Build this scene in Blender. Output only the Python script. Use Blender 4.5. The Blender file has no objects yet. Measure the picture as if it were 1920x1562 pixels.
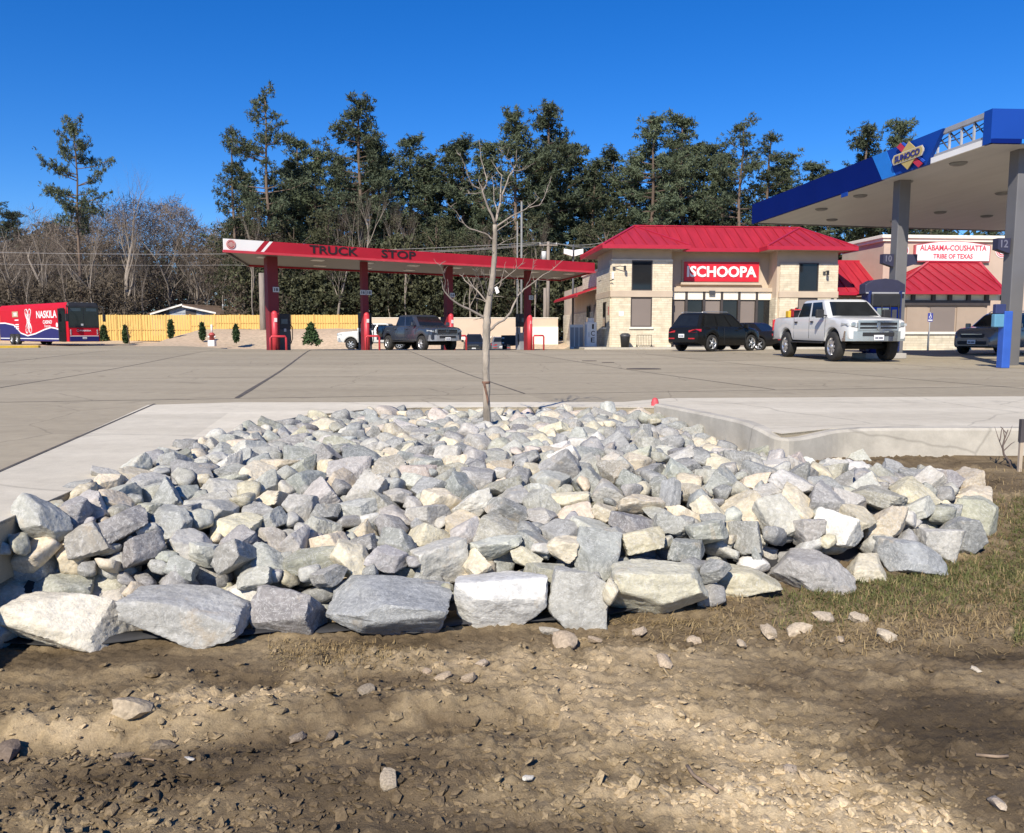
import bpy, bmesh, math, random, json
import numpy as np
from mathutils import Vector, Matrix, Euler, noise
SC = bpy.context.scene
COL = SC.collection
R = math.radians
# ---------------------------------------------------------------- camera, sky, sun, exposure
FPX, PITCH, CAMZ = 1507.0, R(5.98), 1.0          # focal length in photo pixels, downward tilt, eye above the lot
cam = bpy.data.objects.new('camera', bpy.data.cameras.new('camera')); COL.objects.link(cam)
cam.data.sensor_width = 36; cam.data.lens = FPX/1920*36; cam.data.clip_end = 3000; cam.data.clip_start = .05
cam.location = (0, 0, CAMZ); cam.rotation_euler = (R(90)-PITCH, 0, 0); SC.camera = cam
SUN_EL, SUN_AZ = R(39), R(20)                     # light travels to +y and +x (sun behind the camera, to its left)
ldir = Vector((math.sin(SUN_AZ)*math.cos(SUN_EL), math.cos(SUN_AZ)*math.cos(SUN_EL), -math.sin(SUN_EL)))
sun = bpy.data.objects.new('sun', bpy.data.lights.new('sun', 'SUN')); COL.objects.link(sun)
sun.data.energy = 4.6; sun.data.angle = R(.53); sun.data.color = (1, .92, .79)
sun.rotation_euler = ldir.to_track_quat('-Z', 'Y').to_euler()
W = bpy.data.worlds.new('World'); SC.world = W; W.use_nodes = True
nt = W.node_tree; nt.nodes.clear()
sky = nt.nodes.new('ShaderNodeTexSky'); sky.sky_type = 'NISHITA'; sky.sun_disc = False
sky.sun_elevation = SUN_EL
sky.sun_rotation = math.atan2(-ldir.x, -ldir.y)
sky.altitude = 0; sky.air_density = 1.0; sky.dust_density = 0.0; sky.ozone_density = 10.0
hs = nt.nodes.new('ShaderNodeHueSaturation'); hs.inputs['Saturation'].default_value = 1.2; hs.inputs['Hue'].default_value = .51; hs.inputs['Value'].default_value = 1.0
bg = nt.nodes.new('ShaderNodeBackground'); bg.inputs['Strength'].default_value = .102
wo = nt.nodes.new('ShaderNodeOutputWorld')
nt.links.new(sky.outputs[0], hs.inputs['Color']); nt.links.new(hs.outputs[0], bg.inputs['Color']); nt.links.new(bg.outputs[0], wo.inputs['Surface'])
vs = SC.view_settings; vs.view_transform = 'Standard'; vs.look = 'None'; vs.exposure = .50; vs.gamma = 1; vs.use_curve_mapping = False
SC.cycles.max_bounces = 5; SC.cycles.transparent_max_bounces = 6
# ---------------------------------------------------------------- places: photo pixel -> world at a real distance
SP, CP = math.sin(PITCH), math.cos(PITCH)
def ray(px, py):
    u, v = (px-960)/FPX, (781-py)/FPX
    return Vector((u, v*SP+CP, v*CP-SP))
def at(px, py, Y):                                  # point at forward distance Y
    d = ray(px, py); return Vector((0, 0, CAMZ)) + d*(Y/d.y)
def gr(px, py, z=0.):                               # point on the level z
    d = ray(px, py); return Vector((0, 0, CAMZ)) + d*((z-CAMZ)/d.z)
def sm(a, b, t):
    t = np.clip((np.asarray(t, float)-a)/(b-a), 0, 1); return t*t*(3-2*t)
def zdirt(x, y): return -.6 + .38*sm(4.2, 9.5, y)
def zlot(x, y):                                     # the lot swells gently and falls away behind
    return .15*sm(18, 38, y) - .27*sm(37, 51, y) - .75*sm(54, 68, y)*sm(-27, -17, x)*(1-sm(3.5, 5.5, x))
def grd(px, py):
    u, v = (px-960)/FPX, (781-py)/FPX; dy, dz = v*SP+CP, v*CP-SP; z = -.5
    for _ in range(14):
        y = dy*(z-CAMZ)/dz; t = min(1., max(0., (y-4.2)/5.3)); z = .45*z+.55*(-.6+.38*t*t*(3-2*t))
    k = (z-CAMZ)/dz; return Vector((u*k, dy*k, z))
def glot(px, py):
    z = 0.
    for _ in range(60): p = gr(px, py, z); z = .6*z+.4*float(zlot(p.x, p.y))
    return gr(px, py, z)
# ---------------------------------------------------------------- numpy noise
def vnoise(x, y, seed=0):
    x = np.asarray(x, float); y = np.asarray(y, float)
    xi = np.floor(x).astype(np.int64); yi = np.floor(y).astype(np.int64); fx = x-xi; fy = y-yi
    fx = fx*fx*(3-2*fx); fy = fy*fy*(3-2*fy)
    def h(i, j):
        n = (i*374761393 + j*668265263 + seed*1442695041) & 0x7fffffff
        n = ((n ^ (n >> 13))*1274126177) & 0x7fffffff
        return ((n ^ (n >> 16)) & 0xffff)/65535.
    a = h(xi, yi)*(1-fx)+h(xi+1, yi)*fx; b = h(xi, yi+1)*(1-fx)+h(xi+1, yi+1)*fx
    return a*(1-fy)+b*fy
def fbm(x, y, o=4, seed=0, g=.5):
    s = 0; a = 1; t = 0
    for k in range(o): s = s+a*vnoise(x*2**k, y*2**k, seed+k*7); t += a; a *= g
    return s/t
# ---------------------------------------------------------------- materials
MATS = {}
def _nodes(name):
    m = bpy.data.materials.new(name); m.use_nodes = True; n = m.node_tree
    return m, n, n.nodes['Principled BSDF']
def N(n, t, **k):
    x = n.nodes.new(t)
    for a, b in k.items():
        if a.startswith('i_'): x.inputs[a[2:].replace('_', ' ')].default_value = b
        else: setattr(x, a, b)
    return x
def mat(name, col, rough=.6, metal=0., var=.12, scale=3., bump=0., bscale=40., coat=0., alpha=1., trans=0., col2=None, stretch=None, emit=None, spec=.5):
    """plain procedural surface: base colour broken up by two noises, optional bump"""
    if name in MATS: return MATS[name]
    m, n, p = _nodes(name); L = n.links.new
    tc = N(n, 'ShaderNodeTexCoord'); src = tc.outputs['Object']
    if stretch:
        mp = N(n, 'ShaderNodeMapping'); mp.inputs['Scale'].default_value = stretch; L(src, mp.inputs[0]); src = mp.outputs[0]
    t1 = N(n, 'ShaderNodeTexNoise', i_Scale=scale, i_Detail=6.); L(src, t1.inputs['Vector'])
    mix = N(n, 'ShaderNodeMix', data_type='RGBA'); c = Vector(col)
    d = Vector(col2) if col2 else c*(1-var)
    mix.inputs['A'].default_value = (*d, 1); mix.inputs['B'].default_value = (*(c if col2 else c*(1+var)), 1)
    rp = N(n, 'ShaderNodeMapRange'); rp.inputs['From Min'].default_value = .32; rp.inputs['From Max'].default_value = .68
    L(t1.outputs['Fac'], rp.inputs['Value']); L(rp.outputs[0], mix.inputs['Factor']); L(mix.outputs['Result'], p.inputs['Base Color'])
    p.inputs['Roughness'].default_value = rough; p.inputs['Metallic'].default_value = metal
    p.inputs['Coat Weight'].default_value = coat; p.inputs['Alpha'].default_value = alpha; p.inputs['Transmission Weight'].default_value = trans
    p.inputs['Specular IOR Level'].default_value = spec
    if emit: p.inputs['Emission Color'].default_value = (*emit[:3], 1); p.inputs['Emission Strength'].default_value = emit[3]
    if bump:
        t2 = N(n, 'ShaderNodeTexNoise', i_Scale=bscale, i_Detail=5.); L(src, t2.inputs['Vector'])
        b = N(n, 'ShaderNodeBump', i_Strength=bump, i_Distance=.02); L(t2.outputs['Fac'], b.inputs['Height']); L(b.outputs[0], p.inputs['Normal'])
    MATS[name] = m; return m
# ---------------------------------------------------------------- building blocks
class MB:
    """collects shapes and links them as one mesh object"""
    def __init__(s): s.v = []; s.f = []; s.sm = []
    def add(s, v, f, smooth=False):
        b = len(s.v); s.v += [tuple(a) for a in v]; s.f += [tuple(b+i for i in q) for q in f]; s.sm += [smooth]*len(f); return s
    def box(s, c, d, rz=0, M=None):
        h = [(-.5, -.5, -.5), (.5, -.5, -.5), (.5, .5, -.5), (-.5, .5, -.5), (-.5, -.5, .5), (.5, -.5, .5), (.5, .5, .5), (-.5, .5, .5)]
        T = Matrix.Translation(c) @ (M or Matrix.Rotation(rz, 4, 'Z')) @ Matrix.Diagonal((*d, 1))
        return s.add([T @ Vector(a) for a in h], [(3, 2, 1, 0), (4, 5, 6, 7), (0, 1, 5, 4), (1, 2, 6, 5), (2, 3, 7, 6), (3, 0, 4, 7)])
    def hexa(s, p):                                  # 8 corners: bottom ring then top ring
        return s.add(p, [(3, 2, 1, 0), (4, 5, 6, 7), (0, 1, 5, 4), (1, 2, 6, 5), (2, 3, 7, 6), (3, 0, 4, 7)])
    def slab(s, q, n, t):                            # quad/polygon with thickness t along n (backwards)
        q = [Vector(a) for a in q]; n = Vector(n).normalized()*t; k = len(q)
        return s.add(q+[a-n for a in q], [tuple(range(k)), tuple(range(2*k-1, k-1, -1))]+[((i+1) % k, i, i+k, (i+1) % k+k) for i in range(k)])
    def prism(s, poly, y0, y1, M=None):              # (x,z) outline pushed along y
        k = len(poly); v = [(a, y0, b) for a, b in poly]+[(a, y1, b) for a, b in poly]
        if M: v = [M @ Vector(a) for a in v]
        return s.add(v, [tuple(range(k)), tuple(range(2*k-1, k-1, -1))]+[((i+1) % k, i, i+k, (i+1) % k+k) for i in range(k)])
    def tube(s, path, rad, n=8, cap=True):
        path = [Vector(p) for p in path]; rad = rad if hasattr(rad, '__len__') else [rad]*len(path)
        v = []; f = []; up = Vector((.13, .27, .95)).normalized()
        for i, p in enumerate(path):
            d = (path[min(i+1, len(path)-1)]-path[max(i-1, 0)])
            d = d.normalized() if d.length > 1e-9 else Vector((0, 0, 1))
            a = d.cross(up)
            if a.length < .05: a = d.cross(Vector((1, 0, 0)))
            a.normalize(); b = d.cross(a)
            v += [p+(a*math.cos(6.2832*k/n)+b*math.sin(6.2832*k/n))*rad[i] for k in range(n)]
        for i in range(len(path)-1):
            f += [(i*n+k, i*n+(k+1) % n, (i+1)*n+(k+1) % n, (i+1)*n+k) for k in range(n)]
        if cap: f += [tuple(range(n-1, -1, -1)), tuple((len(path)-1)*n+k for k in range(n))]
        return s.add(v, f, n > 5)
    def cyl(s, a, b, r, n=16, r2=None): return s.tube([a, b], [r, r if r2 is None else r2], n)
    def lathe(s, prof, c=(0, 0, 0), axis='Z', n=24): # (radius, height) profile
        v = []; f = []
        for r, h in prof:
            for k in range(n):
                a, b = r*math.cos(6.2832*k/n), r*math.sin(6.2832*k/n)
                v.append(Vector(c)+Vector((a, b, h) if axis == 'Z' else (a, h, b)))
        for i in range(len(prof)-1): f += [(i*n+k, i*n+(k+1) % n, (i+1)*n+(k+1) % n, (i+1)*n+k) for k in range(n)]
        return s.add(v, f, True)
    def loft(s, rings, cap=True, smooth=False, closed=True):
        k = len(rings[0]); v = [p for r in rings for p in r]; f = []
        for i in range(len(rings)-1): f += [(i*k+j, i*k+(j+1) % k, (i+1)*k+(j+1) % k, (i+1)*k+j) for j in range(k if closed else k-1)]
        if cap: f += [tuple(range(k-1, -1, -1)), tuple((len(rings)-1)*k+j for j in range(k))]
        return s.add(v, f, smooth)
    def mesh(s, name, fix=True):
        m = bpy.data.meshes.new(name); m.from_pydata(s.v, [], s.f)
        m.polygons.foreach_set('use_smooth', s.sm)
        if fix:
            bm = bmesh.new(); bm.from_mesh(m); bmesh.ops.recalc_face_normals(bm, faces=bm.faces); bm.to_mesh(m); bm.free()
        m.update(); return m
    def build(s, name, material, parent=None, loc=(0, 0, 0), rz=0, bevel=0, seg=2, fix=True):
        m = s.mesh(name, fix); m.materials.append(material)
        return link(name, m, parent, loc, rz, bevel, seg)
def link(name, me, parent=None, loc=(0, 0, 0), rz=0, bevel=0, seg=2):
    o = bpy.data.objects.new(name, me); COL.objects.link(o); o.parent = parent; o.location = loc; o.rotation_euler = (0, 0, rz)
    if bevel:
        b = o.modifiers.new('bevel', 'BEVEL'); b.width = bevel; b.segments = seg; b.limit_method = 'ANGLE'; b.angle_limit = R(38)
    return o
def tag(o, label=None, cat=None, group=None, kind=None):
    for k, v in (('label', label), ('category', cat), ('group', group), ('kind', kind)):
        if v: o[k] = v
    return o
def thing(name, label, cat, loc=(0, 0, 0), rz=0, group=None):
    o = bpy.data.objects.new(name, None); COL.objects.link(o); o.location = loc; o.rotation_euler = (0, 0, rz); o.empty_display_size = .2
    return tag(o, label, cat, group)
def struct(o): o['kind'] = 'structure'; return o
def copy_tree(o, parent=None):
    c = o.copy(); COL.objects.link(c); c.parent = parent
    for ch in list(o.children): copy_tree(ch, c)
    return c
def lettering(s, bold=.02):
    cu = bpy.data.curves.new('t', 'FONT'); cu.body = s; cu.size = 1; cu.offset = bold; cu.resolution_u = 3; cu.extrude = .5
    o = bpy.data.objects.new('t', cu); COL.objects.link(o); bpy.context.view_layer.update()
    me = bpy.data.meshes.new_from_object(o.evaluated_get(bpy.context.evaluated_depsgraph_get()))
    bpy.data.objects.remove(o); bpy.data.curves.remove(cu)
    return me
def text(name, s, mt, parent, M, w, h, depth=.02, bold=.02):
    """flat lettering w x h in the plane x-z of M, reading towards -y, centred on M's origin, depth proud of it"""
    me = lettering(s, bold); v = np.empty(len(me.vertices)*3); me.vertices.foreach_get('co', v); v = v.reshape(-1, 3)
    lo, hi = v.min(0), v.max(0); q = (v-(lo+hi)/2)/np.maximum(hi-lo, 1e-6)
    q = np.stack([q[:, 0]*w, -(q[:, 2]+.5)*depth, q[:, 1]*h], 1)
    q = np.array([(M @ Vector(a))[:] for a in q]); me.vertices.foreach_set('co', q.ravel()); me.name = name
    me.materials.clear(); me.materials.append(mt); me.update()
    return link(name, me, parent)
def T(x=0, y=0, z=0, rz=0): return Matrix.Translation((x, y, z)) @ Matrix.Rotation(rz, 4, 'Z')
# ================================================================ SETTING: terrain, dirt, lot, kerb
def grid_mesh(name, xs, ys, Z, attrs=None):
    X, Y = np.meshgrid(xs, ys); nx, ny = len(xs), len(ys)
    co = np.stack([X, Y, Z], -1).reshape(-1, 3).astype(np.float32)
    i = np.arange(nx*ny).reshape(ny, nx); q = np.stack([i[:-1, :-1], i[:-1, 1:], i[1:, 1:], i[1:, :-1]], -1).reshape(-1, 4)
    me = bpy.data.meshes.new(name); me.vertices.add(len(co)); me.vertices.foreach_set('co', co.ravel())
    me.loops.add(q.size); me.loops.foreach_set('vertex_index', q.ravel().astype(np.int32)); me.polygons.add(len(q))
    me.polygons.foreach_set('loop_start', np.arange(0, q.size, 4, dtype=np.int32)); me.polygons.foreach_set('use_smooth', np.ones(len(q), bool))
    for k, a in (attrs or {}).items():
        at_ = me.attributes.new(k, 'FLOAT', 'POINT'); at_.data.foreach_set('value', a.ravel().astype(np.float32))
    me.update(calc_edges=True); return me
def attr_mat(name, attr, ramp, rough, fine=(60., .25), bump=(.5, 90., .01), scale_noise=8.):
    """colour ramp over a surface attribute (how dry or wet, worn or fresh), broken by fine noise"""
    m, n, p = _nodes(name); L = n.links.new
    a = N(n, 'ShaderNodeAttribute', attribute_name=attr); tc = N(n, 'ShaderNodeTexCoord')
    t = N(n, 'ShaderNodeTexNoise', i_Scale=scale_noise, i_Detail=9., i_Roughness=.65); L(tc.outputs['Object'], t.inputs['Vector'])
    s = N(n, 'ShaderNodeMath', operation='MULTIPLY_ADD'); L(t.outputs['Fac'], s.inputs[0]); s.inputs[1].default_value = fine[1]*2; s.inputs[2].default_value = -fine[1]
    d = N(n, 'ShaderNodeMath', operation='ADD'); L(a.outputs['Fac'], d.inputs[0]); L(s.outputs[0], d.inputs[1])
    r = N(n, 'ShaderNodeValToRGB'); e = r.color_ramp.elements
    for i, (q, c) in enumerate(ramp):
        if i > 1: e.new(q)
        e[i].position = q; e[i].color = (*c, 1)
    L(d.outputs[0], r.inputs[0])
    t3 = N(n, 'ShaderNodeTexNoise', i_Scale=fine[0], i_Detail=6., i_Roughness=.7); L(tc.outputs['Object'], t3.inputs['Vector'])
    mx = N(n, 'ShaderNodeMix', data_type='RGBA', blend_type='MULTIPLY'); mx.inputs['Factor'].default_value = .55
    rr = N(n, 'ShaderNodeMapRange'); rr.inputs['From Min'].default_value = .3; rr.inputs['From Max'].default_value = .7; rr.inputs['To Min'].default_value = .55; rr.inputs['To Max'].default_value = 1.35
    L(t3.outputs['Fac'], rr.inputs['Value']); L(r.outputs[0], mx.inputs['A']); L(rr.outputs[0], mx.inputs['B']); L(mx.outputs['Result'], p.inputs['Base Color'])
    b = N(n, 'ShaderNodeBump', i_Strength=bump[0], i_Distance=bump[2]); t2 = N(n, 'ShaderNodeTexNoise', i_Scale=bump[1], i_Detail=7., i_Roughness=.7); L(tc.outputs['Object'], t2.inputs['Vector'])
    L(t2.outputs['Fac'], b.inputs['Height']); L(b.outputs[0], p.inputs['Normal']); p.inputs['Roughness'].default_value = rough; p.inputs['Specular IOR Level'].default_value = .2
    return m
# --- far terrain: one sheet to the horizon, with the bare bank below the wooden fence and the forest floor behind
xs = np.unique(np.concatenate([np.linspace(-900, -80, 12), np.arange(-80, 81, 1.6), np.linspace(80, 900, 12)]))
ys = np.unique(np.concatenate([np.linspace(-300, 50, 8), np.arange(52, 112, .8), np.linspace(112, 1400, 14)]))
X, Y = np.meshgrid(xs, ys)
def zbank(x, y):
    left = 1-sm(-14, 2, x)
    y = np.asarray(y, float) - 15*(1-sm(-36, -30, x)); return -.16 + left*1.46*sm(64.5, 82, y) + (1-left)*.3*sm(70, 84, y)
Z = np.where(Y < 50, -1.0, zbank(X, Y)) + (fbm(X*.5, Y*.5, 3, 5)-.5)*.35*(Y > 64)*np.clip((Y-64)/8, 0, 1)
Z = Z - 1.0*(1-sm(70, 76, Y))*(Y >= 50)*sm(-30, -15, X)*(1-sm(30, 40, X)) - 1.0*(1-sm(50, 60, Y))*(Y >= 50)
tone = .35+.5*fbm(X*.22, Y*.3, 4, 9) - .45*sm(83.5, 88, Y) + .25*sm(-40, -10, X)*(1-sm(66, 72, Y))
bank_m = attr_mat('bank_soil', 'tone', [(.15, (.16, .12, .08)), (.45, (.46, .37, .26)), (.8, (.56, .42, .29))], .95, fine=(3., .2), bump=(.6, 12., .05), scale_noise=1.2)
terrain = link('ground', grid_mesh('ground', xs, ys, Z, {'tone': tone})); terrain.data.materials.append(bank_m); struct(terrain)
# --- the bare dirt in front: churned soil, ruts, dry and damp patches
DENSE = dict(x=(-3.2, 4.6), y=(2.1, 5.6))
xs = np.unique(np.round(np.concatenate([np.linspace(-9, -3.2, 14), np.arange(-3.2, 4.6, .016), np.linspace(4.6, 16, 26)]), 4))
ys = np.unique(np.round(np.concatenate([np.linspace(-8, 2.1, 18), np.arange(2.1, 5.0, .012), np.arange(5.0, 9.1, .03)]), 4))
X, Y = np.meshgrid(xs, ys)
DRY = [(430, 1320, .30, .10, .9), (560, 1290, .25, .10, .5), (1300, 1380, .8, .35, .55), (1500, 1500, .5, .3, .7), (1150, 1230, .9, .14, .5), (150, 1370, .25, .07, .35), (1700, 1540, .25, .12, .6), (1050, 1300, .6, .15, .3), (700, 1245, .5, .06, .3)]
DAMP = [(250, 1245, .9, .07, .6), (800, 1440, .75, .08, .7), (450, 1400, .45, .06, .6), (1880, 1450, .3, .35, .95), (1900, 1250, .5, .12, .8), (100, 1480, .3, .10, .6), (1000, 1530, .5, .08, .5), (1800, 1330, .3, .1, .5), (650, 1500, .5, .08, .5), (1180, 1440, .35, .07, .4)]
def patches(X, Y, P):
    s = np.zeros_like(X)
    for px, py, rx, ry, w in P:
        c = gr(px, py, -.6); s = s + w*np.exp(-((X-c.x)/rx)**2-((Y-c.y)/(ry*1.6))**2)
    return s
wx = X + .25*(fbm(X*1.3, Y*1.3, 3, 3)-.5); wy = Y+.35*(fbm(X*1.1, Y*1.6, 3, 4)-.5)
dry = patches(wx, wy, DRY); damp = patches(wx, wy, DAMP)
streak = fbm(X*.9+Y*.15, Y*7, 3, 21)                      # wheel streaks run across the picture
roughm = np.clip(.25+1.1*fbm(X*2.2, Y*3.4, 3, 31)-.5*damp+.25*dry, .05, 1)
Z = zdirt(X, Y) + .05*(fbm(X*.8, Y*1.1, 2, 41)-.5) + .035*(streak-.5)*(Y < 4.6)
lump = fbm(X*9, Y*9, 3, 51, .55); lump2 = np.abs(fbm(X*24, Y*24, 3, 61, .6)-.5)*2
Z = Z + roughm*(.055*(lump-.5)+.045*(lump2-.3)) + .014*(fbm(X*48, Y*48, 2, 71)-.5)
Z = Z - .035*np.exp(-((Y-3.18-.12*X)/.10)**2)*(X < .2) + .03*np.exp(-((Y-3.4-.10*X)/.08)**2)*(X < .2)
# keep the soil low where the rock bed lies
tone = np.clip(.35 + .60*dry - .38*damp + .75*(fbm(X*1.6, Y*4.2, 4, 81)-.5) + .28*(lump-.5)*roughm*2, 0, 1)
SOILRAMP = [(.0, (.078, .057, .034)), (.3, (.152, .112, .066)), (.55, (.262, .200, .118)), (.78, (.42, .322, .195)), (1., (.52, .41, .258))]
soil_m = attr_mat('churned_soil', 'tone', SOILRAMP, .97, fine=(75., .17), bump=(.75, 120., .012), scale_noise=14.)
dirt = link('dirt_ground', grid_mesh('dirt_ground', xs, ys, Z, {'tone': tone})); dirt.data.materials.append(soil_m); struct(dirt)
import bisect
def sampler(xs, ys, Z):
    xl, yl, nx, ny = xs.tolist(), ys.tolist(), len(xs), len(ys)
    def f(x, y):
        i = min(max(bisect.bisect(xl, x)-1, 0), nx-2); j = min(max(bisect.bisect(yl, y)-1, 0), ny-2); return float(Z[j, i])
    return f
soil_z = sampler(xs, ys, Z); soil_tone = sampler(xs, ys, tone)
# --- concrete
def concrete(name, c, c2, scale=.35, dirt_=.35):
    m, n, p = _nodes(name); L = n.links.new
    tc = N(n, 'ShaderNodeTexCoord'); oi = N(n, 'ShaderNodeObjectInfo')
    mp = N(n, 'ShaderNodeMapping'); mp.inputs['Scale'].default_value = (.35, 1.5, 1); mp.inputs['Rotation'].default_value = (0, 0, .15); L(tc.outputs['Object'], mp.inputs[0])
    t1 = N(n, 'ShaderNodeTexNoise', i_Scale=scale, i_Detail=8., i_Roughness=.6); L(mp.outputs[0], t1.inputs['Vector'])
    t2 = N(n, 'ShaderNodeTexNoise', i_Scale=5., i_Detail=8., i_Roughness=.7); L(tc.outputs['Object'], t2.inputs['Vector'])
    t3 = N(n, 'ShaderNodeTexNoise', i_Scale=130., i_Detail=3.); L(tc.outputs['Object'], t3.inputs['Vector'])
    r = N(n, 'ShaderNodeMapRange'); r.inputs['From Min'].default_value = .33; r.inputs['From Max'].default_value = .66; L(t1.outputs['Fac'], r.inputs['Value'])
    mx = N(n, 'ShaderNodeMix', data_type='RGBA'); mx.inputs['A'].default_value = (*c2, 1); mx.inputs['B'].default_value = (*c, 1); L(r.outputs[0], mx.inputs['Factor'])
    r2 = N(n, 'ShaderNodeMapRange'); r2.inputs['From Min'].default_value = .25; r2.inputs['From Max'].default_value = .75; r2.inputs['To Min'].default_value = 1-dirt_; r2.inputs['To Max'].default_value = 1+dirt_*.6; L(t2.outputs['Fac'], r2.inputs['Value'])
    r3 = N(n, 'ShaderNodeMapRange'); r3.inputs['To Min'].default_value = .85; r3.inputs['To Max'].default_value = 1.15; L(t3.outputs['Fac'], r3.inputs['Value'])
    r4 = N(n, 'ShaderNodeMapRange'); r4.inputs['To Min'].default_value = .93; r4.inputs['To Max'].default_value = 1.07; L(oi.outputs['Random'], r4.inputs['Value'])
    a = N(n, 'ShaderNodeMath', operation='MULTIPLY'); L(r2.outputs[0], a.inputs[0]); L(r3.outputs[0], a.inputs[1])
    a2 = N(n, 'ShaderNodeMath', operation='MULTIPLY'); L(a.outputs[0], a2.inputs[0]); L(r4.outputs[0], a2.inputs[1])
    vm = N(n, 'ShaderNodeVectorMath', operation='SCALE'); L(mx.outputs['Result'], vm.inputs[0]); L(a2.outputs[0], vm.inputs['Scale']); L(vm.outputs[0], p.inputs['Base Color'])
    st_ = N(n, 'ShaderNodeTexNoise', i_Scale=1.1, i_Detail=3., i_Distortion=.8); L(tc.outputs['Object'], st_.inputs['Vector'])
    rs_ = N(n, 'ShaderNodeMapRange'); rs_.inputs['From Min'].default_value = .62; rs_.inputs['From Max'].default_value = .74; rs_.inputs['To Min'].default_value = 1.; rs_.inputs['To Max'].default_value = .80; L(st_.outputs['Fac'], rs_.inputs['Value'])
    wv = N(n, 'ShaderNodeTexNoise', i_Scale=.9, i_Detail=5.); L(tc.outputs['Object'], wv.inputs['Vector']); mxv = N(n, 'ShaderNodeMix', data_type='VECTOR'); mxv.inputs['Factor'].default_value = .25; L(tc.outputs['Object'], mxv.inputs['A']); L(wv.outputs['Color'], mxv.inputs['B'])
    vo = N(n, 'ShaderNodeTexVoronoi', feature='DISTANCE_TO_EDGE', i_Scale=.42); L(mxv.outputs['Result'], vo.inputs['Vector'])
    rk_ = N(n, 'ShaderNodeMapRange'); rk_.inputs['From Min'].default_value = .0; rk_.inputs['From Max'].default_value = .006; rk_.inputs['To Min'].default_value = .72; rk_.inputs['To Max'].default_value = 1.; L(vo.outputs['Distance'], rk_.inputs['Value'])
    a3 = N(n, 'ShaderNodeMath', operation='MULTIPLY'); L(rs_.outputs[0], a3.inputs[0]); L(rk_.outputs[0], a3.inputs[1]); a4 = N(n, 'ShaderNodeMath', operation='MULTIPLY'); L(a2.outputs[0], a4.inputs[0]); L(a3.outputs[0], a4.inputs[1]); L(a4.outputs[0], vm.inputs['Scale'])
    b = N(n, 'ShaderNodeBump', i_Strength=.25, i_Distance=.004); L(t3.outputs['Fac'], b.inputs['Height']); L(b.outputs[0], p.inputs['Normal'])
    p.inputs['Roughness'].default_value = .85; p.inputs['Specular IOR Level'].default_value = .3
    MATS[name] = m; return m
lot_m = concrete('lot_concrete', (.385, .33, .235), (.315, .268, .188), dirt_=.16)
apron_m = concrete('new_concrete', (.67, .61, .485), (.56, .505, .395), scale=.6, dirt_=.14)
kerb_m = concrete('kerb_concrete', (.48, .445, .375), (.39, .36, .30), scale=2., dirt_=.2)
joint_m = mat('joint_sealant', (.10, .085, .068), .9, var=.4, scale=6)
KERB = [(1236, 757, .06), (1300, 769, .06), (1400, 789, .06), (1432, 802, .03), (1468, 822, -.04), (1498, 819, -.04), (1560, 805, .0), (1640, 801, .012), (1920, 801, .012), (2500, 808, .012), (3600, 820, .012)]
KW = [gr(*k) for k in KERB]
EDGE = [(-2.75, 1.5), (-2.7, 4.1), (-2.78, 4.95), (-2.86, 6.2), (-2.82, 8.3), (-2.5, 9.6), (-1.9, 10.4), (-1.2, 10.7), (.28, 10.75), (KW[0].x, KW[0].y+.05)]+[(k.x, k.y+.04) for k in KW[1:]]
AX = Vector((-.203, .979)).normalized(); PX_ = Vector((AX.y, -AX.x)); O0 = Vector((-4.04, 11.45))
def cut_sheet(poly, zoff, us, ts, thick, name, material, parent, zf=zlot, rows=None):
    """a concrete sheet cut into slabs along the site's joint lines; each slab is its own piece"""
    bm = bmesh.new(); bm.faces.new([bm.verts.new((x, y, 0)) for x, y in poly])
    def cut(co, no): bmesh.ops.bisect_plane(bm, geom=bm.verts[:]+bm.edges[:]+bm.faces[:], plane_co=(*co, 0), plane_no=(*no, 0))
    for u in us: cut(O0+PX_*u, PX_)
    for t in ts: cut(O0+AX*t, AX)
    for y in (rows or []): cut((0, y), (0, 1))
    for x in ((-27, -24, -22, -20, -17, 3.5, 4, 4.5, 5, 5.5) if rows else []): cut((x, 0), (1, 0))
    cells = {}
    for f in bm.faces:
        c = f.calc_center_median(); d = Vector((c.x, c.y))-O0
        cells.setdefault((int(np.searchsorted(us, d.dot(PX_))), int(np.searchsorted(ts, d.dot(AX)))), []).append([(v.co.x, v.co.y) for v in f.verts])
    bm.free(); made = []
    for fs in cells.values():
        mb = MB(); idx = {}; edges = {}
        for f in fs:
            ids = []
            for x, y in f:
                k = (round(x, 4), round(y, 4))
                if k not in idx: idx[k] = len(mb.v); mb.v.append((x, y, float(zf(x, y))+zoff))
                ids.append(idx[k])
            mb.f.append(tuple(ids)); mb.sm.append(False)
            for a, b in zip(ids, ids[1:]+ids[:1]): edges[(a, b)] = 1
        n0 = len(mb.v); mb.v += [(x, y, z-thick) for x, y, z in mb.v]
        for a, b in list(edges):
            if (b, a) not in edges: mb.f.append((b, a, a+n0, b+n0)); mb.sm.append(False)
        made.append(mb.build(name, material, parent, fix=False))
    return made
us = [-52, -38, -26, -17, -9, -4.5, 0, 4.5, 9, 13.5, 18, 24, 32, 44, 60]; ts = [-6.5, 0.7, 6.7, 12.7, 18.7, 26, 36, 50]
rows = list(np.arange(18, 70, 2.0))
lotpoly = EDGE+[(75, 10), (75, 72), (30, 72), (6, 71), (-20, 66), (-31, 66), (-34, 80), (-75, 80), (-75, 1.5)]
lot = thing('parking_lot', None, None); struct(lot)
cut_sheet(lotpoly, 0, us, ts, .32, 'slab', lot_m, lot, rows=rows)
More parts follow.
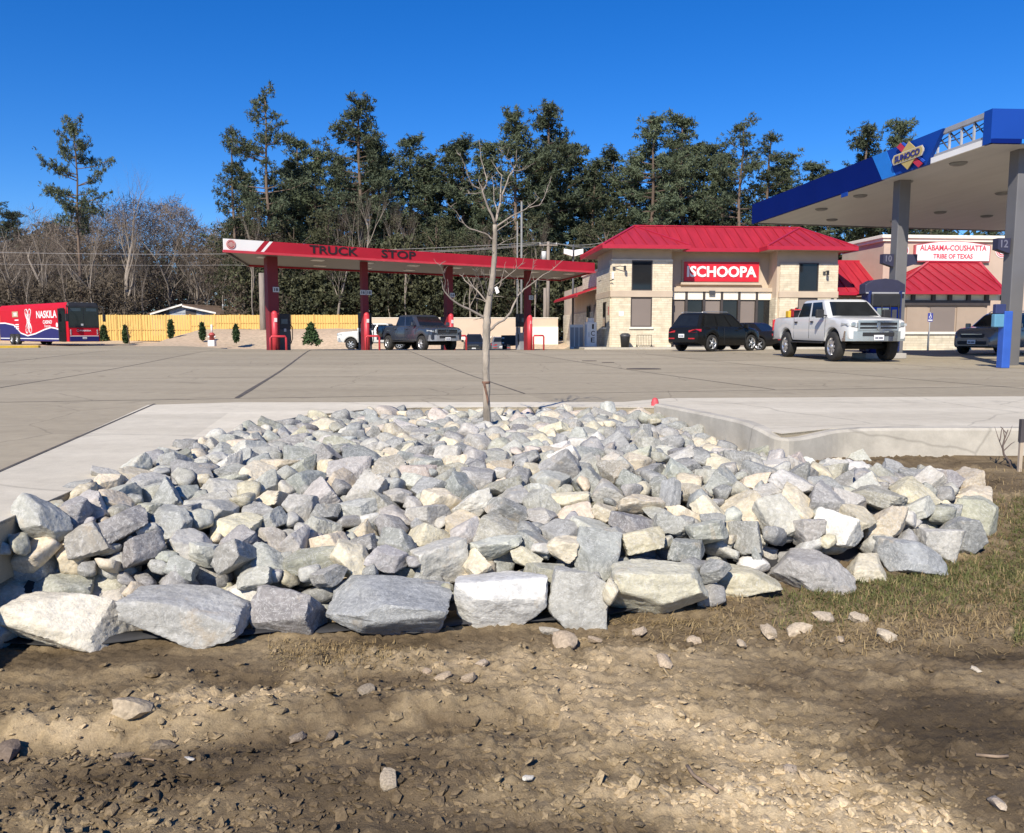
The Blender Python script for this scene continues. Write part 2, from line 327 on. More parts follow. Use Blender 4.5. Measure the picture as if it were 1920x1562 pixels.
# apron: the paler strip poured round the planting bed
ap = EDGE[:9]+[(KW[0].x, KW[0].y+.05)]+[(k.x, k.y+.04) for k in KW[1:9]]+[(9, 12.6), (2.4, 12.2), (1.6, 11.5), (-3.9, 11.45), (-5.02, 11.03), (-3.69, 5.71), (-2.95, 2.6), (-2.9, 1.5)]
apron = thing('apron_pavement', None, None); struct(apron)
cut_sheet(ap, .005, [-60, 0.2, 4.5, 9], [-6.5, -1.6], .02, 'slab', apron_m, apron)
def strip(name, pts, w, zoff, m, parent, zf=zlot):
    mb = MB(); pts = [Vector(p[:2]) for p in pts]; q = []
    for a, b in zip(pts[:-1], pts[1:]):
        k = max(1, int((b-a).length/1.5)); q += [a.lerp(b, i/k) for i in range(k)]
    q.append(pts[-1]); v = []
    for i, p in enumerate(q):
        d = (q[min(i+1, len(q)-1)]-q[max(i-1, 0)]).normalized(); nrm = Vector((-d.y, d.x))*w/2; z = float(zf(p.x, p.y))+zoff
        wob = 1+.5*(noise.noise(Vector((p.x*3, p.y*3, 0))))
        v += [(p.x+nrm.x*wob, p.y+nrm.y*wob, z), (p.x-nrm.x*wob, p.y-nrm.y*wob, z)]
    return mb.add(v, [(2*i, 2*i+1, 2*i+3, 2*i+2) for i in range(len(q)-1)]).build(name, m, parent)
for u in us[3:11]:
    a, b = O0+PX_*u+AX*(.8 if -6 < u < 12 else -8), O0+PX_*u+AX*34
    strip('joint_seal', [a, b], .035 if u else .07, .004, joint_m, lot)
for t in ts[1:6]:
    strip('joint_seal', [O0+AX*t+PX_*-24, O0+AX*t+PX_*24], .03, .0045, joint_m, lot)
strip('joint_seal', [gr(-200, 975), gr(0, 885), gr(130, 828), gr(290, 758)], .03, .009, joint_m, apron)
# oil stains and patches: flat marks on the lot
stain_m = mat('oil_stain', (.20, .165, .125), .8, var=.25, scale=2)
# kerb with the dip of the drain flume
kb = MB(); rings = []
dense = []
for a, b in zip(range(len(KW)-1), range(1, len(KW))):
    k = 6 if b < 8 else 4
    for i in range(k): dense.append(KW[a].lerp(KW[b], i/k))
dense.append(KW[-1])
for _ in range(3): dense = [dense[0]]+[(dense[i-1]+dense[i]*2+dense[i+1])/4 for i in range(1, len(dense)-1)]+[dense[-1]]
for i, p in enumerate(dense):
    d = dense[min(i+1, len(dense)-1)]-dense[max(i-1, 0)]; d.z = 0; d.normalize(); n_ = Vector((-d.y, d.x, 0))   # n_: towards the lot
    c = lambda o, z: p+n_*o+Vector((0, 0, z))
    rings.append([Vector((*c(-.085, 0).xy, -.75)), c(-.075, -.025), c(-.05, 0), c(.06, 0), c(.085, -.03), Vector((*c(.10, 0).xy, min(p.z-.04, -.02)))])
kb.loft(rings, smooth=False); kerb = kb.build('kerb', kerb_m); struct(kerb)
# front boulders: x, y, z, width, depth, height, seed
FRONT=[[-2.659,4.022,-0.551,0.22,0.26,0.158,11],[-2.297,4.091,-0.483,0.587,0.44,0.293,12],[-1.702,4.156,-0.479,0.617,0.45,0.301,13],[-1.213,4.22,-0.493,0.402,0.301,0.274,14],[-0.666,4.239,-0.489,0.68,0.45,0.282,15],[-0.059,4.379,-0.475,0.525,0.394,0.311,16],[0.361,4.338,-0.453,0.335,0.26,0.354,17],[0.836,4.504,-0.461,0.574,0.43,0.338,18],[1.425,4.823,-0.518,0.425,0.319,0.21,19],[1.881,4.942,-0.495,0.524,0.393,0.249,20],[2.292,5.077,-0.52,0.269,0.26,0.183,21],[2.653,5.209,-0.477,0.409,0.307,0.256,22],[2.958,5.455,-0.452,0.308,0.26,0.272,24],[3.175,5.578,-0.426,0.333,0.26,0.306,23],[3.535,5.994,-0.387,0.327,0.26,0.314,25]]
# ================================================================ THE ROCK BED
def ico(sub):
    bm = bmesh.new(); bmesh.ops.create_icosphere(bm, subdivisions=sub, radius=1.0)
    v = np.array([x.co[:] for x in bm.verts]); f = [[q.index for q in p.verts] for p in bm.faces]
    bm.free(); return v/np.linalg.norm(v, axis=1)[:, None], f
ICO = {}
def rock_shape(seed, sub, asp=(1, .75, .6), nplanes=13, rough=.018, soft=22.):
    """a broken stone: random cutting planes, slightly worn edges, then surface noise"""
    if sub not in ICO: ICO[sub] = ico(sub)
    n, f = ICO[sub]; r = np.random.RandomState(seed)
    p = r.normal(size=(nplanes, 3)); p /= np.linalg.norm(p, axis=1)[:, None]
    p = np.vstack([p, np.eye(3), -np.eye(3)]); d = np.concatenate([r.uniform(.62, 1., nplanes), r.uniform(.85, 1.05, 6)])
    q = np.maximum(n @ p.T, .02)/d
    v = n*(1./(np.log(np.exp(soft*q).sum(1))/soft))[:, None]
    off = Vector(r.uniform(-50, 50, 3))
    h = np.array([noise.noise(Vector(a)*1.7+off)*2.2+noise.noise(Vector(a)*4.5+off)*1.3+noise.noise(Vector(a)*11+off)*.8+((noise.noise(Vector(a)*22+off)*.5+noise.noise(Vector(a)*44+off)*.25) if sub > 3 else 0) for a in v])
    v = v*(1+rough*h)[:, None]
    v = v-(v.max(0)+v.min(0))/2; return v/(v.max(0)-v.min(0))*np.array(asp), f
def proto_par(i):
    r = random.Random(900+i); return dict(asp=(1, r.uniform(.62, .92), r.uniform(.42, .72)), nplanes=r.choice([6, 7, 9, 11]), rough=r.uniform(.018, .032), soft=r.choice([55, 75, 100]))
def rock_mat(name, use_attr):
    """stone whose own colour comes from the piece; mottling, pale veins and rusty blotches on top"""
    m, n, p = _nodes(name); L = n.links.new
    tc = N(n, 'ShaderNodeTexCoord'); oi = N(n, 'ShaderNodeObjectInfo')
    if use_attr:
        col = N(n, 'ShaderNodeAttribute', attribute_name='stone').outputs['Color']; vec = tc.outputs['Object']
    else:
        col = oi.outputs['Color']
        ad = N(n, 'ShaderNodeVectorMath', operation='ADD'); sc_ = N(n, 'ShaderNodeVectorMath', operation='SCALE'); cb = N(n, 'ShaderNodeCombineXYZ')
        L(oi.outputs['Random'], cb.inputs[0]); L(oi.outputs['Random'], cb.inputs[1]); L(cb.outputs[0], sc_.inputs[0]); sc_.inputs['Scale'].default_value = 80
        # stone coordinates in metres whatever the piece's scale
        tr = N(n, 'ShaderNodeVectorTransform', vector_type='VECTOR', convert_from='OBJECT', convert_to='WORLD'); L(tc.outputs['Object'], tr.inputs[0])
        L(tr.outputs[0], ad.inputs[0]); L(sc_.outputs[0], ad.inputs[1]); vec = ad.outputs[0]
    def nz(s, d=6., r=.6, dist=0.):
        t = N(n, 'ShaderNodeTexNoise', i_Scale=s, i_Detail=d, i_Roughness=r, i_Distortion=dist); L(vec, t.inputs['Vector']); return t.outputs['Fac']
    def rng(x, a, b, c, d):
        r = N(n, 'ShaderNodeMapRange'); 
        for k, v in zip(('From Min', 'From Max', 'To Min', 'To Max'), (a, b, c, d)): r.inputs[k].default_value = v
        L(x, r.inputs['Value']); return r.outputs[0]
    def mixc(f, a, b, bt='MIX'):
        x = N(n, 'ShaderNodeMix', data_type='RGBA', blend_type=bt)
        for s, q in ((x.inputs['Factor'], f), (x.inputs['A'], a), (x.inputs['B'], b)):
            if hasattr(q, 'is_linked'): L(q, s)
            else: s.default_value = q
        return x.outputs['Result']
    def scale(c, f):
        s = N(n, 'ShaderNodeVectorMath', operation='SCALE'); L(c, s.inputs[0]); L(f, s.inputs['Scale']); return s.outputs[0]
    c = scale(col, rng(nz(7., 5.), .3, .7, .80, 1.2))
    c = scale(c, rng(nz(38., 6., .7), .28, .72, .74, 1.26))
    c = mixc(rng(nz(4.5, 4., .6, 1.2), .60, .74, 0, .55), c, (.50, .40, .27, 1))                      # weathered tan blotches
    v = nz(9., 5., .65, 1.6); a = N(n, 'ShaderNodeMath', operation='SUBTRACT'); L(v, a.inputs[0]); a.inputs[1].default_value = .5
    b = N(n, 'ShaderNodeMath', operation='ABSOLUTE'); L(a.outputs[0], b.inputs[0])
    c = mixc(rng(b.outputs[0], .0, .022, .5, 0), c, (.62, .62, .59, 1))                               # quartz veins
    c = mixc(rng(nz(70., 3.), .60, .70, 0, .35), c, (.70, .69, .64, 1))                               # pale flecks
    L(c, p.inputs['Base Color']); p.inputs['Roughness'].default_value = .88; p.inputs['Specular IOR Level'].default_value = .25
    bm_ = N(n, 'ShaderNodeBump', i_Strength=.7, i_Distance=.02); L(nz(24., 9., .68), bm_.inputs['Height']); L(bm_.outputs[0], p.inputs['Normal'])
    return m
stone_m = rock_mat('riprap_stone', False); stone_s = rock_mat('riprap_stone_small', True)
PAL = {'blue-grey': ((.285, .283, .264), .37), 'pale grey': ((.41, .398, .35), .28), 'cream': ((.55, .485, .355), .18), 'olive-grey': ((.345, .332, .27), .10), 'white': ((.57, .55, .49), .04), 'pinkish': ((.52, .455, .38), .03)}
def pick(rr):
    t = rr.random()
    for k, (c, w) in PAL.items():
        if t < w: return k
        t -= w
    return 'pale grey'
def shade(k, rr):
    f = rr.uniform(.82, 1.16); c = PAL[k][0]; return tuple(min(.8, a*f*rr.uniform(.97, 1.03)) for a in c)
def smooth_mesh(name, v, f, m):
    me = bpy.data.meshes.new(name); me.from_pydata(v.tolist(), [], f); me.polygons.foreach_set('use_smooth', [True]*len(f)); me.materials.append(m); me.update(); me.set_sharp_from_angle(angle=R(32)); return me
# the row of big stones along the front edge, each shaped on its own
FR = [('white', 'small rounded stone at the left end of the front row of boulders'), ('cream', 'big cream white boulder with a dark undercut side in the front row'), ('pale grey', 'wide grey boulder with a tan patch on its side in the front row'),
      ('blue-grey', 'blocky blue-grey boulder between the wide grey one and the ridged one'), ('blue-grey', 'blue-grey boulder with a sharp ridge and white veins in the front row'), ('white', 'bright white slanted boulder in the middle of the front row'),
      ('pale grey', 'upright rounded grey boulder beside the bright white one'), ('olive-grey', 'broad greenish cream boulder bulging over the dirt in the front row'), ('olive-grey', 'low flat stone with an ochre edge beside the greenish boulder'),
      ('pale grey', 'long mottled grey boulder at the edge of the grass'), ('cream', 'small cream stone wedged between two grey boulders at the grass'), ('blue-grey', 'triangular blue-grey boulder at the grass edge of the bed'),
      ('pale grey', 'pale slanted boulder behind the triangular one at the grass'), ('blue-grey', 'dark pointed boulder near the end of the bed by the grass'), ('olive-grey', 'end boulder at the far corner of the bed beside the grass')]
FCOL = {1: (.66, .61, .50), 2: (.39, .385, .36), 4: (.30, .308, .305), 5: (.60, .59, .55), 7: (.53, .50, .38), 8: (.48, .44, .32), 11: (.30, .308, .305)}
rr = random.Random(77)
for i, (x, y, z, w, d, h, sd) in enumerate(FRONT):
    v, f = rock_shape(sd, 5, (w, d, h), nplanes=9, rough=.022, soft=70.); o = link('rock', smooth_mesh('rock', v, f, stone_m), None, (x, y, z-.02))
    o.color = (*FCOL.get(i, shade(FR[i][0], rr)), 1); tag(o, FR[i][1], 'rock', 'boulders along the front edge')
protos = []
for i in range(28):
    v, f = rock_shape(100+i, 5, **proto_par(i)); protos.append((smooth_mesh('rock', v, f, stone_m), rock_shape(100+i, 3, **proto_par(i))))
def where(x, y):
    col = 'on the concrete-strip side' if x < -1.3 else ('below the young tree' if x < .6 else ('right of the young tree' if x < 1.8 else 'towards the kerb'))
    if (x+.29)**2+(y-9.0)**2 < .8: return 'at the foot of the young tree'
    row = 'behind the boulder row' if y < 4.95 else ('in the front of the bed' if y < 6.0 else ('in the middle of the bed' if y < 7.4 else ('in the back of the bed' if y < 9.2 else 'at the back edge of the bed')))
    if x < -2.2: return 'against the concrete strip, '+row
    if x > 2.3: return 'at the grassy end of the bed' if y < 7.2 else 'below the curved kerb'
    return row+', '+col
LOTL = [(-2.80, 2.0), (-2.75, 3.7), (-2.75, 4.1), (-2.78, 4.95), (-2.85, 6.2), (-2.8, 8.3), (-2.3, 9.9), (-1.4, 10.65), (.28, 10.7)]
def dseg(x, y, pts):
    best = 9.
    for (x1, y1), (x2, y2) in zip(pts[:-1], pts[1:]):
        dx, dy = x2-x1, y2-y1; t_ = max(0., min(1., ((x-x1)*dx+(y-y1)*dy)/(dx*dx+dy*dy))); best = min(best, math.hypot(x1+dx*t_-x, y1+dy*t_-y))
    return best
def qs(a, b, t): t = min(1., max(0., (t-a)/(b-a))); return t*t*(3-2*t)
def yfront(x): return float(np.interp(x, [f[0] for f in FRONT], [f[1]+.10 for f in FRONT]))
def bed_top(x, y):                                               # the surface the rocks fill up to
    z = -.01-.03*qs(8, 10.5, y)-.30*(1-qs(4.1, 6.6, y))*qs(.1, 1.5, dseg(x, y, LOTL))-.16*qs(1.5, 3.6, x)*qs(4.5, 6.5, y)-.15*qs(.9, 2., x)*qs(6.3, 8., y)*(1-qs(9., 10.2, y))
    z += .04*(1-qs(0, .5, dseg(x, y, LOTL[:-1])))
    return min(z, -.36+.62*max(0., y-yfront(x))+.24*(1-qs(0, .6, x+2.78)))
BEDP = [(-2.78, 3.9)]+[tuple(grd(*q)[:2]) for q in ((120, 1232), (350, 1222), (540, 1205), (740, 1210), (940, 1188), (1085, 1180), (1230, 1172), (1390, 1130), (1530, 1118), (1625, 1100), (1710, 1088), (1785, 1045), (1838, 1005), (1838, 965), (1735, 897), (1600, 855))]+[(3.15, 8.0), (2.5, 7.55), (2.5, 8.8), (1.95, 10.8), (.28, 10.68), (-1.4, 10.63), (-2.3, 9.88), (-2.82, 8.3), (-2.88, 6.2), (-2.8, 4.95)]
def in_bed(x, y):
    c = False; n = len(BEDP)
    for i in range(n):
        (x1, y1), (x2, y2) = BEDP[i], BEDP[(i+1) % n]
        if (y1 > y) != (y2 > y) and x < (x2-x1)*(y-y1)/(y2-y1)+x1: c = not c
    return c
def throw(n_try, sizes, reach, spacing, drop, seed, placed):
    """lay stones of given sizes into the free places, largest first; they lie on their flat sides, tilted a little"""
    rg = random.Random(seed); cell = {}; out = []
    def near(x, y): i, j = int(x//.4), int(y//.4); return [q for a in (-1, 0, 1) for b in (-1, 0, 1) for q in cell.get((i+a, j+b), ())]
    for x, y, s in placed: cell.setdefault((int(x//.4), int(y//.4)), []).append((x, y, s))
    for s in sizes:
        for _ in range(n_try):
            x, y = rg.uniform(-2.95, 4.05), rg.uniform(3.85, 10.85)
            if not in_bed(x, y): continue
            if any((x-f[0])**2/(f[3]/2+s*.30)**2+(y-f[1])**2/(f[4]/2+s*.30)**2 < 1 or (abs(x-f[0]) < f[3]/2 and y < f[1]) for f in FRONT): continue
            if any((x-a)**2+(y-b)**2 < (spacing*(s+t))**2 for a, b, t in near(x, y)): continue
            if (x+.29)**2+(y-9.02)**2 < (.05+s*.4)**2: continue
            cell.setdefault((int(x//.4), int(y//.4)), []).append((x, y, s)); k = rg.randrange(28); asp = proto_par(k)['asp'][2]
            out.append((k, s, x, y, bed_top(x, y)-s*asp*.42-drop+rg.gauss(0, .020), rg.gauss(0, .42), rg.gauss(0, .42), rg.uniform(0, 6.283))); break
    return out
rg0 = random.Random(3)
szs = sorted((min(.35, max(.13, .228*math.exp(rg0.gauss(0, .29)))) for _ in range(1500)), reverse=True)
up_ = throw(34, szs, 0, .355, 0., 41, [])
fill_ = throw(8, [rg0.uniform(.09, .15) for _ in range(1300)], 0, .31, .055, 43, [(q[2], q[3], q[1]) for q in up_])
low_ = throw(12, [rg0.uniform(.20, .30) for _ in range(900)], 0, .33, .14, 45, [])
low_ += throw(12, [rg0.uniform(.16, .24) for _ in range(500)], 0, .33, .25, 47, [])
up_ += [(14, .40, -2.52, 4.30, -.47, .1, .1, .3), (21, .36, -2.78, 4.20, -.42, .2, -.1, 1.2), (8, .34, -2.30, 4.36, -.50, -.1, .1, 2.2), (16, .34, -2.70, 4.40, -.36, .1, .2, 3.3), (3, .40, -2.6, 4.42, -.42, .2, .1, .5), (7, .38, -2.3, 4.52, -.44, -.2, .2, 1.9), (12, .34, -2.66, 4.72, -.30, .1, .3, 2.8), (19, .34, -2.36, 4.86, -.30, .3, -.2, .9), (5, .30, -2.72, 4.50, -.30, -.3, .1, 4.), (9, .30, -2.72, 5.02, -.20, .2, .2, 5.1)]
allr = sorted(up_, key=lambda q: -q[1]/q[3])
small = []
for i, (k, s, x, y, z, a, b, c) in enumerate(allr+fill_+low_):
    kind = pick(rr); col = shade(kind, rr)
    if i < 285:
        o = link('rock', protos[int(k)][0], None, (x, y, z)); o.rotation_euler = (a, b, c); o.scale = (s,)*3; o.color = (*col, 1)
        size = 'large' if s > .30 else ('small' if s < .23 else 'mid-sized')
        tag(o, f'{size} {kind} rock {where(x, y)}', 'rock', 'broken rocks filling the bed')
    else: small.append((protos[int(k)][1], Matrix.Translation((x, y, z)) @ Euler((a, b, c)).to_matrix().to_4x4() @ Matrix.Scale(s, 4), col))
def joined(name, pieces, m, attr):
    vs_, fs_, cs_ = [], [], []; b = 0
    for (v, f), M, col in pieces:
        A = np.array(M); q = v @ A[:3, :3].T + A[:3, 3]; vs_.append(q); fs_.append(np.asarray(f)+b); cs_.append(np.tile((*col, 1), (len(v), 1))); b += len(v)
    me = bpy.data.meshes.new(name); me.from_pydata(np.concatenate(vs_).tolist(), [], np.concatenate(fs_).tolist())
    ca = me.color_attributes.new(attr, 'FLOAT_COLOR', 'POINT'); ca.data.foreach_set('color', np.concatenate(cs_).ravel().astype(np.float32))
    me.polygons.foreach_set('use_smooth', [True]*len(me.polygons)); me.materials.append(m); me.update(); return link(name, me)
tag(joined('small_rocks', small, stone_s, 'stone'), 'further broken rocks packed between and behind the larger ones', 'rocks', kind='stuff')
# ================================================================ helpers for facades
class Face:
    """a vertical plane through plan point A running along angle rz; pixel <-> (along, up) on it"""
    def __init__(s, A, rz): s.A = Vector(A[:2]); s.rz = rz; s.d = Vector((math.cos(rz), math.sin(rz))); s.n = Vector((-s.d.y, s.d.x))
    def uz(s, px, py, off=0.):                       # off: metres behind the plane
        r = ray(px, py); A = s.A+s.n*off; den = r.x*(-s.d.y)+r.y*s.d.x
        t = (A.x*(-s.d.y)+A.y*s.d.x)/den; p = Vector((r.x, r.y))*t
        return (p-A).dot(s.d), CAMZ+r.z*t
    def rect(s, x0, x1, y0, y1, off=0.):
        a = s.uz(x0, (y0+y1)/2, off)[0]; b = s.uz(x1, (y0+y1)/2, off)[0]; xm = (x0+x1)/2
        return a, b, s.uz(xm, y1, off)[1], s.uz(xm, y0, off)[1]
def rectbox(mb, r, y0, y1): return mb.box(((r[0]+r[1])/2, (y0+y1)/2, (r[2]+r[3])/2), (r[1]-r[0], y1-y0, r[3]-r[2]))
def poly_slab(mb, pts, y0, y1): return mb.prism(pts, y0, y1)
RED = mat('canopy_red_panel', (.40, .014, .028), .5, var=.12, scale=.9, spec=.3)
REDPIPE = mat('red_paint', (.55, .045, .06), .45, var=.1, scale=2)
REDSHADE = mat('red_column_shaded', (.17, .012, .018), .6, var=.1, scale=2)  # column red darkened so its colour carries the shade under the canopy
WHITE = mat('white_panel', (.80, .78, .74), .5, var=.04, scale=1)
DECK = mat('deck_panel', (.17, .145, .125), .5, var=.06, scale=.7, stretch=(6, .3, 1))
BLACK = mat('black_plastic', (.018, .018, .02), .5, var=.2)
DKGREY = mat('dark_grey_metal', (.06, .06, .065), .45, var=.15)
GREY = mat('grey_metal', (.32, .32, .33), .45, var=.08, scale=2)
LGREY = mat('pale_grey_plate', (.52, .52, .50), .5, var=.06)
LAMP = mat('lamp_lens', (.75, .74, .70), .3, var=.03)
HOSE = mat('rubber_hose', (.012, .012, .012), .6, var=.2)
def disc(mb, c, r, depth, n=28):                     # upright disc facing -y
    return mb.prism([(c[0]+r*math.cos(6.2832*k/n), c[2]+r*math.sin(6.2832*k/n)) for k in range(n)], c[1]-depth, c[1])
def ring(mb, c, r0, r1, depth, n=28):
    v = []; f = []
    for k in range(n):
        a = 6.2832*k/n
        for r, y in ((r0, 0), (r1, 0), (r1, -depth), (r0, -depth)): v.append((c[0]+r*math.cos(a), c[1]+y, c[2]+r*math.sin(a)))
    for k in range(n):
        b, e = 4*k, 4*((k+1) % n)
        for i in range(4): f.append((b+i, b+(i+1) % 4, e+(i+1) % 4, e+i))
    return mb.add(v, f)
def tribal_seal(parent, c, r, field, mark, name='round_emblem'):
    """round badge: disc, ring and a small woven-looking figure of arcs"""
    e = disc(MB(), c, r, .015).build(name, field, parent)
    m = MB(); ring(m, (c[0], c[1]-.02, c[2]), r*.78, r*.88, .012)
    for k in range(3):
        for sgn in (-1, 1): m.box((c[0]+sgn*r*(.2+.2*k), c[1]-.024, c[2]), (r*.09, .012, r*(1.1-.28*k)))
    m.box((c[0], c[1]-.024, c[2]), (r*.12, .012, r*1.2)); m.build('emblem_mark', mark, e)
    return e
# ================================================================ RED TRUCK CANOPY
FL, FRr, BL = Vector((-13.38, 37.93)), Vector((5.19, 51.11)), Vector((-15.02, 46.17))
rzT = math.atan2((FRr-FL).y, (FRr-FL).x); fT = Face(FL, rzT); LT = (FRr-FL).length
inn = Vector(((BL-FL).dot(fT.d), (BL-FL).dot(fT.n)))           # depth vector in the canopy's own frame
tc_ = thing('truck_canopy', 'long red fuel canopy with TRUCK STOP lettering on red columns', 'canopy', (FL.x, FL.y, 0), rzT)
ZB, ZT = 4.70, 5.33
def side_fascia(p, q, z0, z1, th, m, name, inward):
    p, q = Vector(p), Vector(q); d = (q-p).normalized(); n = Vector((-d.y, d.x))*(th if inward > 0 else -th)
    c = [(*p, z0), (*q, z0), (*(q+n), z0), (*(p+n), z0)]
    return MB().hexa([Vector(a) for a in c]+[Vector((a[0], a[1], z1)) for a in c]).build(name, m, tc_)
P = [Vector((0, 0)), Vector((LT, 0)), Vector((LT, 0))+inn, inn]
uw = lambda px, py: fT.uz(px, py)[0]
w0, w1, w2, w3 = uw(487, 455), uw(494, 455), uw(497, 455), uw(503, 455)
sk = .22
def skewpanel(x0, x1, z0, z1, y0, y1, m, name, s0=0, s1=0): return MB().prism([(x0-s0, z0), (x1-s1, z0), (x1+s1, z1), (x0+s0, z1)], y0, y1).build(name, m, tc_)
ZM = ZB+.12
skewpanel(0, w0, ZM, ZT, 0, .1, WHITE, 'fascia_panel', 0, sk)
skewpanel(w0, w2, ZM, ZT, .001, .101, RED, 'fascia_panel', sk, sk)
skewpanel(w2, w3, ZM, ZT, 0, .1, WHITE, 'fascia_panel', sk, sk)
cuts = [w3+(LT-w3)*k/6 for k in range(7)]
for k in range(6): skewpanel(cuts[k]+(.004 if k else 0), cuts[k+1], ZM, ZT, .001 if k else 0, .1, RED, 'fascia_panel', sk if k == 0 else 0, 0)
MB().box((LT/2, .03, ZB+.055), (LT+.06, .16, .11)).build('fascia_trim', REDPIPE, tc_)
side_fascia(P[3], P[2], ZB, ZT, .1, RED, 'back_fascia', -1); side_fascia(P[0]+Vector((-.01, .1)), P[3]+Vector((-.01, -.1)), ZB, ZT, .1, DKGREY, 'end_fascia', -1); side_fascia(P[1]+Vector((0, .1)), P[2]+Vector((0, -.1)), ZB, ZT, .1, RED, 'end_fascia', 1)
e1 = inn.normalized()
q = [P[0]+e1*.14+Vector((.12, 0)), P[1]+e1*.14-Vector((.12, 0)), P[2]-e1*.14-Vector((.12, 0)), P[3]-e1*.14+Vector((.12, 0))]
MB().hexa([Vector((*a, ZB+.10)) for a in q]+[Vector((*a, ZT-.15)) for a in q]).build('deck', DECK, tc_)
for k in range(8):                                               # recessed lamps, two rows
    for f_ in (.3, .72):
        for o in (.0,):
            c = P[0]+Vector((1.6+LT/8*k, 0))+inn*f_
            MB().box((c.x, c.y, ZB+.075), (.62, .42, .06)).build('lamp', LAMP, tc_)
BLK = mat('black_letters', (.012, .010, .011), .6, var=.1)
for s, a, b, y0, y1 in (('TRUCK', 580, 670, 456, 478), ('STOP', 715, 779, 467, 488)):
    u0, u1 = uw(a, (y0+y1)/2), uw(b, (y0+y1)/2); text('letters', s, BLK, tc_, T((u0+u1)/2, -.002, (ZM+ZT)/2+.02), u1-u0, .40, .03, .012)
tribal_seal(tc_, (uw(433, 454), -.003, (ZM+ZT)/2), .215, mat('seal_red', (.50, .05, .05), .5), mat('seal_cream', (.62, .42, .38), .5))
# columns, their guards, number plates and dispensers
COLS = [(511, .56, ['18']), (684, .36, ['16', '18']), (841, .44, ['14']), (989, .36, ['12'])]
GUARD = 'red pipe guards at the feet of the truck canopy columns'
where_ = ['first red column from the bus', 'red column beside the dark pickup', 'red column behind the dark pickup', 'last red column before the store']
def rel(px, inward):                                             # point in canopy frame on a line parallel to the front
    u, _ = fT.uz(px, 600, inward); return u
CW = []
for i, (px, w, nums) in enumerate(COLS):
    ins = 2.1; u = rel(px, ins); p = fT.A+fT.d*u+fT.n*ins; g = float(zlot(p.x, p.y)); CW.append(p)
    col = MB().box((u, ins, (g+ZB+.12)/2-.05), (w, w*.9, ZB+.12-g+.1)).build('column', REDSHADE, tc_, bevel=.03)
    MB().cyl((u-.02, ins-w*.5-.09, g-.05), (u-.02, ins-w*.5-.09, 1.95), .15 if i != 3 else .17, 14).lathe([(.15, 1.95), (.12, 2.03), (.05, 2.08), (.0, 2.09)], (u-.02, ins-w*.5-.09, 0), n=14).build('sunlit_column_foot', REDPIPE, tc_)  # added brighter pipe: sunlight on the column's lower part, put in as colour
    for j, s in enumerate(nums):
        ox = (j-(len(nums)-1)/2)*.36+(.12 if len(nums) == 1 else 0)
        pl = MB().box((u+ox, ins-w/2-.03, 3.15), (.32, .03, .26)).build('number_plate', LGREY, tc_); text('plate_number', s, BLK, pl, T(u+ox, ins-w/2-.046, 3.15), .2, .15, .006)
    MB().box((u-.02, ins-w*.5-.245, 1.62), (.14, .012, .2)).build('notice', WHITE, tc_)
    gd = MB(); gw = .40; gx = u+(-.02 if i < 1 else (.1 if i == 1 else .33)); gy = ins-w/2-.55
    gd.tube([(gx-gw, gy, g-.1), (gx-gw, gy, .72), (gx-gw+.06, gy, .80), (gx+gw-.06, gy, .80), (gx+gw, gy, .72), (gx+gw, gy, g-.1)], .055, 10)
    o = gd.build('pipe_guard', REDPIPE); o.location = (FL.x, FL.y, 0); o.rotation_euler = (0, 0, rzT)
    tag(o, 'red U-shaped pipe guard at the foot of the '+where_[i], 'pipe guard', GUARD)
def diesel_pump(px, ins, label, tall=2.1, col=DKGREY):
    u = rel(px, ins); p = fT.A+fT.d*u+fT.n*ins; g = float(zlot(p.x, p.y))
    t = thing('fuel_dispenser', label, 'fuel dispenser', (p.x, p.y, g), rzT, 'dispensers under the truck canopy')
    MB().box((0, 0, .55), (.62, .5, 1.1)).build('cabinet', col, t, bevel=.02)
    MB().box((0, 0, tall-.42), (.66, .46, .84)).build('head', BLACK, t, bevel=.03)
    for s in (-1, 1): MB().box((s*.27, 0, 1.2), (.07, .4, .5)).build('post', GREY, t)
    MB().box((0, -.24, tall-.40), (.34, .02, .26)).build('display', mat('pump_screen', (.10, .13, .14), .2), t)
    for s in (-1, 1):
        MB().tube([(s*.33, -.1, tall-.5), (s*.45, -.18, tall-.7), (s*.43, -.2, .6), (s*.36, -.18, .35), (s*.35, -.12, 1.0)], .022, 8).build('hose', HOSE, t)
    MB().box((.02, -.255, 1.05), (.12, .03, .16)).build('card_reader', LGREY, t)
    return t
diesel_pump(530, 2.8, 'slim dark fuel dispenser behind the first red column', 1.9)
diesel_pump(684, 3.3, 'black framed fuel dispenser behind the column by the dark pickup')
diesel_pump(978, 3.2, 'grey fuel dispenser beside the last red column near the store', 2.3, GREY)
diesel_pump(838, 3.4, 'dark fuel dispenser behind the dark pickup', 2.0)
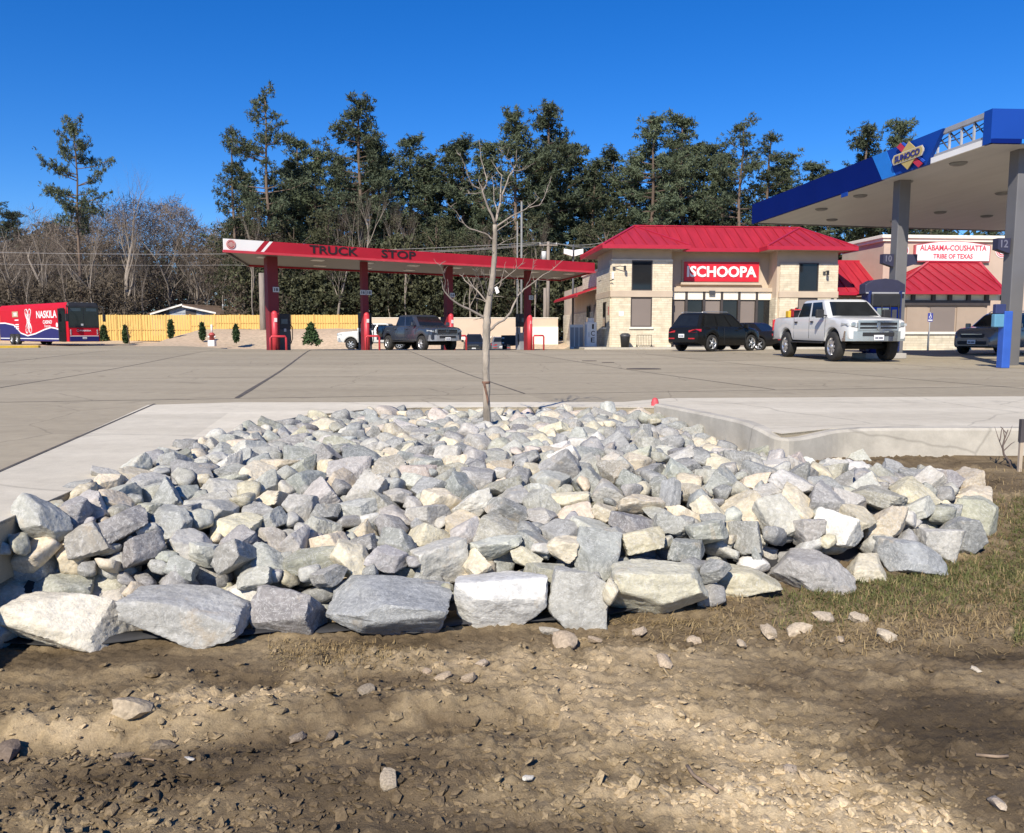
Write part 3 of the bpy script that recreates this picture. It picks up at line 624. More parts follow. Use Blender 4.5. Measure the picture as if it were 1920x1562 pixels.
# ================================================================ BLUE FUEL CANOPY
C1, C2 = Vector((13.21, 22.85)), Vector((11.58, 39.54)); ZB2, ZT2 = 6.20, 7.12
rzS = math.atan2((C1-C2).y, (C1-C2).x); fS = Face(C2, rzS); LS = (C1-C2).length     # runs from the far corner towards us
bc = thing('fuel_canopy', 'blue fascia fuel canopy with a missing panel and yellow diamond logo', 'canopy', (C2.x, C2.y, 0), rzS)
def loc2(p): v = Vector(p)-C2; return Vector((v.dot(fS.d), v.dot(fS.n)))
A_, B_, Cc, D_ = loc2(C2), loc2(C1), loc2(C1+Vector((15, .9))), loc2(C2+Vector((16, 3.4)))
NAVY = mat('navy_fascia', (.003, .014, .13), .7, var=.08, scale=.6, spec=.05); ROYAL = mat('royal_fascia', (.005, .05, .30), .55, var=.06, scale=.6, spec=.25)
SKYB = mat('light_blue_fascia', (.02, .19, .62), .4, var=.05, coat=.2); YEL = mat('logo_yellow', (.50, .38, .13), .5, var=.05); RED2 = mat('logo_red', (.50, .03, .06), .5, var=.05)
us_ = lambda px, py=300: fS.uz(px, py)[0]
sg = [us_(1410, 398), us_(1645, 310), us_(1671, 300), us_(1752, 275), us_(1840, 232), LS]
def pan(x0, x1, m, s0=0, s1=0, z0=ZB2, z1=ZT2, y0=0, y1=.12, name='fascia_panel'): return MB().prism([(x0-s0, z0), (x1-s1, z0), (x1+s1, z1), (x0+s0, z1)], y0, y1).build(name, m, bc)
nseg = 5
for k in range(nseg):
    a, b = sg[0]+(sg[1]-sg[0])*k/nseg, sg[0]+(sg[1]-sg[0])*(k+1)/nseg
    pan(a+.006, b, NAVY, 0, -.35 if k == nseg-1 else 0)
pan(sg[1], sg[2], SKYB, -.35, -.3, y0=-.01); pan(sg[2], sg[3], ROYAL, -.3, .38)
pan(sg[4]+.1, LS, ROYAL, 0, 0, y0=-.002, y1=.12)
pan(sg[3]-.2, sg[4]+.15, WHITE, 0, 0, ZB2, ZB2+.17, .03, .1, 'flashing')
tr = MB()                                                        # exposed truss where the panel is missing
a, b = sg[3]-.3, sg[4]+.3
tr.box(((a+b)/2, .15, ZT2-.06), (b-a, .14, .14)); tr.box(((a+b)/2, .16, ZB2+.24), (b-a, .08, .07))
o = tr.build('truss_chord', GREY, bc)
for k in range(5):
    x = a+.25+(b-a-.5)*k/4; MB().box((x, .15, (ZB2+ZT2)/2+.03), (.055, .055, ZT2-ZB2-.2)).build('truss_post', mat('galvanised', (.5, .51, .52), .4, metal=.3), bc)
    if k < 4:
        x2 = a+.25+(b-a-.5)*(k+1)/4; MB().tube([(x, .17, ZT2-.15), (x2, .17, ZB2+.25)], .022, 6).build('truss_brace', DKGREY, bc); MB().tube([(x, .2, ZB2+.62), (x2, .2, ZT2-.2)], .018, 6).build('truss_brace', DKGREY, bc)
for s_, m in ((.0, BLACK),): MB().tube([(a, .21, ZT2-.35), ((a+b)/2, .21, ZT2-.42), (b, .21, ZT2-.32)], .016, 6).build('cable', m, bc)
# front, back and far fascias
def plane_fascia(p, q, m, name, z0=ZB2, z1=ZT2, th=.12):
    d = (q-p).normalized(); n = Vector((-d.y, d.x))*th
    if n.dot((A_+B_+Cc+D_)/4-p) < 0: n = -n
    c = [p, q, q+n, p+n]; return MB().hexa([Vector((*v, z0)) for v in c]+[Vector((*v, z1)) for v in c]).build(name, m, bc)
n_ = (Cc-B_).normalized()
for k in range(4): plane_fascia(B_+n_*(.003+(Cc-B_).length*k/4), B_+n_*((Cc-B_).length*(k+1)/4-.006), ROYAL, 'fascia_panel', ZB2+.12)
plane_fascia(B_+n_*.9, Cc, SKYB, 'light_strip', ZB2, ZB2+.115)
plane_fascia(B_+n_*.003, B_+n_*.89, NAVY, 'light_strip', ZB2, ZB2+.115)
plane_fascia(A_+(D_-A_).normalized()*.13, D_, DKGREY, 'back_fascia'); plane_fascia(Cc+(D_-Cc).normalized()*.13, D_-(D_-Cc).normalized()*.13, NAVY, 'end_fascia')
cen = (A_+B_+Cc+D_)/4; DECK2 = mat('white_deck', (.50, .49, .475), .5, var=.05, scale=.4, stretch=(1, 7, 1))
q = [v+(cen-v).normalized()*.25 for v in (A_, B_, Cc, D_)]
MB().hexa([Vector((*v, ZB2+.03)) for v in q]+[Vector((*v, ZB2+.15)) for v in q]).build('deck', DECK2, bc)
FIX = mat('fixture_grey', (.20, .20, .20), .5, var=.1)
for px, py in ((1540, 392), (1613, 367), (1697, 341), (1797, 306), (1763, 398), (1560, 412), (1880, 362), (1850, 405), (1680, 415)):
    p = gr(px, py, ZB2+.02); l = loc2(p.xy)
    MB().lathe([(.0, ZB2-.05), (.16, ZB2-.05), (.24, ZB2-.015), (.26, ZB2+.028), (.0, ZB2+.028)], (l.x, l.y, 0), n=20).build('lamp', FIX, bc)
# logo on its own plane, a little proud
uc, zc = (sg[2]+sg[3])/2-.05, (ZB2+ZT2)/2
S = 1.0
bw = (sg[3]-sg[2])*.86
MB().prism([(uc-bw*.36, zc+.42), (uc-bw*.26, zc+.50), (uc+bw*.37, zc-.40), (uc+bw*.27, zc-.48)], -.07, -.04).build('logo_arrow', RED2, bc)
MB().prism([(uc-bw*.23, zc+.49), (uc-bw*.19, zc+.51), (uc+bw*.43, zc-.34), (uc+bw*.39, zc-.38)], -.068, -.04).build('logo_arrow', mat('logo_blue', (.03, .10, .50), .5), bc)
MB().prism([(uc-bw*.30, zc), (uc, zc-.44), (uc+bw*.30, zc), (uc, zc+.44)], -.10, -.075).build('logo_diamond', YEL, bc)
MB().prism([(uc-bw*.43, zc-.04), (uc-bw*.38, zc-.16), (uc+bw*.38, zc-.16), (uc+bw*.43, zc-.04), (uc+bw*.43, zc+.04), (uc+bw*.38, zc+.16), (uc-bw*.38, zc+.16), (uc-bw*.43, zc+.04)], -.118, -.102).build('logo_plate', mat('logo_cream', (.55, .50, .42), .5), bc)
MB().prism([(uc-bw*.40, zc-.03), (uc-bw*.365, zc-.135), (uc+bw*.365, zc-.135), (uc+bw*.40, zc-.03), (uc+bw*.40, zc+.03), (uc+bw*.365, zc+.135), (uc-bw*.365, zc+.135), (uc-bw*.40, zc+.03)], -.124, -.1185).build('logo_plate', YEL, bc)
text('letters', 'SUNOCO', mat('logo_navy', (.03, .03, .16), .5), bc, T(uc, -.124, zc), bw*.68, .20, .02, .03)
ba = MB().prism([(us_(1578, 365)-.0, ZB2-.16), (us_(1590, 362), ZB2-.16), (us_(1590, 362), ZB2-.01), (us_(1578, 365), ZB2-.01)], -.02, .0).build('small_sign', ROYAL, bc)
# columns, number boards, pumps under the blue canopy
GC = mat('column_grey_paint', (.135, .133, .136), .5, var=.06, scale=1.5)
NB = mat('board_navy', (.03, .03, .06), .5, var=.1)
SC1, SC2 = Vector((13.55, 28.6)), Vector((14.72, 23.9))
def blue_column(p, board_z, nums):
    g = float(zlot(*p)); l = loc2(p)
    MB().box((l.x, l.y, (g+ZB2)/2), (.41, .41, ZB2+.1-g)).build('column', GC, bc, bevel=.02)
    for s, num in zip((-1, 1), nums):
        # boards face us: turn them out of the canopy's own frame
        M = Matrix.Translation((l.x, l.y, 0)) @ Matrix.Rotation(-rzS+R(5), 4, 'Z')
        h = .44; x0 = s*.24; x1 = s*.62
        b = MB().prism([(x0, board_z+h/2), (x1, board_z+h/2), (x1, board_z-h*.22), (x0, board_z-h/2)], -.12, .12, M).build('number_board', NB, bc)
        if num: text('board_number', num, mat('board_digits', (.14, .14, .19), .5), b, M @ T(s*.43, -.125, board_z+.06), .22, .22, .01)
blue_column(SC1, at(1685, 489, SC1.y).z, ('10', '')); blue_column(SC2, at(1893, 462, SC2.y).z, ('12', '11'))
def gas_pump(p, rz, label, topper_z, plain=False):
    g = float(zlot(*p)); t = thing('fuel_pump', label, 'fuel pump', (p[0], p[1], g), rz, 'pumps under the blue canopy')
    MB().box((0, 0, .10), (1.5, .95, .2)).build('island_base', mat('island_concrete', (.35, .33, .3), .8), t, bevel=.03)
    MB().box((0, 0, 1.0), (1.0, .62, 1.6)).build('cabinet', NAVY, t, bevel=.04)
    MB().box((0, 0, 2.02), (1.06, .66, .46)).build('head', BLACK, t, bevel=.05)
    for s in (-1, 1):
        MB().box((s*.55, 0, 1.3), (.12, .5, 2.1)).build('side_post', mat('pump_blue', (.012, .02, .09), .4, var=.08), t, bevel=.02)
    arch = [(-.72, topper_z), (.72, topper_z), (.72, topper_z+.32), (.45, topper_z+.47), (0, topper_z+.53), (-.45, topper_z+.47), (-.72, topper_z+.32)]
    tp = MB().prism(arch, -.22, .22).build('topper', NB, t, bevel=.02); MB().box((0, -.223, topper_z+.03), (1.4, .02, .05)).build('topper_trim', GREY if plain else WHITE, tp)
    if not plain: MB().prism([(-.14, topper_z+.26), (0, topper_z+.14), (.14, topper_z+.26), (0, topper_z+.4)], -.235, -.221).build('topper_logo', YEL, tp)
    for s in (-1, 1): MB().box((s*.5, 0, 2.25+(topper_z-2.25)/2), (.08, .1, topper_z-2.25+.02)).build('topper_post', DKGREY, t)
    for yy in (-1, 1):
        sc = MB().box((-.12, yy*.325, 1.62), (.42, .03, .28)).build('display', mat('lcd', (.16, .20, .20), .15, var=.05), t)
        MB().box((.3, yy*.33, 1.55), (.16, .03, .3)).build('card_reader', DKGREY, t)
        for k, x in enumerate((-.3, 0, .3)):
            MB().box((x, yy*.345, 1.15), (.16, .06, .26)).build('nozzle_boot', (BLACK, DKGREY, BLACK)[k], t)
            MB().tube([(x, yy*.38, 1.05), (x, yy*.52, .75), (x+.1, yy*.5, .45), (x+.16, yy*.42, .7), (x+.12, yy*.36, 1.9)], .018, 6).build('hose', HOSE, t)
        for k in range(3): MB().box((-.3+.3*k, yy*.325, .93), (.14, .02, .06)).build('grade_label', (LGREY, YEL, LGREY)[k], t)
    return t
gas_pump((SC1.x-.62, SC1.y-.2), R(5), 'dark blue fuel pump with arched topper behind the white pickup', 2.25, True)
gas_pump((SC2.x+.55, SC2.y-1.6), R(5), 'blue fuel pump with arched topper and hoses at the picture edge', 2.35)
for px, py, nm, Y in ((1880, 690, 'tall blue steel post in front of the pump at the picture edge', 21.6),):
    p = glot(px, py); t = thing('steel_post', nm, 'bollard', p, R(5))
    MB().box((0, 0, .78), (.24, .24, 1.56)).build('post', mat('post_blue', (.03, .10, .42), .45, var=.08), t, bevel=.02)
    MB().box((-.22, -.02, 1.3), (.34, .16, .36)).build('squeegee_box', mat('dispenser_teal', (.10, .26, .38), .3, var=.08), t, bevel=.03)
    MB().box((-.22, -.02, 1.62), (.30, .14, .26)).build('towel_box', mat('dispenser_navy', (.03, .04, .12), .4), t, bevel=.02)
# ================================================================ THE STORE
TAN = mat('tan_stucco', (.50, .405, .305), .9, var=.06, scale=1.2, bump=.25, bscale=60)
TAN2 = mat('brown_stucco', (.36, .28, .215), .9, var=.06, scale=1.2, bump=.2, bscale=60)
CREAM = mat('cream_trim', (.78, .72, .60), .7, var=.05)
BROWN = mat('bronze_frame', (.055, .045, .042), .5, var=.12)
BLIND = mat('brown_blind', (.20, .165, .145), .8, var=.05, scale=.6)
GLASS = mat('dark_glass', (.014, .015, .017), .05, var=.3, scale=.5, spec=.5)
ROOF = mat('red_metal_roof', (.345, .020, .033), .5, var=.14, scale=1.2, spec=.3, stretch=(3, .4, .4))
ROOFT = mat('red_metal_trim', (.40, .016, .036), .4, var=.05)
SOFFIT = mat('soffit', (.42, .34, .27), .8, var=.05)
def ledgestone():
    m, n, p = _nodes('cream_ledgestone'); L = n.links.new
    tc = N(n, 'ShaderNodeTexCoord'); sx = N(n, 'ShaderNodeSeparateXYZ'); L(tc.outputs['Object'], sx.inputs[0])
    a = N(n, 'ShaderNodeMath', operation='ADD'); L(sx.outputs[0], a.inputs[0]); L(sx.outputs[1], a.inputs[1])
    cb = N(n, 'ShaderNodeCombineXYZ'); L(a.outputs[0], cb.inputs[0]); L(sx.outputs[2], cb.inputs[1])
    b = N(n, 'ShaderNodeTexBrick', offset=.43, squash=1.6, squash_frequency=3); L(cb.outputs[0], b.inputs['Vector'])
    for k, v in (('Scale', 1.), ('Mortar Size', .012), ('Mortar Smooth', .2), ('Bias', .1), ('Brick Width', .52), ('Row Height', .155)): b.inputs[k].default_value = v
    b.inputs['Color1'].default_value = (.70, .63, .48, 1); b.inputs['Color2'].default_value = (.60, .52, .38, 1); b.inputs['Mortar'].default_value = (.52, .43, .30, 1)
    t = N(n, 'ShaderNodeTexNoise', i_Scale=2.2, i_Detail=7.); L(cb.outputs[0], t.inputs['Vector'])
    r = N(n, 'ShaderNodeMapRange'); r.inputs['From Min'].default_value = .3; r.inputs['From Max'].default_value = .7; r.inputs['To Min'].default_value = .84; r.inputs['To Max'].default_value = 1.12; L(t.outputs['Fac'], r.inputs['Value'])
    vm = N(n, 'ShaderNodeVectorMath', operation='SCALE'); L(b.outputs['Color'], vm.inputs[0]); L(r.outputs[0], vm.inputs['Scale']); L(vm.outputs[0], p.inputs['Base Color'])
    bp = N(n, 'ShaderNodeBump', i_Strength=.8, i_Distance=.03); L(b.outputs['Color'], bp.inputs['Height']); L(bp.outputs[0], p.inputs['Normal']); p.inputs['Roughness'].default_value = .9
    return m
STONE = ledgestone()
RZ = R(5); A0 = at(1145, 640, 55.0); fB = Face(A0.xy, RZ); GB = -.14
st = thing('convenience_store', 'cream stone convenience store with two towers, red metal roofs and red sign', 'store', (A0.x, A0.y, 0), RZ)
rc = fB.rect; uB = lambda px, py=540, off=0: fB.uz(px, py, off)[0]; zB = lambda px, py, off=0: fB.uz(px, py, off)[1]
def wallbox(name, m, x0, x1, y0, y1, z0, z1, bevel=0, parent=None): return MB().box(((x0+x1)/2, (y0+y1)/2, (z0+z1)/2), (x1-x0, y1-y0, z1-z0)).build(name, m, parent or st, bevel=bevel)
xL0, xL1, xR0, xR1 = 0., uB(1260), uB(1455), uB(1571)
zS = zB(1200, 488); zb0, zb1 = zB(1200, 557), zB(1200, 545); zE = zB(1200, 466)     # stone top, band, eave
MID = 1.5                                                        # recess of the middle wall
for x0, x1, nm in ((xL0, xL1, 0), (xR0, xR1, 1)):
    wallbox('tower_core', TAN, x0+.05, x1-.05, .05, 5.2, GB-.6, zE+.1)
def window(x0, x1, z0, z1, m=GLASS, y=-.02, sill=True, panes=1):
    f = MB(); t = .07
    f.box(((x0+x1)/2, y, z1-t/2), (x1-x0, .1, t)).box(((x0+x1)/2, y, z0+t/2), (x1-x0, .1, t)).box((x0+t/2, y, (z0+z1)/2), (t, .1, z1-z0-2*t)).box((x1-t/2, y, (z0+z1)/2), (t, .1, z1-z0-2*t))
    fr = f.build('window', BROWN, st)
    for k in range(panes):
        a = x0+t+(x1-x0-2*t)*k/panes; b = x0+t+(x1-x0-2*t)*(k+1)/panes
        MB().box(((a+b)/2, y+.02, (z0+z1)/2), (b-a-(.03 if panes > 1 else 0), .03, z1-z0-2*t)).build('pane', m, fr)
    if sill: MB().box(((x0+x1)/2, y-.06, z0-.07), (x1-x0+.2, .22, .13)).build('sill', CREAM, fr)
    return fr
def stone_front(x0, x1, wins, z0, z1, y0=-.06, y1=.05):
    """stone cladding left free round the openings"""
    xs_ = [x0]+[v for w in wins for v in w]+[x1]
    for a, b in zip(xs_[0::2], xs_[1::2]): wallbox('stone_cladding', STONE, a, b, y0, y1, z0, z1)
up = rc(1184, 1223, 488, 545); lo = rc(1182, 1222, 558, 613); upR = rc(1497, 1534, 493, 548); loR = (upR[0], upR[1], lo[2], lo[3])
stone_front(xL0, xL1, [(up[0], up[1])], zb1, zS); stone_front(xL0, xL1, [(lo[0], lo[1])], GB-.6, zb0)
wallbox('stone_cladding', STONE, lo[0], lo[1], -.06, .05, GB-.6, lo[2])
stone_front(xR0+.25, xR1-.05, [(upR[0], upR[1])], zb1, zS-.15); stone_front(xR0+.25, xR1-.05, [(loR[0], loR[1])], GB-.6, zb0); wallbox('stone_cladding', STONE, loR[0], loR[1], -.06, .05, GB-.6, loR[2])
for x0, x1 in ((xL0-.09, xL1+.02), (xR0+.2, xR1+.0)): wallbox('band', TAN, x0, x1, -.12, 5.1, zb0, zb1, .01)
window(up[0], up[1], zb1, zS-.02, sill=False, y=.0); window(lo[0], lo[1], lo[2], zb0-.01, BLIND, y=.0); window(upR[0], upR[1], zb1, upR[3], sill=False, y=.0); window(loR[0], loR[1], loR[2], zb0-.01, BLIND, y=.0)
wallbox('coping', CREAM, xL0-.04, xL1, -.08, .04, zS, zS+.05)
# left flank of the tower (faces the truck canopy)
wallbox('stone_cladding', STONE, -.07, .05, .05, 4.9, GB-.6, zb0); wallbox('stone_cladding', STONE, -.07, .05, .05, 4.9, zb1, zb1+1.55); wallbox('stone_cladding', STONE, -.068, .05, .05, .5, zb1+1.55, zS)
for y0, z0, z1 in ((1.3, 1.35, 3.1),):
    wf = MB().box((-.09, y0+.45, (z0+z1)/2), (.06, .9, z1-z0)).build('window', BROWN, st); MB().box((-.13, y0+.45, (z0+z1)/2), (.03, .74, z1-z0-.16)).build('pane', GLASS, wf); MB().box((-.14, y0+.45, z0-.07), (.22, 1.1, .12)).build('sill', CREAM, wf)
wallbox('notice', mat('notice_red', (.40, .12, .10), .6), -.09, -.071, .35, .65, 2.2, 2.75)
# middle: recessed stucco wall, sign, transom panels, storefront
wallbox('middle_wall', TAN, xL1-.05, xR0+.05, MID, 5.0, GB-.6, zE+.2)
sgn = fB.rect(1283, 1423, 491, 528, MID-.25)
wallbox('sign_ledge', TAN, fB.uz(1277, 530, MID-.3)[0], fB.uz(1429, 530, MID-.3)[0], MID-.3, MID, sgn[2]-.22, sgn[2]-.06)
wallbox('sign_frame', TAN, sgn[0]-.12, sgn[1]+.12, MID-.14, MID, sgn[2]-.06, sgn[3]+.1)
board = wallbox('sign_board', mat('sign_red', (.62, .02, .035), .4, var=.04), sgn[0], sgn[1], MID-.25, MID-.141, sgn[2], sgn[3])
text('letters', 'ISCHOOPA', mat('sign_white', (.85, .84, .82), .4, var=.02), board, T((sgn[0]+sgn[1])/2, MID-.25, (sgn[2]+sgn[3])/2), (sgn[1]-sgn[0])*.93, (sgn[3]-sgn[2])*.56, .05, .03)
zt0, zt1 = fB.uz(1350, 562, MID-.6)[1], fB.uz(1350, 547, MID-.6)[1]
wallbox('lintel', TAN, xL1, xR0+.2, MID-.75, MID, zt1, zt1+.28)
posts = [1262, 1287, 1320, 1353.5, 1386, 1419, 1450]
ux = [fB.uz(p, 555, MID-.6)[0] for p in posts]
for k in range(6):
    wallbox('transom_panel', CREAM, ux[k]+(.09 if k else 0), ux[k+1]-.09, MID-.62, MID-.1, zt0, zt1-.003)
    a, b = ux[k]+(.1 if k else .02), ux[k+1]-.1
    pane_m = BLIND if k % 2 == 0 else GLASS
    wallbox('pane', pane_m, a, b, MID-.5, MID-.44, GB+.1, zt0-.05)
for k in range(1, 7): wallbox('mullion', BROWN, ux[k]-.08, ux[k]+.08, MID-.66, MID-.4, GB, zt1-.006)
wallbox('head_rail', BROWN, ux[0], ux[6], MID-.55, MID-.38, zt0-.06, zt0-.002)
# right tower's left return is stone as well
wallbox('stone_cladding', STONE, xR0+.0, xR0+.1, -.05, MID, GB-.6, zb0)
# ---- roofs: standing seam panels, each pan its own piece
def pans(poly, e, step, m, parent, phase=0., name='roof_panel'):
    """cut a flat roof polygon into pans across direction e; each pan gets a raised seam"""
    poly = [Vector(p) for p in poly]; e = Vector(e).normalized(); nrm = (poly[1]-poly[0]).cross(poly[2]-poly[0]).normalized()
    if nrm.z < 0: nrm = -nrm
    slope = nrm.cross(e).normalized()
    ts_ = [p.dot(e) for p in poly]; k0, k1 = math.floor((min(ts_)-phase)/step), math.ceil((max(ts_)-phase)/step)
    for k in range(k0, k1):
        lo_, hi_ = phase+k*step, phase+(k+1)*step; q = poly
        for lim, sg_ in ((lo_, 1), (hi_, -1)):
            out = []
            for i, p in enumerate(q):
                r = q[(i+1) % len(q)]; a, b = sg_*(p.dot(e)-lim), sg_*(r.dot(e)-lim)
                if a >= 0: out.append(p)
                if a*b < 0: out.append(p.lerp(r, a/(a-b)))
            q = out
            if len(q) < 3: break
        if len(q) < 3: continue
        mb = MB(); mb.slab(q, nrm, .03)
        on = [p for p in q if abs(p.dot(e)-lo_) < 1e-3]
        if len(on) >= 2:
            on.sort(key=lambda p: p.dot(slope)); a, b = on[0], on[-1]
            if (b-a).length > .15:
                w = e*.022; h = nrm*.065; mb.hexa([a-w-nrm*.01, b-w-nrm*.01, b+w-nrm*.01, a+w-nrm*.01, a-w+h, b-w+h, b+w+h, a+w+h])
        mb.build(name, m, parent)
def bar(p, q, w, h, m, name, parent):                             # square bar from p to q
    p, q = Vector(p), Vector(q); d = (q-p).normalized(); s = d.cross(Vector((0, 0, 1))).normalized()*w/2; u = Vector((0, 0, h))
    return MB().hexa([p-s, q-s, q+s, p+s, p-s+u, q-s+u, q+s+u, p+s+u]).build(name, m, parent)
rf = thing('roof', None, None); rf.parent = st
YR, ZR = 3.3, zB(1200, 424, 3.3)                                  # ridge
xa, xb = fB.uz(1190, 424, YR)[0], fB.uz(1499, 430, YR)[0]
zEt = zB(1200, 459, -1.); e0, e1_ = fB.uz(1131, 459, -1.)[0], fB.uz(1293, 462, -1.)[0]; r0, r1 = fB.uz(1440, 464, -1.)[0], fB.uz(1608, 466, -1.)[0]
AL, AR = Vector((xa, YR, ZR)), Vector((xb, YR, ZR)); YB = 7.6
pans([(e0, -1., zEt), (e1_, -1., zEt), AL], (1, 0, 0), .72, ROOF, rf); pans([(r0, -1., zEt), (r1, -1., zEt), AR], (1, 0, 0), .72, ROOF, rf)
zEm = zEt-.02; YM = MID-1.0
pans([(e1_-.05, YM, zEm), (r0+.05, YM, zEm), AR, AL], (1, 0, 0), .72, ROOF, rf, .2)
pans([(e1_, -1., zEt), (e1_, YM, zEt), AL], (0, 1, 0), .72, ROOF, rf); pans([(r0, YM, zEt), (r0, -1., zEt), AR], (0, 1, 0), .72, ROOF, rf)
pans([(e0, YB, zEt), (e0, -1., zEt), AL], (0, 1, 0), .72, ROOF, rf); pans([(r1, -1., zEt), (r1, YB, zEt), AR], (0, 1, 0), .72, ROOF, rf)
pans([(r1, YB, zEt), (e0, YB, zEt), AL, AR], (1, 0, 0), 1.4, ROOF, rf)
for p, q in (((e0, -1., zEt), AL), ((e1_, -1., zEt), AL), ((r0, -1., zEt), AR), ((r1, -1., zEt), AR), (AL, AR), ((e0, YB, zEt), AL), ((r1, YB, zEt), AR)):
    bar(Vector(p)+Vector((0, 0, .0)), Vector(q)+Vector((0, 0, .0)), .16, .07, ROOFT, 'ridge_cap', rf)
for x0, x1, y, z in ((e0-.03, e1_+.02, -1.04, zEt), (e1_-.02, r0+.02, YM-.05, zEm), (r0-.02, r1+.03, -1.04, zEt)): wallbox('eave_fascia', ROOFT, x0, x1, y-.05, y+.05, z-.25, z+.01, parent=rf)
for x, y0, y1 in ((e0, -1., YB), (r1, -1., YB), (e1_, -.98, YM-.1), (r0, -.98, YM-.1)): wallbox('eave_fascia', ROOFT, x-.05, x+.05, y0, y1, zEt-.25, zEt+.01, parent=rf)
for xa_, xb_, ya_ in ((e0+.06, e1_-.06, -.94), (e1_-.055, r0+.055, YM+.02), (r0+.06, r1-.06, -.94)): wallbox('soffit', SOFFIT, xa_, xb_, ya_, YB, zEt-.2, zEt-.12, parent=rf)
# ---- low wing along the side towards the truck canopy
WD = 23.; zw = fB.uz(1119, 504, 4.9)[1]
wallbox('wing_wall', TAN, .3, 8, 4.95, WD, -1.4, zw-.75); wallbox('wing_parapet', STONE, .22, .5, 4.9, 12.5, zw-1.15, zw-.1); wallbox('parapet_cap', CREAM, .14, .6, 4.9, 12.6, zw-.1, zw+.06)
wallbox('stone_cladding', STONE, .22, .32, 5.0, WD, -1.4, 2.6)
for k, y in enumerate((6.2, 9.2)):
    wf = MB().box((.2, y+.5, 1.9), (.06, 1.1, 2.4)).build('window', BROWN, st); MB().box((.165, y+.5, 1.9), (.03, .9, 2.2)).build('pane', (BLIND, GLASS)[k], wf)
aw = [(-1.5, 4.95, 3.75), (-1.5, 17., 3.75), (.25, 17., 4.35), (.25, 4.95, 4.35)]
pans(aw, (0, 1, 0), .72, ROOF, rf); wallbox('eave_fascia', ROOFT, -1.55, -1.48, 4.95, 17., 3.6, 3.76, parent=rf)
# ---- small fittings on the store
def floodlight(x, y, z, sx=1):
    t = MB().box((x, y-.05, z), (.16, .1, .2)).tube([(x, y-.08, z+.05), (x+sx*.35, y-.3, z+.12), (x+sx*.62, y-.34, z+.08)], .025, 6).build('wall_lamp', DKGREY, st)
    MB().box((x+sx*.68, y-.36, z-.02), (.14, .16, .32)).build('lamp_head', BLACK, t, bevel=.02)
floodlight(uB(1150), -.06, zB(1150, 503), 1); floodlight(uB(1543), -.06, zB(1543, 512), .15)
MB().box((uB(1148), -.08, zB(1148, 517)), (.14, .12, .42)).build('alarm_box', WHITE, st)
for px, py in ((1143, 527), (1122, 528)): MB().tube([(uB(px), -.1, zB(px, py)), (uB(px)+.1, -.35, zB(px, py)+.05)], .03, 6).build('security_camera', DKGREY, st)
nt_ = rc(1160, 1169, 584, 592); wallbox('notice', WHITE, nt_[0], nt_[1], -.075, -.061, nt_[2], nt_[3])
np_ = fB.rect(1330, 1341, 545, 553, MID-.8); wallbox('small_plate', DKGREY, np_[0], np_[1], MID-.80, MID-.76, np_[2], np_[3])
# pavement in front of the store
sw = MB().hexa([Vector(v) for v in ((-2.2, -2.2, -.7), (20.2, -2.2, -.7), (20.2, 2, -.7), (-2.2, 2, -.7), (-2.2, -2.2, .0), (20.2, -2.2, .0), (20.2, 2, .0), (-2.2, 2, .0))]).build('pavement', kerb_m, None, (A0.x, A0.y, 0), RZ, bevel=.02)
struct(sw)
def on_store(x, y, z=0.): v = fB.A+fB.d*x+fB.n*y; return Vector((v.x, v.y, z))
# trash can
p = on_store(*(fB.uz(1172, 640, -.9)[0], -.9)); t = thing('trash_can', 'black trash can standing against the cream stone tower', 'trash can', p, RZ)
MB().lathe([(.0, .0), (.27, .0), (.33, .72), (.33, .74)], n=20).build('bin', BLACK, t); MB().lathe([(.35, .72), (.36, .80), (.28, .90), (.16, .95), (.0, .96)], n=20).build('lid', DKGREY, t); MB().box((0, -.27, .84), (.26, .1, .07)).build('lid_flap', BLACK, t)
# cart corral / rack
p = on_store(fB.uz(1208, 640, -.9)[0], -.9); t = thing('bike_rack', 'low black metal grid rack in front of the tower window', 'rack', p, RZ)
MB().tube([(-.5, 0, .02), (-.5, 0, .82), (.5, 0, .82), (.5, 0, .02)], .022, 8).build('frame', BLACK, t)
for k in range(1, 9): MB().cyl((-.5+.111*k, 0, .1), (-.5+.111*k, 0, .82), .010, 6).build('bar', BLACK, t)
MB().cyl((-.5, 0, .1), (.5, 0, .1), .014, 6).build('lower_rail', BLACK, t)
for s in (-1, 1): MB().tube([(s*.5, -.25, .02), (s*.5, 0, .2), (s*.5, .25, .02)], .018, 6).build('foot', BLACK, t)
# ice box with lettering, and a glass-door cage beside it
p = at(1107, 655, 57.3); p.z = -.15; t = thing('ice_box', 'tall white ice box with black letters down its front by the store flank', 'ice box', p, RZ)
ib = MB().box((0, 0, .98), (.72, .9, 1.75)).build('cabinet', mat('ice_white', (.82, .83, .82), .4, var=.03), t, bevel=.03)
MB().box((.02, .1, 2.0), (.42, .35, .3)).build('compressor', WHITE, t, bevel=.02)
for k, c in enumerate('ICE'): text('letter', c, BLK, ib, T(.08, -.452, 1.55-.47*k), .13 if c == 'I' else .27, .34, .008, .01)
MB().box((-.2, -.46, 1.0), (.03, .05, .35)).build('handle', GREY, t)
p = at(1082, 656, 59.); p.z = -.3; t = thing('gas_cage', 'white framed cage with grey doors between the ice box and the wing', 'cage', p, RZ-.25)
MB().box((0, 0, .95), (1.0, .8, 1.8)).build('frame', WHITE, t, bevel=.02)
for k in range(3): MB().box((-.33+.33*k, -.41, .95), (.25, .03, 1.4)).build('door', GREY, t)
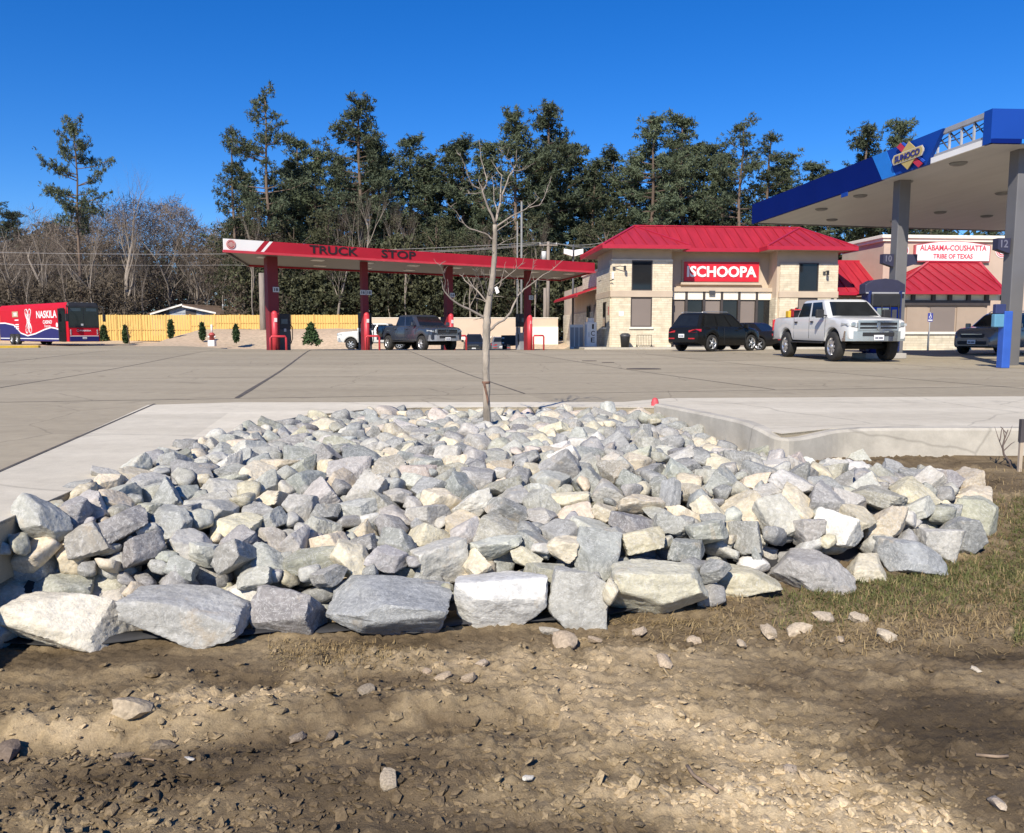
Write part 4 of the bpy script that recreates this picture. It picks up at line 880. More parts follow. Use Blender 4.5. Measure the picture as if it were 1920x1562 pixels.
# ================================================================ RIGHT-HAND BUILDING (gift shop end) and its red hip roof
A1 = at(1651, 600, 58.0); RZ1 = R(5); f1 = Face(A1.xy, RZ1)
g1 = thing('tribal_office', 'tan stucco building with arched white sign and red hip porch roof', 'building', (A1.x, A1.y, 0), RZ1)
def wb(name, m, x0, x1, y0, y1, z0, z1, bevel=0, parent=None): return MB().box(((x0+x1)/2, (y0+y1)/2, (z0+z1)/2), (x1-x0, y1-y0, z1-z0)).build(name, m, parent or g1, bevel=bevel)
PINK = mat('pinkish_stucco', (.50, .385, .30), .9, var=.05, scale=1.2, bump=.2, bscale=60)
zc0, zc1 = f1.uz(1700, 453)[1], f1.uz(1700, 441)[1]; xe = f1.uz(1935, 470)[0]
wb('parapet_wall', PINK, 0, xe, 0, 6, -.8, zc0+.02); wb('cornice', CREAM, -.18, xe+.18, -.18, 6.1, zc0, zc0+.2, .02); wb('cornice', CREAM, -.3, xe+.3, -.3, 6.2, zc0+.201, zc1, .03)
sx0, sx1, sz0, sz1 = f1.rect(1718, 1855, 461, 489, -.25)
zt_ = f1.uz(1786, 453, -.25)[1]
arch = [(sx0, sz0), (sx1, sz0), (sx1, sz1)]+[(sx1+(sx0-sx1)*k/12, sz1+(zt_-sz1)*math.sin(math.pi*k/12)) for k in range(1, 12)]+[(sx0, sz1)]
MB().prism([(x+(.09 if x > (sx0+sx1)/2 else -.09), z-(.09 if z < sz1-.1 else -.05)) for x, z in arch], -.22, .0).build('sign_case', mat('sign_case', (.42, .09, .10), .5), g1)
b = MB().prism(arch, -.27, -.221).build('sign_board', mat('sign_face', (.84, .78, .76), .45, var=.02), g1); LRED = mat('sign_letters_red', (.60, .05, .08), .5)
xm = (sx0+sx1)/2; hh = sz1-sz0
text('letters', 'ALABAMA-COUSHATTA', LRED, b, T(xm, -.27, sz0+hh*.86), (sx1-sx0)*.91, hh*.38, .02, .02); text('letters', 'TRIBE OF TEXAS', LRED, b, T(xm, -.27, sz0+hh*.30), (sx1-sx0)*.54, hh*.32, .02, .02)
for px in (1691, 1879):
    c = f1.uz(px, 470, -.02); tribal_seal(g1, (c[0], -.02, c[1]), .52, mat('seal_white', (.8, .77, .74), .5), LRED)
    disc(MB(), (c[0], -.045, c[1]), .34, .01).build('emblem_field', LRED, g1); m_ = MB(); ring(m_, (c[0], -.058, c[1]), .10, .16, .01); ring(m_, (c[0], -.058, c[1]), .22, .27, .01); m_.build('emblem_mark', mat('seal_white', (.8, .77, .74)), g1)
# porch: hip roof on a tan block
hp = thing('roof', None, None); hp.parent = g1; yf = -4.2
ze = f1.uz(1775, 546, yf-.6)[1]; x0, x1 = f1.uz(1672, 546, yf-.6)[0], f1.uz(1885, 546, yf-.6)[0]; zt2 = f1.uz(1780, 492, -.3)[1]; xa2, xb2 = f1.uz(1741, 492, -.3)[0], f1.uz(1836, 492, -.3)[0]
pans([(x0, yf-.6, ze), (x1, yf-.6, ze), (xb2, -.3, zt2), (xa2, -.3, zt2)], (1, 0, 0), .75, ROOF, hp)
pans([(x0, yf-.6, ze), (x0, -.02, ze), (xa2, -.3, zt2)], (0, 1, 0), .75, ROOF, hp); pans([(x1, yf-.6, ze), (x1, -.02, ze), (xb2, -.3, zt2)], (0, 1, 0), .75, ROOF, hp)
for p, q in (((x0, yf-.6, ze), (xa2, -.3, zt2)), ((x1, yf-.6, ze), (xb2, -.3, zt2)), ((xa2, -.3, zt2), (xb2, -.3, zt2))): bar(p, q, .18, .08, ROOFT, 'ridge_cap', hp)
wb('eave_fascia', ROOFT, x0-.05, x1+.05, yf-.66, yf-.56, ze-.2, ze+.02, parent=hp); wb('soffit', SOFFIT, x0+.05, x1-.05, yf-.55, -.03, ze-.2, ze-.13, parent=hp)
zq0, zq1 = f1.uz(1775, 563, yf)[1], ze-.2
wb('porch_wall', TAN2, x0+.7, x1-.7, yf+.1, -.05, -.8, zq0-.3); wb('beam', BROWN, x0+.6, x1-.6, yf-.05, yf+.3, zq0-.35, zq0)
ps = [f1.uz(p, 555, yf)[0] for p in (1679, 1712, 1750, 1781, 1816, 1850, 1880)]
for k in range(6): wb('transom_panel', CREAM, ps[k]+.12, ps[k+1]-.12, yf+.08, yf+.2, zq0+.002, zq1)
for k in range(7): wb('bracket', BROWN, ps[k]-.118, ps[k]+.118, yf-.1, yf+.25, zq0, zq1-.003)
for k, (a, b_) in enumerate(((1700, 1738), (1744, 1790), (1794, 1845))):
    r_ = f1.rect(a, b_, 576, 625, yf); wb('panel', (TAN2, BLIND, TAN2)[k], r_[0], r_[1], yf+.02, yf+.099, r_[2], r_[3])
# low stone wall in front
r_ = f1.rect(1690, 1818, 627, 657, yf-3.)
lw = thing('low_stone_wall', 'low cream stone planter wall with pale cap behind the white pickup', 'wall', (A1.x, A1.y, 0), RZ1)
wb('stone_cladding', STONE, r_[0], r_[1], yf-3.2, yf-2.6, -.8, r_[3], parent=lw); wb('cap', CREAM, r_[0]-.1, r_[1]+.12, yf-3.3, yf-2.5, r_[3], r_[3]+.16, .02, parent=lw); wb('footing', kerb_m, r_[0]-.2, r_[1]+.05, yf-3.45, yf-2.7, -.8, r_[2]+.02, parent=lw)
# link roof between the store and this building
lk = thing('link_building', 'low link with a stepped red metal roof between store tower and tan building', 'building', (A0.x, A0.y, 0), RZ)
zl0, zl1 = fB.uz(1610, 548, 1.)[1], fB.uz(1620, 491, 4.6)[1]; xk = xR1+.02; xk2 = fB.uz(1690, 520, 3)[0]
MB().box(((xk+xk2)/2, 4.2, (zl0-.2-.8)/2), (xk2-xk, 4.6, zl0-.2+.8)).build('wall', TAN2, lk)
pans([(xk, 1., zl0), (xk2, 1., zl0), (xk2, 4.6, zl1), (xk, 4.6, zl1)], (1, 0, 0), .72, ROOF, lk)
MB().box(((xk+xk2)/2, .97, zl0-.1), (xk2-xk, .1, .22)).build('eave_fascia', ROOFT, lk); MB().box(((xk+xk2)/2, 4.75, zl1-.1), (xk2-xk, .4, .42)).build('ridge_cap', ROOFT, lk)
MB().box(((xk+xk2)/2, 5.4, (zl1-.8)/2), (xk2-xk, 1.0, zl1+.5)).build('back_wall', TAN2, lk)
# parking sign
p = f1.uz(1744, 596, yf-3.6); v = f1.A+f1.d*p[0]+f1.n*(yf-3.6)
t = thing('parking_sign', 'blue and white accessible parking sign on a thin post', 'sign', (v.x, v.y, -.15), RZ1)
MB().cyl((0, .02, 0), (0, .02, 2.4), .03, 8).build('post', GREY, t); pz = f1.uz(1744, 595, yf-3.6)[1]+.15
sg_ = MB().box((0, -.02, pz), (.33, .015, .52)).build('plate', mat('sign_blue', (.05, .06, .30), .4), t); MB().box((0, -.03, pz-.18), (.27, .008, .07)).build('lettering_strip', WHITE, sg_)
m_ = MB(); ring(m_, (-.01, -.03, pz+.01), .06, .085, .006, 16); m_.box((0, -.034, pz+.12), (.035, .006, .12)).box((.03, -.034, pz+.09), (.08, .006, .025)); disc(m_, (0, -.03, pz+.205), .03, .006, 12); m_.build('wheelchair_symbol', WHITE, sg_)
# ================================================================ VEHICLES   (own frame: +x forward, +y left, origin on the ground)
def paint(name, c, rough=.25, metal=0., var=.03): return mat(name, c, rough, metal=metal, var=var, scale=1.5, coat=.6)
TYRE = mat('tyre_rubber', (.022, .021, .020), .85, var=.3, scale=8); ALLOY = mat('alloy', (.55, .55, .55), .3, metal=.7, var=.08); CHROME = mat('chrome', (.62, .63, .64), .16, metal=.95, var=.05)
CARGLASS = mat('car_glass', (.012, .014, .016), .06, var=.2, spec=.5); HLAMP = mat('headlamp', (.40, .42, .42), .12, var=.15, scale=14, coat=.5); TLAMP = mat('tail_lamp', (.45, .012, .02), .2, var=.2, scale=10, coat=.5)
TRIM = mat('black_trim', (.02, .02, .021), .55, var=.2); PLATE = mat('licence_plate', (.72, .73, .72), .5, var=.05); WELL = mat('wheel_well', (.012, .012, .012), .9)
DIGIT = mat('plate_digits', (.12, .12, .16), .6)
def lerp_tab(tab, x):
    if x <= tab[0][0]: return tab[0][1]
    for (a, b), (c, d) in zip(tab[:-1], tab[1:]):
        if x <= c: return b+(d-b)*(x-a)/(c-a)
    return tab[-1][1]
def wheel(parent, x, y, R_, w, side, spokes=6, rimr=.62, name='wheel', hub=None):
    rt = R_*rimr; y0 = y-w/2; p = [(rt, 0), (R_*.9, .0), (R_*.985, w*.10), (R_, w*.25), (R_, w*.75), (R_*.985, w*.9), (R_*.9, w), (rt, w), (rt*.97, w*.8), (rt*.97, w*.2), (rt, 0)]
    t = MB().lathe(p, (x, y0, R_), 'Y', 28).build(name, TYRE, parent)
    m = MB(); yo = y+side*w*.36; m.lathe([(rt, 0), (rt*.93, -side*.01), (rt*.90, -side*.05), (rt*.88, -side*.05)], (x, yo+side*.02, R_), 'Y', 28)
    for k in range(spokes):
        a = 6.2832*k/spokes; d = Vector((math.cos(a), 0, math.sin(a))); s = Vector((-d.z, 0, d.x)); c = Vector((x, yo, R_))
        q = []
        for yy in (-.03, .012):
            for r_, h in ((rt*.12, rt*.15), (rt*.12, -rt*.15), (rt*.92, -rt*.11), (rt*.92, rt*.11)): q.append(c+d*r_+s*h+Vector((0, side*yy, 0)))
        m.hexa(q)
    m.lathe([(rt*.28, 0), (rt*.25, side*.03), (rt*.1, side*.05), (0, side*.05)], (x, yo, R_), 'Y', 14)
    m.build('rim', ALLOY, t)
    MB().lathe([(0, 0), (rt*.96, 0)], (x, yo-side*.07, R_), 'Y', 20).build('brake_disc', WELL, t)
    return t
def body(parent, L, W, top, half, axles, archr, sill, mat_, zarch, front_z=None, crown=.03, name='body'):
    """skin lofted along the length: underside follows sill and wheel arches, top follows the table"""
    xs_ = set(np.round(np.arange(-L/2, L/2+.001, .09), 4)) | {-L/2, L/2, -L/2+.02, -L/2+.05, L/2-.02, L/2-.05}
    for a in axles:
        for k in range(-8, 9): xs_.add(round(a+archr*math.sin(k/8*math.pi/2), 4))
    xs_ = sorted(x for x in xs_ if -L/2 <= x <= L/2); rings = []
    for x in xs_:
        zt = lerp_tab(top, x); w = lerp_tab(half, x); zb = lerp_tab(sill, x) if isinstance(sill, list) else sill
        for a in axles:
            d = abs(x-a)
            if d < archr: zb = max(zb, zarch+math.sqrt(archr*archr-d*d))
        zb = min(zb, zt-.1); h = zt-zb; pts = [(w*.95, zb), (w*.99, zb+h*.12), (w, zb+h*.45), (w*.985, zb+h*.75), (w*.95, zt-.04), (w*.88, zt), (w*.45, zt+crown)]
        rings.append([Vector((x, a, b)) for a, b in pts]+[Vector((x, -a, b)) for a, b in reversed(pts)])
    o = MB().loft(rings, smooth=True).build(name, mat_, parent); o.data.set_sharp_from_angle(angle=R(26)); return o
def cabin(parent, base, roof, zb, zr, wb_, wr, mat_, name='cabin'):
    """base=(rear,front) at the belt, roof=(rear,front) at the roof"""
    rings = []
    for t, b in ((0, 0), (.25, 0), (.5, 0), (.8, 0), (.93, .02), (1, .07)):
        z = zb+(zr-zb)*t; x0 = base[0]+(roof[0]-base[0])*t+b; x1 = base[1]+(roof[1]-base[1])*t-b*1.6; w = wb_+(wr-wb_)*t-b*.9
        c = .10; rings.append([Vector(p) for p in ((x0+c, -w, z), (x1-c, -w, z), (x1, -w+c*1.4, z), (x1, w-c*1.4, z), (x1-c, w, z), (x0+c, w, z), (x0, w-c, z), (x0, -w+c, z))])
    return MB().loft(rings, smooth=False).build(name, mat_, parent, bevel=.03)
def glass_on(parent, base, roof, zb, zr, wb_, wr, splits, rear=True, t0=.10, t1=.86, frame=None):
    """windows lying on the cabin's faces; splits: fractions along each side where pillars stand"""
    def at_(t): return base[0]+(roof[0]-base[0])*t, base[1]+(roof[1]-base[1])*t, wb_+(wr-wb_)*t, zb+(zr-zb)*t
    a, b = at_(t0), at_(t1); e = .008
    for s in (-1, 1):
        for f0, f1 in splits:
            q = [(a[0]+(a[1]-a[0])*f0, s*(a[2]+e), a[3]), (a[0]+(a[1]-a[0])*f1, s*(a[2]+e), a[3]), (b[0]+(b[1]-b[0])*min(f1, .93), s*(b[2]+e), b[3]), (b[0]+(b[1]-b[0])*max(f0, .06), s*(b[2]+e), b[3])]
            MB().slab(q if s < 0 else q[::-1], (0, s, .1), .012).build('side_window', CARGLASS, parent)
    for x_, s, nm in ((1, 1, 'windscreen'), (0, -1, 'rear_window')):
        if x_ == 0 and not rear: continue
        q = [(a[x_]+s*e, -a[2]*.86, a[3]), (a[x_]+s*e, a[2]*.86, a[3]), (b[x_]+s*e, b[2]*.84, b[3]), (b[x_]+s*e, -b[2]*.84, b[3])]
        MB().slab(q if s > 0 else q[::-1], (s, 0, .3), .012).build(nm, CARGLASS, parent)
def line_on_side(parent, pts, y, w=.012, m=TRIM, name='door_seam'):
    for s in (-1, 1): MB().tube([(x, s*y, z) for x, z in pts], w/2, 4).build(name, m, parent)
def plate(parent, x, z, s, num='', m=PLATE):
    p = MB().box((x, 0, z), (.015, .32, .16)).build('licence_plate', m, parent)
    MB().box((x+s*.009, -.075*s, z-.012), (.004, .10, .055)).box((x+s*.009, .06*s, z-.012), (.004, .13, .055)).build('plate_characters', DIGIT, p)
def mirrors(parent, x, y, z, m, big=False):
    for s in (-1, 1):
        k = 1.35 if big else 1
        o = MB().box((x, s*(y+.16*k), z), (.10, .20*k, .20*k)).build('mirror', m, parent, bevel=.03); MB().tube([(x+.02, s*(y-.03), z-.08), (x, s*(y+.12), z-.04)], .025, 6).build('mirror_arm', m, o)
def frame_of(front_c, heading, L):                               # centre of the vehicle from its nose
    return Vector((front_c[0]-heading[0]*L/2, front_c[1]-heading[1]*L/2))
def place(name, label, cat, c, heading, group='vehicles at the fuel stop', dz=0.):
    return thing(name, label, cat, (c[0], c[1], float(zlot(c[0], c[1]))+dz), math.atan2(heading[1], heading[0]), group)
def pickup(name, label, c, heading, col, L=5.9, W=2.0, rw=.41, lift=0., H=1.95, bed=1.36, hood=1.30, belt=1.34, style='cross', bumper=CHROME, split=-.15, numb='', dz=0., grille_m=CHROME):
    t = place(name, label, 'pickup truck', c, heading, dz=dz); l = lift; ax = (L/2-.98, -L/2+1.25); hw = W/2
    cab0, cab1 = -L/2+1.95, L/2-1.45                                 # belt line of the cab, rear and front
    top = [(-L/2, bed+l-.02), (-L/2+.08, bed+l), (cab0-.06, bed+l), (cab0, belt+l), (cab1-.1, belt+l-.02), (cab1+.05, hood+l+.03), (L/2-.5, hood+l-.03), (L/2-.16, hood+l-.07), (L/2-.04, hood+l-.11), (L/2, hood+l-.15)]
    half = [(-L/2, hw*.95), (-L/2+.12, hw*.985), (-L/2+.5, hw), (L/2-.7, hw), (L/2-.3, hw*.985), (L/2-.1, hw*.955), (L/2, hw*.92)]
    body(t, L, W, top, half, ax, rw+.10, [(-L/2, .58+l), (L/2-.5, .52+l), (L/2, .62+l)], col, rw+l*.25)
    base, roof = (cab0, cab1+.12), (cab0+.16, cab1-.62); zr = H+l
    cabin(t, base, roof, belt+l-.04, zr, hw*.93, hw*.74, col); glass_on(t, base, roof, belt+l-.04, zr, hw*.93, hw*.74, [(.07, .43), (.49, .86)])
    for a, s in [(a, s) for a in ax for s in (-1, 1)]:
        wheel(t, a, s*(hw-.13), rw, .29, s, 6 if style != 'cross' else 8)
    MB().box((0, 0, .60+l*.7), (L-1.2, W*.5, .22)).build('chassis', WELL, t)
    for a in ax: MB().cyl((a, -hw+.2, rw), (a, hw-.2, rw), .09, 10).build('axle', WELL, t)
    for a in ax: MB().box((a, 0, rw+.38+l*.25), (rw*1.9, W*.84, .5)).build('wheel_well', WELL, t)
    MB().box((-L/2-.06, 0, .66+l), (.16, W*.93, .20)).build('rear_bumper', bumper, t, bevel=.03)
    fb = MB(); n = 12                                                # wrap-round front bumper
    fr_ = [[Vector((L/2+.10-.20*abs(k/n*2-1)**3, (k/n*2-1)*hw*.97, z)) for k in range(n+1)] for z in (.55+l, .86+l)]
    bk = [[p-Vector((.22, 0, 0)) for p in r] for r in fr_]
    for k in range(n): fb.hexa([bk[0][k], fr_[0][k], fr_[0][k+1], bk[0][k+1], bk[1][k], fr_[1][k], fr_[1][k+1], bk[1][k+1]])
    fb.build('front_bumper', bumper, t); MB().box((L/2+.085, 0, .76+l), (.05, W*.50, .12)).build('bumper_grille', TRIM, t)
    zg0, zg1 = .90+l, hood+l-.14; gw = W*.60
    g = MB().box((L/2+.0, 0, (zg0+zg1)/2), (.10, gw, zg1-zg0)).build('grille', TRIM, t, bevel=.02)
    f = MB(); d = .055
    f.box((L/2+.045, 0, zg1), (.07, gw+.1, d*1.3)).box((L/2+.045, 0, zg0), (.07, gw+.1, d))
    for s in (-1, 1): f.box((L/2+.04, s*(gw/2+.025), (zg0+zg1)/2), (.07, d, zg1-zg0+.05))
    if style == 'cross': f.box((L/2+.05, 0, (zg0+zg1)/2), (.06, d*1.9, zg1-zg0)).box((L/2+.048, 0, (zg0+zg1)/2-.02), (.06, gw, d*.8))
    f.build('grille_surround', grille_m, g)
    if style == 'cross': MB().prism([(-.055, zg1-.20), (0, zg1-.30), (.055, zg1-.20), (.04, zg1-.13), (-.04, zg1-.13)], -.01, .01, Matrix.Translation((L/2+.092, 0, 0)) @ Matrix.Rotation(R(90), 4, 'Z')).build('badge', CHROME, g)
    else:
        bd = MB(); ring(bd, (0, 0, (zg0+zg1)/2+.02), .07, .09, .02); 
        for i_, v in enumerate(bd.v): bd.v[i_] = (L/2+.06-v[1]*1., v[0], v[2])
        bd.box((L/2+.07, 0, (zg0+zg1)/2+.02), (.015, .2, .035)).build('badge', CHROME, g)
    for s in (-1, 1):
        y0_, y1_, z0_, z1_ = gw/2+.06, hw*.945, zg0+.07, zg1-.03
        hl = MB(); hl.hexa([Vector(v) for v in ((L/2-.12, s*y0_, z0_), (L/2+.035, s*y0_, z0_), (L/2-.0, s*y1_, z0_+.05), (L/2-.16, s*y1_, z0_+.05), (L/2-.12, s*y0_, z1_), (L/2+.02, s*y0_, z1_), (L/2-.02, s*y1_, z1_-.03), (L/2-.16, s*y1_, z1_-.03))])
        hl.hexa([Vector(v) for v in ((L/2-.36, s*(hw*.955), z0_+.12), (L/2-.0, s*(y1_-.02), z0_+.05), (L/2-.0, s*(y1_+.012), z0_+.05), (L/2-.36, s*(hw*1.0), z0_+.14), (L/2-.36, s*(hw*.955), z1_-.09), (L/2-.02, s*(y1_-.02), z1_-.03), (L/2-.02, s*(y1_+.012), z1_-.03), (L/2-.36, s*(hw*1.0), z1_-.08))])
        lamp_ = hl.build('headlight', HLAMP, t, bevel=.012); MB().box((L/2+.03, s*(y0_+.13), (z0_+z1_)/2+.02), (.03, .13, .12)).build('bulb', CHROME, lamp_, bevel=.02)
        tl = MB().box((-L/2-.005, s*(hw*.91), bed+l-.26), (.09, .16, .42)).build('tail_light', TLAMP, t, bevel=.02)
    line_on_side(t, [(cab0+.02, belt+l-.02), (cab0+.02, .62+l)], hw*.995); line_on_side(t, [((cab0+cab1)/2+.02, belt+l-.02), ((cab0+cab1)/2+.02, .62+l)], hw*1.0); line_on_side(t, [(cab1-.02, belt+l-.05), (cab1-.02, .66+l)], hw*1.0)
    for s in (-1, 1):
        for x in (cab0+.22, (cab0+cab1)/2+.24): MB().box((x, s*(hw+.012), belt+l-.16), (.20, .035, .05)).build('door_handle', TRIM if style == 'cross' else col, t, bevel=.01)
        MB().box((0, s*(hw-.06), .50+l*.8), (cab1-cab0, .12, .05)).build('side_step', TRIM, t, bevel=.015)
    MB().box(((-L/2+cab0)/2+.02, 0, bed+l+.012), (cab0+L/2-.2, W*.80, .012)).build('bed_floor', WELL, t)
    mirrors(t, cab1-.12, hw*.93, belt+l+.10, TRIM if style == 'cross' else col, style == 'cross'); plate(t, L/2+.125, .66+l, 1, numb)
    return t, (L, W, hw, cab0, cab1, zr, belt+l, bed+l)
def car(name, label, cat, c, heading, col, L=4.7, W=1.85, H=1.66, rw=.35, hood=1.02, belt=1.02, tail=1.08, wagon=True, numb='', dz=0., front=True):
    t = place(name, label, cat, c, heading, dz=dz); ax = (L/2-.90, -L/2+.98); hw = W/2; cab1 = L/2-1.28; cab0 = -L/2+(.12 if wagon else .85)
    top = [(-L/2, tail-.30), (-L/2+.05, tail-.08), (-L/2+.2, tail), (cab1, hood+.03), (L/2-.5, hood-.06), (L/2-.14, hood-.20), (L/2, hood-.40)]
    half = [(-L/2, hw*.80), (-L/2+.1, hw*.91), (-L/2+.4, hw*.985), (0, hw), (L/2-.7, hw*.985), (L/2-.25, hw*.92), (L/2-.06, hw*.80), (L/2, hw*.70)]
    body(t, L, W, top, half, ax, rw+.06, [(-L/2, .42), (-L/2+.4, .28), (L/2-.4, .26), (L/2, .34)], col, rw)
    base, roof = (cab0, cab1+.10), (cab0+(.42 if wagon else .75), cab1-.72); cabin(t, base, roof, belt-.05, H, hw*.92, hw*.68, col); glass_on(t, base, roof, belt-.05, H, hw*.92, hw*.68, [(.10, .36), (.40, .64), (.68, .88)] if wagon else [(.22, .50), (.54, .86)])
    for a, s in [(a, s) for a in ax for s in (-1, 1)]: wheel(t, a, s*(hw-.11), rw, .22, s, 5, .68)
    for a in ax: MB().box((a, 0, rw+.16), (rw*1.8, W*.8, .5)).build('wheel_well', WELL, t)
    MB().box((0, 0, .34), (L-1.0, W*.7, .12)).build('chassis', WELL, t)
    for s in (-1, 1):
        hl = [(L/2-.10, s*hw*.52, hood-.26), (L/2-.34, s*hw*.90, hood-.20), (L/2-.36, s*hw*.915, hood-.32), (L/2-.06, s*hw*.52, hood-.38)]
        MB().slab(hl if s > 0 else hl[::-1], (.9, s*.4, .2), .10).build('headlight', HLAMP, t)
        q = [(-L/2-.012, s*hw*.42, tail-.19), (-L/2-.012, s*hw*.80, tail-.13), (-L/2+.22, s*hw*.965, tail-.13), (-L/2+.2, s*hw*.965, tail-.24), (-L/2-.012, s*hw*.80, tail-.29), (-L/2-.012, s*hw*.42, tail-.27)]
        MB().slab(q if s < 0 else q[::-1], (-1, s*.3, 0), .05).build('tail_light', TLAMP, t)
        MB().box((-L/2-.005, s*hw*.60, .58), (.04, .34, .05)).build('reflector', TLAMP, t)
        for x in (cab0+.9, cab1-.75): MB().box((x, s*(hw+.008), belt-.14), (.18, .03, .035)).build('door_handle', col, t, bevel=.01)
        if wagon: MB().tube([(roof[0]+.1, s*hw*.60, H+.02), (roof[0]+.25, s*hw*.62, H+.06), (roof[1]-.35, s*hw*.62, H+.06), (roof[1]-.2, s*hw*.60, H+.01)], .018, 6).build('roof_rail', ALLOY, t)
    MB().box((L/2-.02, 0, hood-.34), (.08, W*.48, .16)).build('grille', TRIM, t, bevel=.02); MB().box((L/2-.0, 0, .46), (.08, W*.6, .14)).build('lower_grille', TRIM, t, bevel=.02); MB().box((L/2+.03, 0, hood-.28), (.02, W*.44, .025)).build('grille_bar', CHROME, t)
    line_on_side(t, [((cab0+cab1)/2, belt-.03), ((cab0+cab1)/2, .34)], hw*.998); line_on_side(t, [(cab1-.05, belt-.03), (cab1-.12, .34)], hw*.998)
    mirrors(t, cab1-.22, hw*.92, belt+.06, col); plate(t, -L/2-.02, tail-.42, -1, numb); plate(t, L/2+.035, .5, 1, numb)
    return t
def hd(th): return Vector((math.sin(th), -math.cos(th)))          # heading towards the camera, turned th to the right
# --- white lifted pickup at the pump
h = hd(R(4)); rt_ = Vector((math.cos(R(4)), math.sin(R(4)))); nose = Vector((10.42, 25.2))+rt_*1.0
WHITEP = mat('white_car_paint', (.62, .62, .60), .28, var=.02, scale=1.5, coat=.6)
ram, (L, W, hw, cab0, cab1, zr, belt, bed) = pickup('pickup_truck', 'white lifted crew cab pickup with chrome cross-bar grille at the pump', frame_of(nose, h, 5.9), h, WHITEP, 5.9, 2.0, .47, .10, 1.93, style='cross', numb='')
for k in range(5): MB().box((cab1-.78, -.42+.21*k, zr+.015), (.10, .07, .035)).build('roof_marker', TRIM, ram, bevel=.01)
def bed_item(nm, lab, cat, x, y, z): return thing(nm, lab, cat, ram.matrix_basis @ Vector((x, y, z)), ram.rotation_euler.z)
t = bed_item('fuel_can', 'yellow fuel can in the bed of the white pickup', 'fuel can', -2.5, -.5, bed+.02); MB().box((0, 0, .12), (.3, .26, .26)).box((0, 0, .28), (.14, .06, .06)).build('can', mat('can_yellow', (.70, .42, .03), .5), t, bevel=.03); MB().cyl((.1, 0, .24), (.1, 0, .32), .035, 10).build('cap', BLACK, t)
t = bed_item('fuel_can', 'red fuel can in the bed of the white pickup', 'fuel can', -2.0, -.5, bed+.02); MB().box((0, 0, .15), (.3, .28, .3)).box((0, 0, .33), (.14, .06, .06)).build('can', mat('can_red', (.50, .03, .03), .5), t, bevel=.03); MB().cyl((.1, 0, .28), (.1, 0, .36), .035, 10).build('cap', BLACK, t)
t = bed_item('tool_box', 'black tool box across the bed of the white pickup', 'tool box', -1.25, 0, bed+.02); MB().box((0, 0, .10), (.5, 1.6, .22)).build('box', TRIM, t, bevel=.02); MB().box((0, 0, .225), (.54, 1.66, .03)).build('lid', DKGREY, t, bevel=.01)
# --- dark pickup beside the truck canopy column
h = hd(R(37.7)); r_ = Vector((math.cos(R(37.7)), math.sin(R(37.7)))); b_ = 41.5; nose = Vector((-.1009*b_, b_))+r_*1.0
pickup('pickup_truck', 'dark blue-grey crew cab pickup with chrome headlights under the red canopy', frame_of(nose, h, 5.8), h, paint('slate_paint', (.035, .042, .060), .22), 5.8, 2.0, .41, 0, 1.93, style='frame', bumper=mat('silver_bumper', (.42, .42, .42), .3, metal=.6, var=.06), numb='')
# --- white pickup behind the red columns
h = Vector((-.995, .1)); pickup('pickup_truck', 'white pickup half hidden behind the red column and dark pickup', frame_of(at(640, 640, 57.5).xy, h, 5.7), h, WHITEP, 5.7, 1.95, .40, -.02, 1.86, style='frame', bumper=mat('silver_bumper', (.42, .42, .42), .3), numb='')
# --- black SUV and the black saloon behind it
th = R(52.6); h = Vector((math.sin(th), math.cos(th))); rgt = Vector((math.cos(th), -math.sin(th))); b_ = 35.1; rear = Vector((.2309*b_, b_))-rgt*.95
BLACKP = mat('black_car_paint', (.009, .009, .009), .22, var=.05, spec=.25)
car('suv', 'black SUV seen from behind in front of the store entrance', 'SUV', rear+h*2.35, h, BLACKP, 4.7, 1.9, 1.70, .37, 1.08, 1.08, 1.12, True)
th = R(-38); h = Vector((math.sin(th), math.cos(th))); car('sedan', 'black sedan parked between the SUV and the white pickup', 'car', at(1402, 640, 42.5).xy, h, mat('black_sedan_paint', (.012, .011, .011), .25, var=.05, spec=.25), 4.6, 1.82, 1.44, .33, .95, .95, 1.0, False)
# --- vehicles on the lower ground behind the truck canopy
car('suv', 'dark SUV facing the road beyond the red canopy', 'SUV', at(889, 640, 70).xy, hd(R(2)), paint('charcoal_paint', (.02, .022, .024), .2), 4.7, 1.78, 1.72, .36, 1.08, 1.08, 1.12, True)
car('sedan', 'silver grey car seen past the young tree beyond the red canopy', 'car', at(934, 640, 70).xy, -hd(R(8)), paint('silver_paint', (.22, .22, .23), .2, .4), 4.5, 1.75, 1.50, .33, .98, .98, 1.05, True)
# --- grey car in the shade of the blue canopy
car('suv', 'grey SUV in the shade beside the blue post', 'SUV', (at(1880, 650, 33).x, 33.), Vector((-.85, -.52)), paint('grey_paint', (.16, .16, .165), .2, .3), 4.6, 1.85, 1.66, .37, 1.08, 1.08, 1.1, True)
# --- black trailer with white markings near the grey dispenser
p = at(966, 650, 60); t = place('utility_trailer', 'small black utility trailer with white lamps by the last red column', 'trailer', p.xy, Vector((-.3, -1)).normalized(), 'vehicles at the fuel stop')
MB().box((0, 0, .85), (2.2, 1.5, .7)).build('box', TRIM, t, bevel=.03)
for s in (-1, 1): wheel(t, 0, s*.82, .32, .2, s, 5)
MB().tube([(1.1, .5, .5), (2.2, 0, .45), (1.1, -.5, .5)], .04, 6).build('drawbar', DKGREY, t)
for s in (-1, 1):
    for z in (.65, 1.0): MB().box((1.11, s*.6, z), (.03, .18, .08)).build('lamp', PLATE, t)
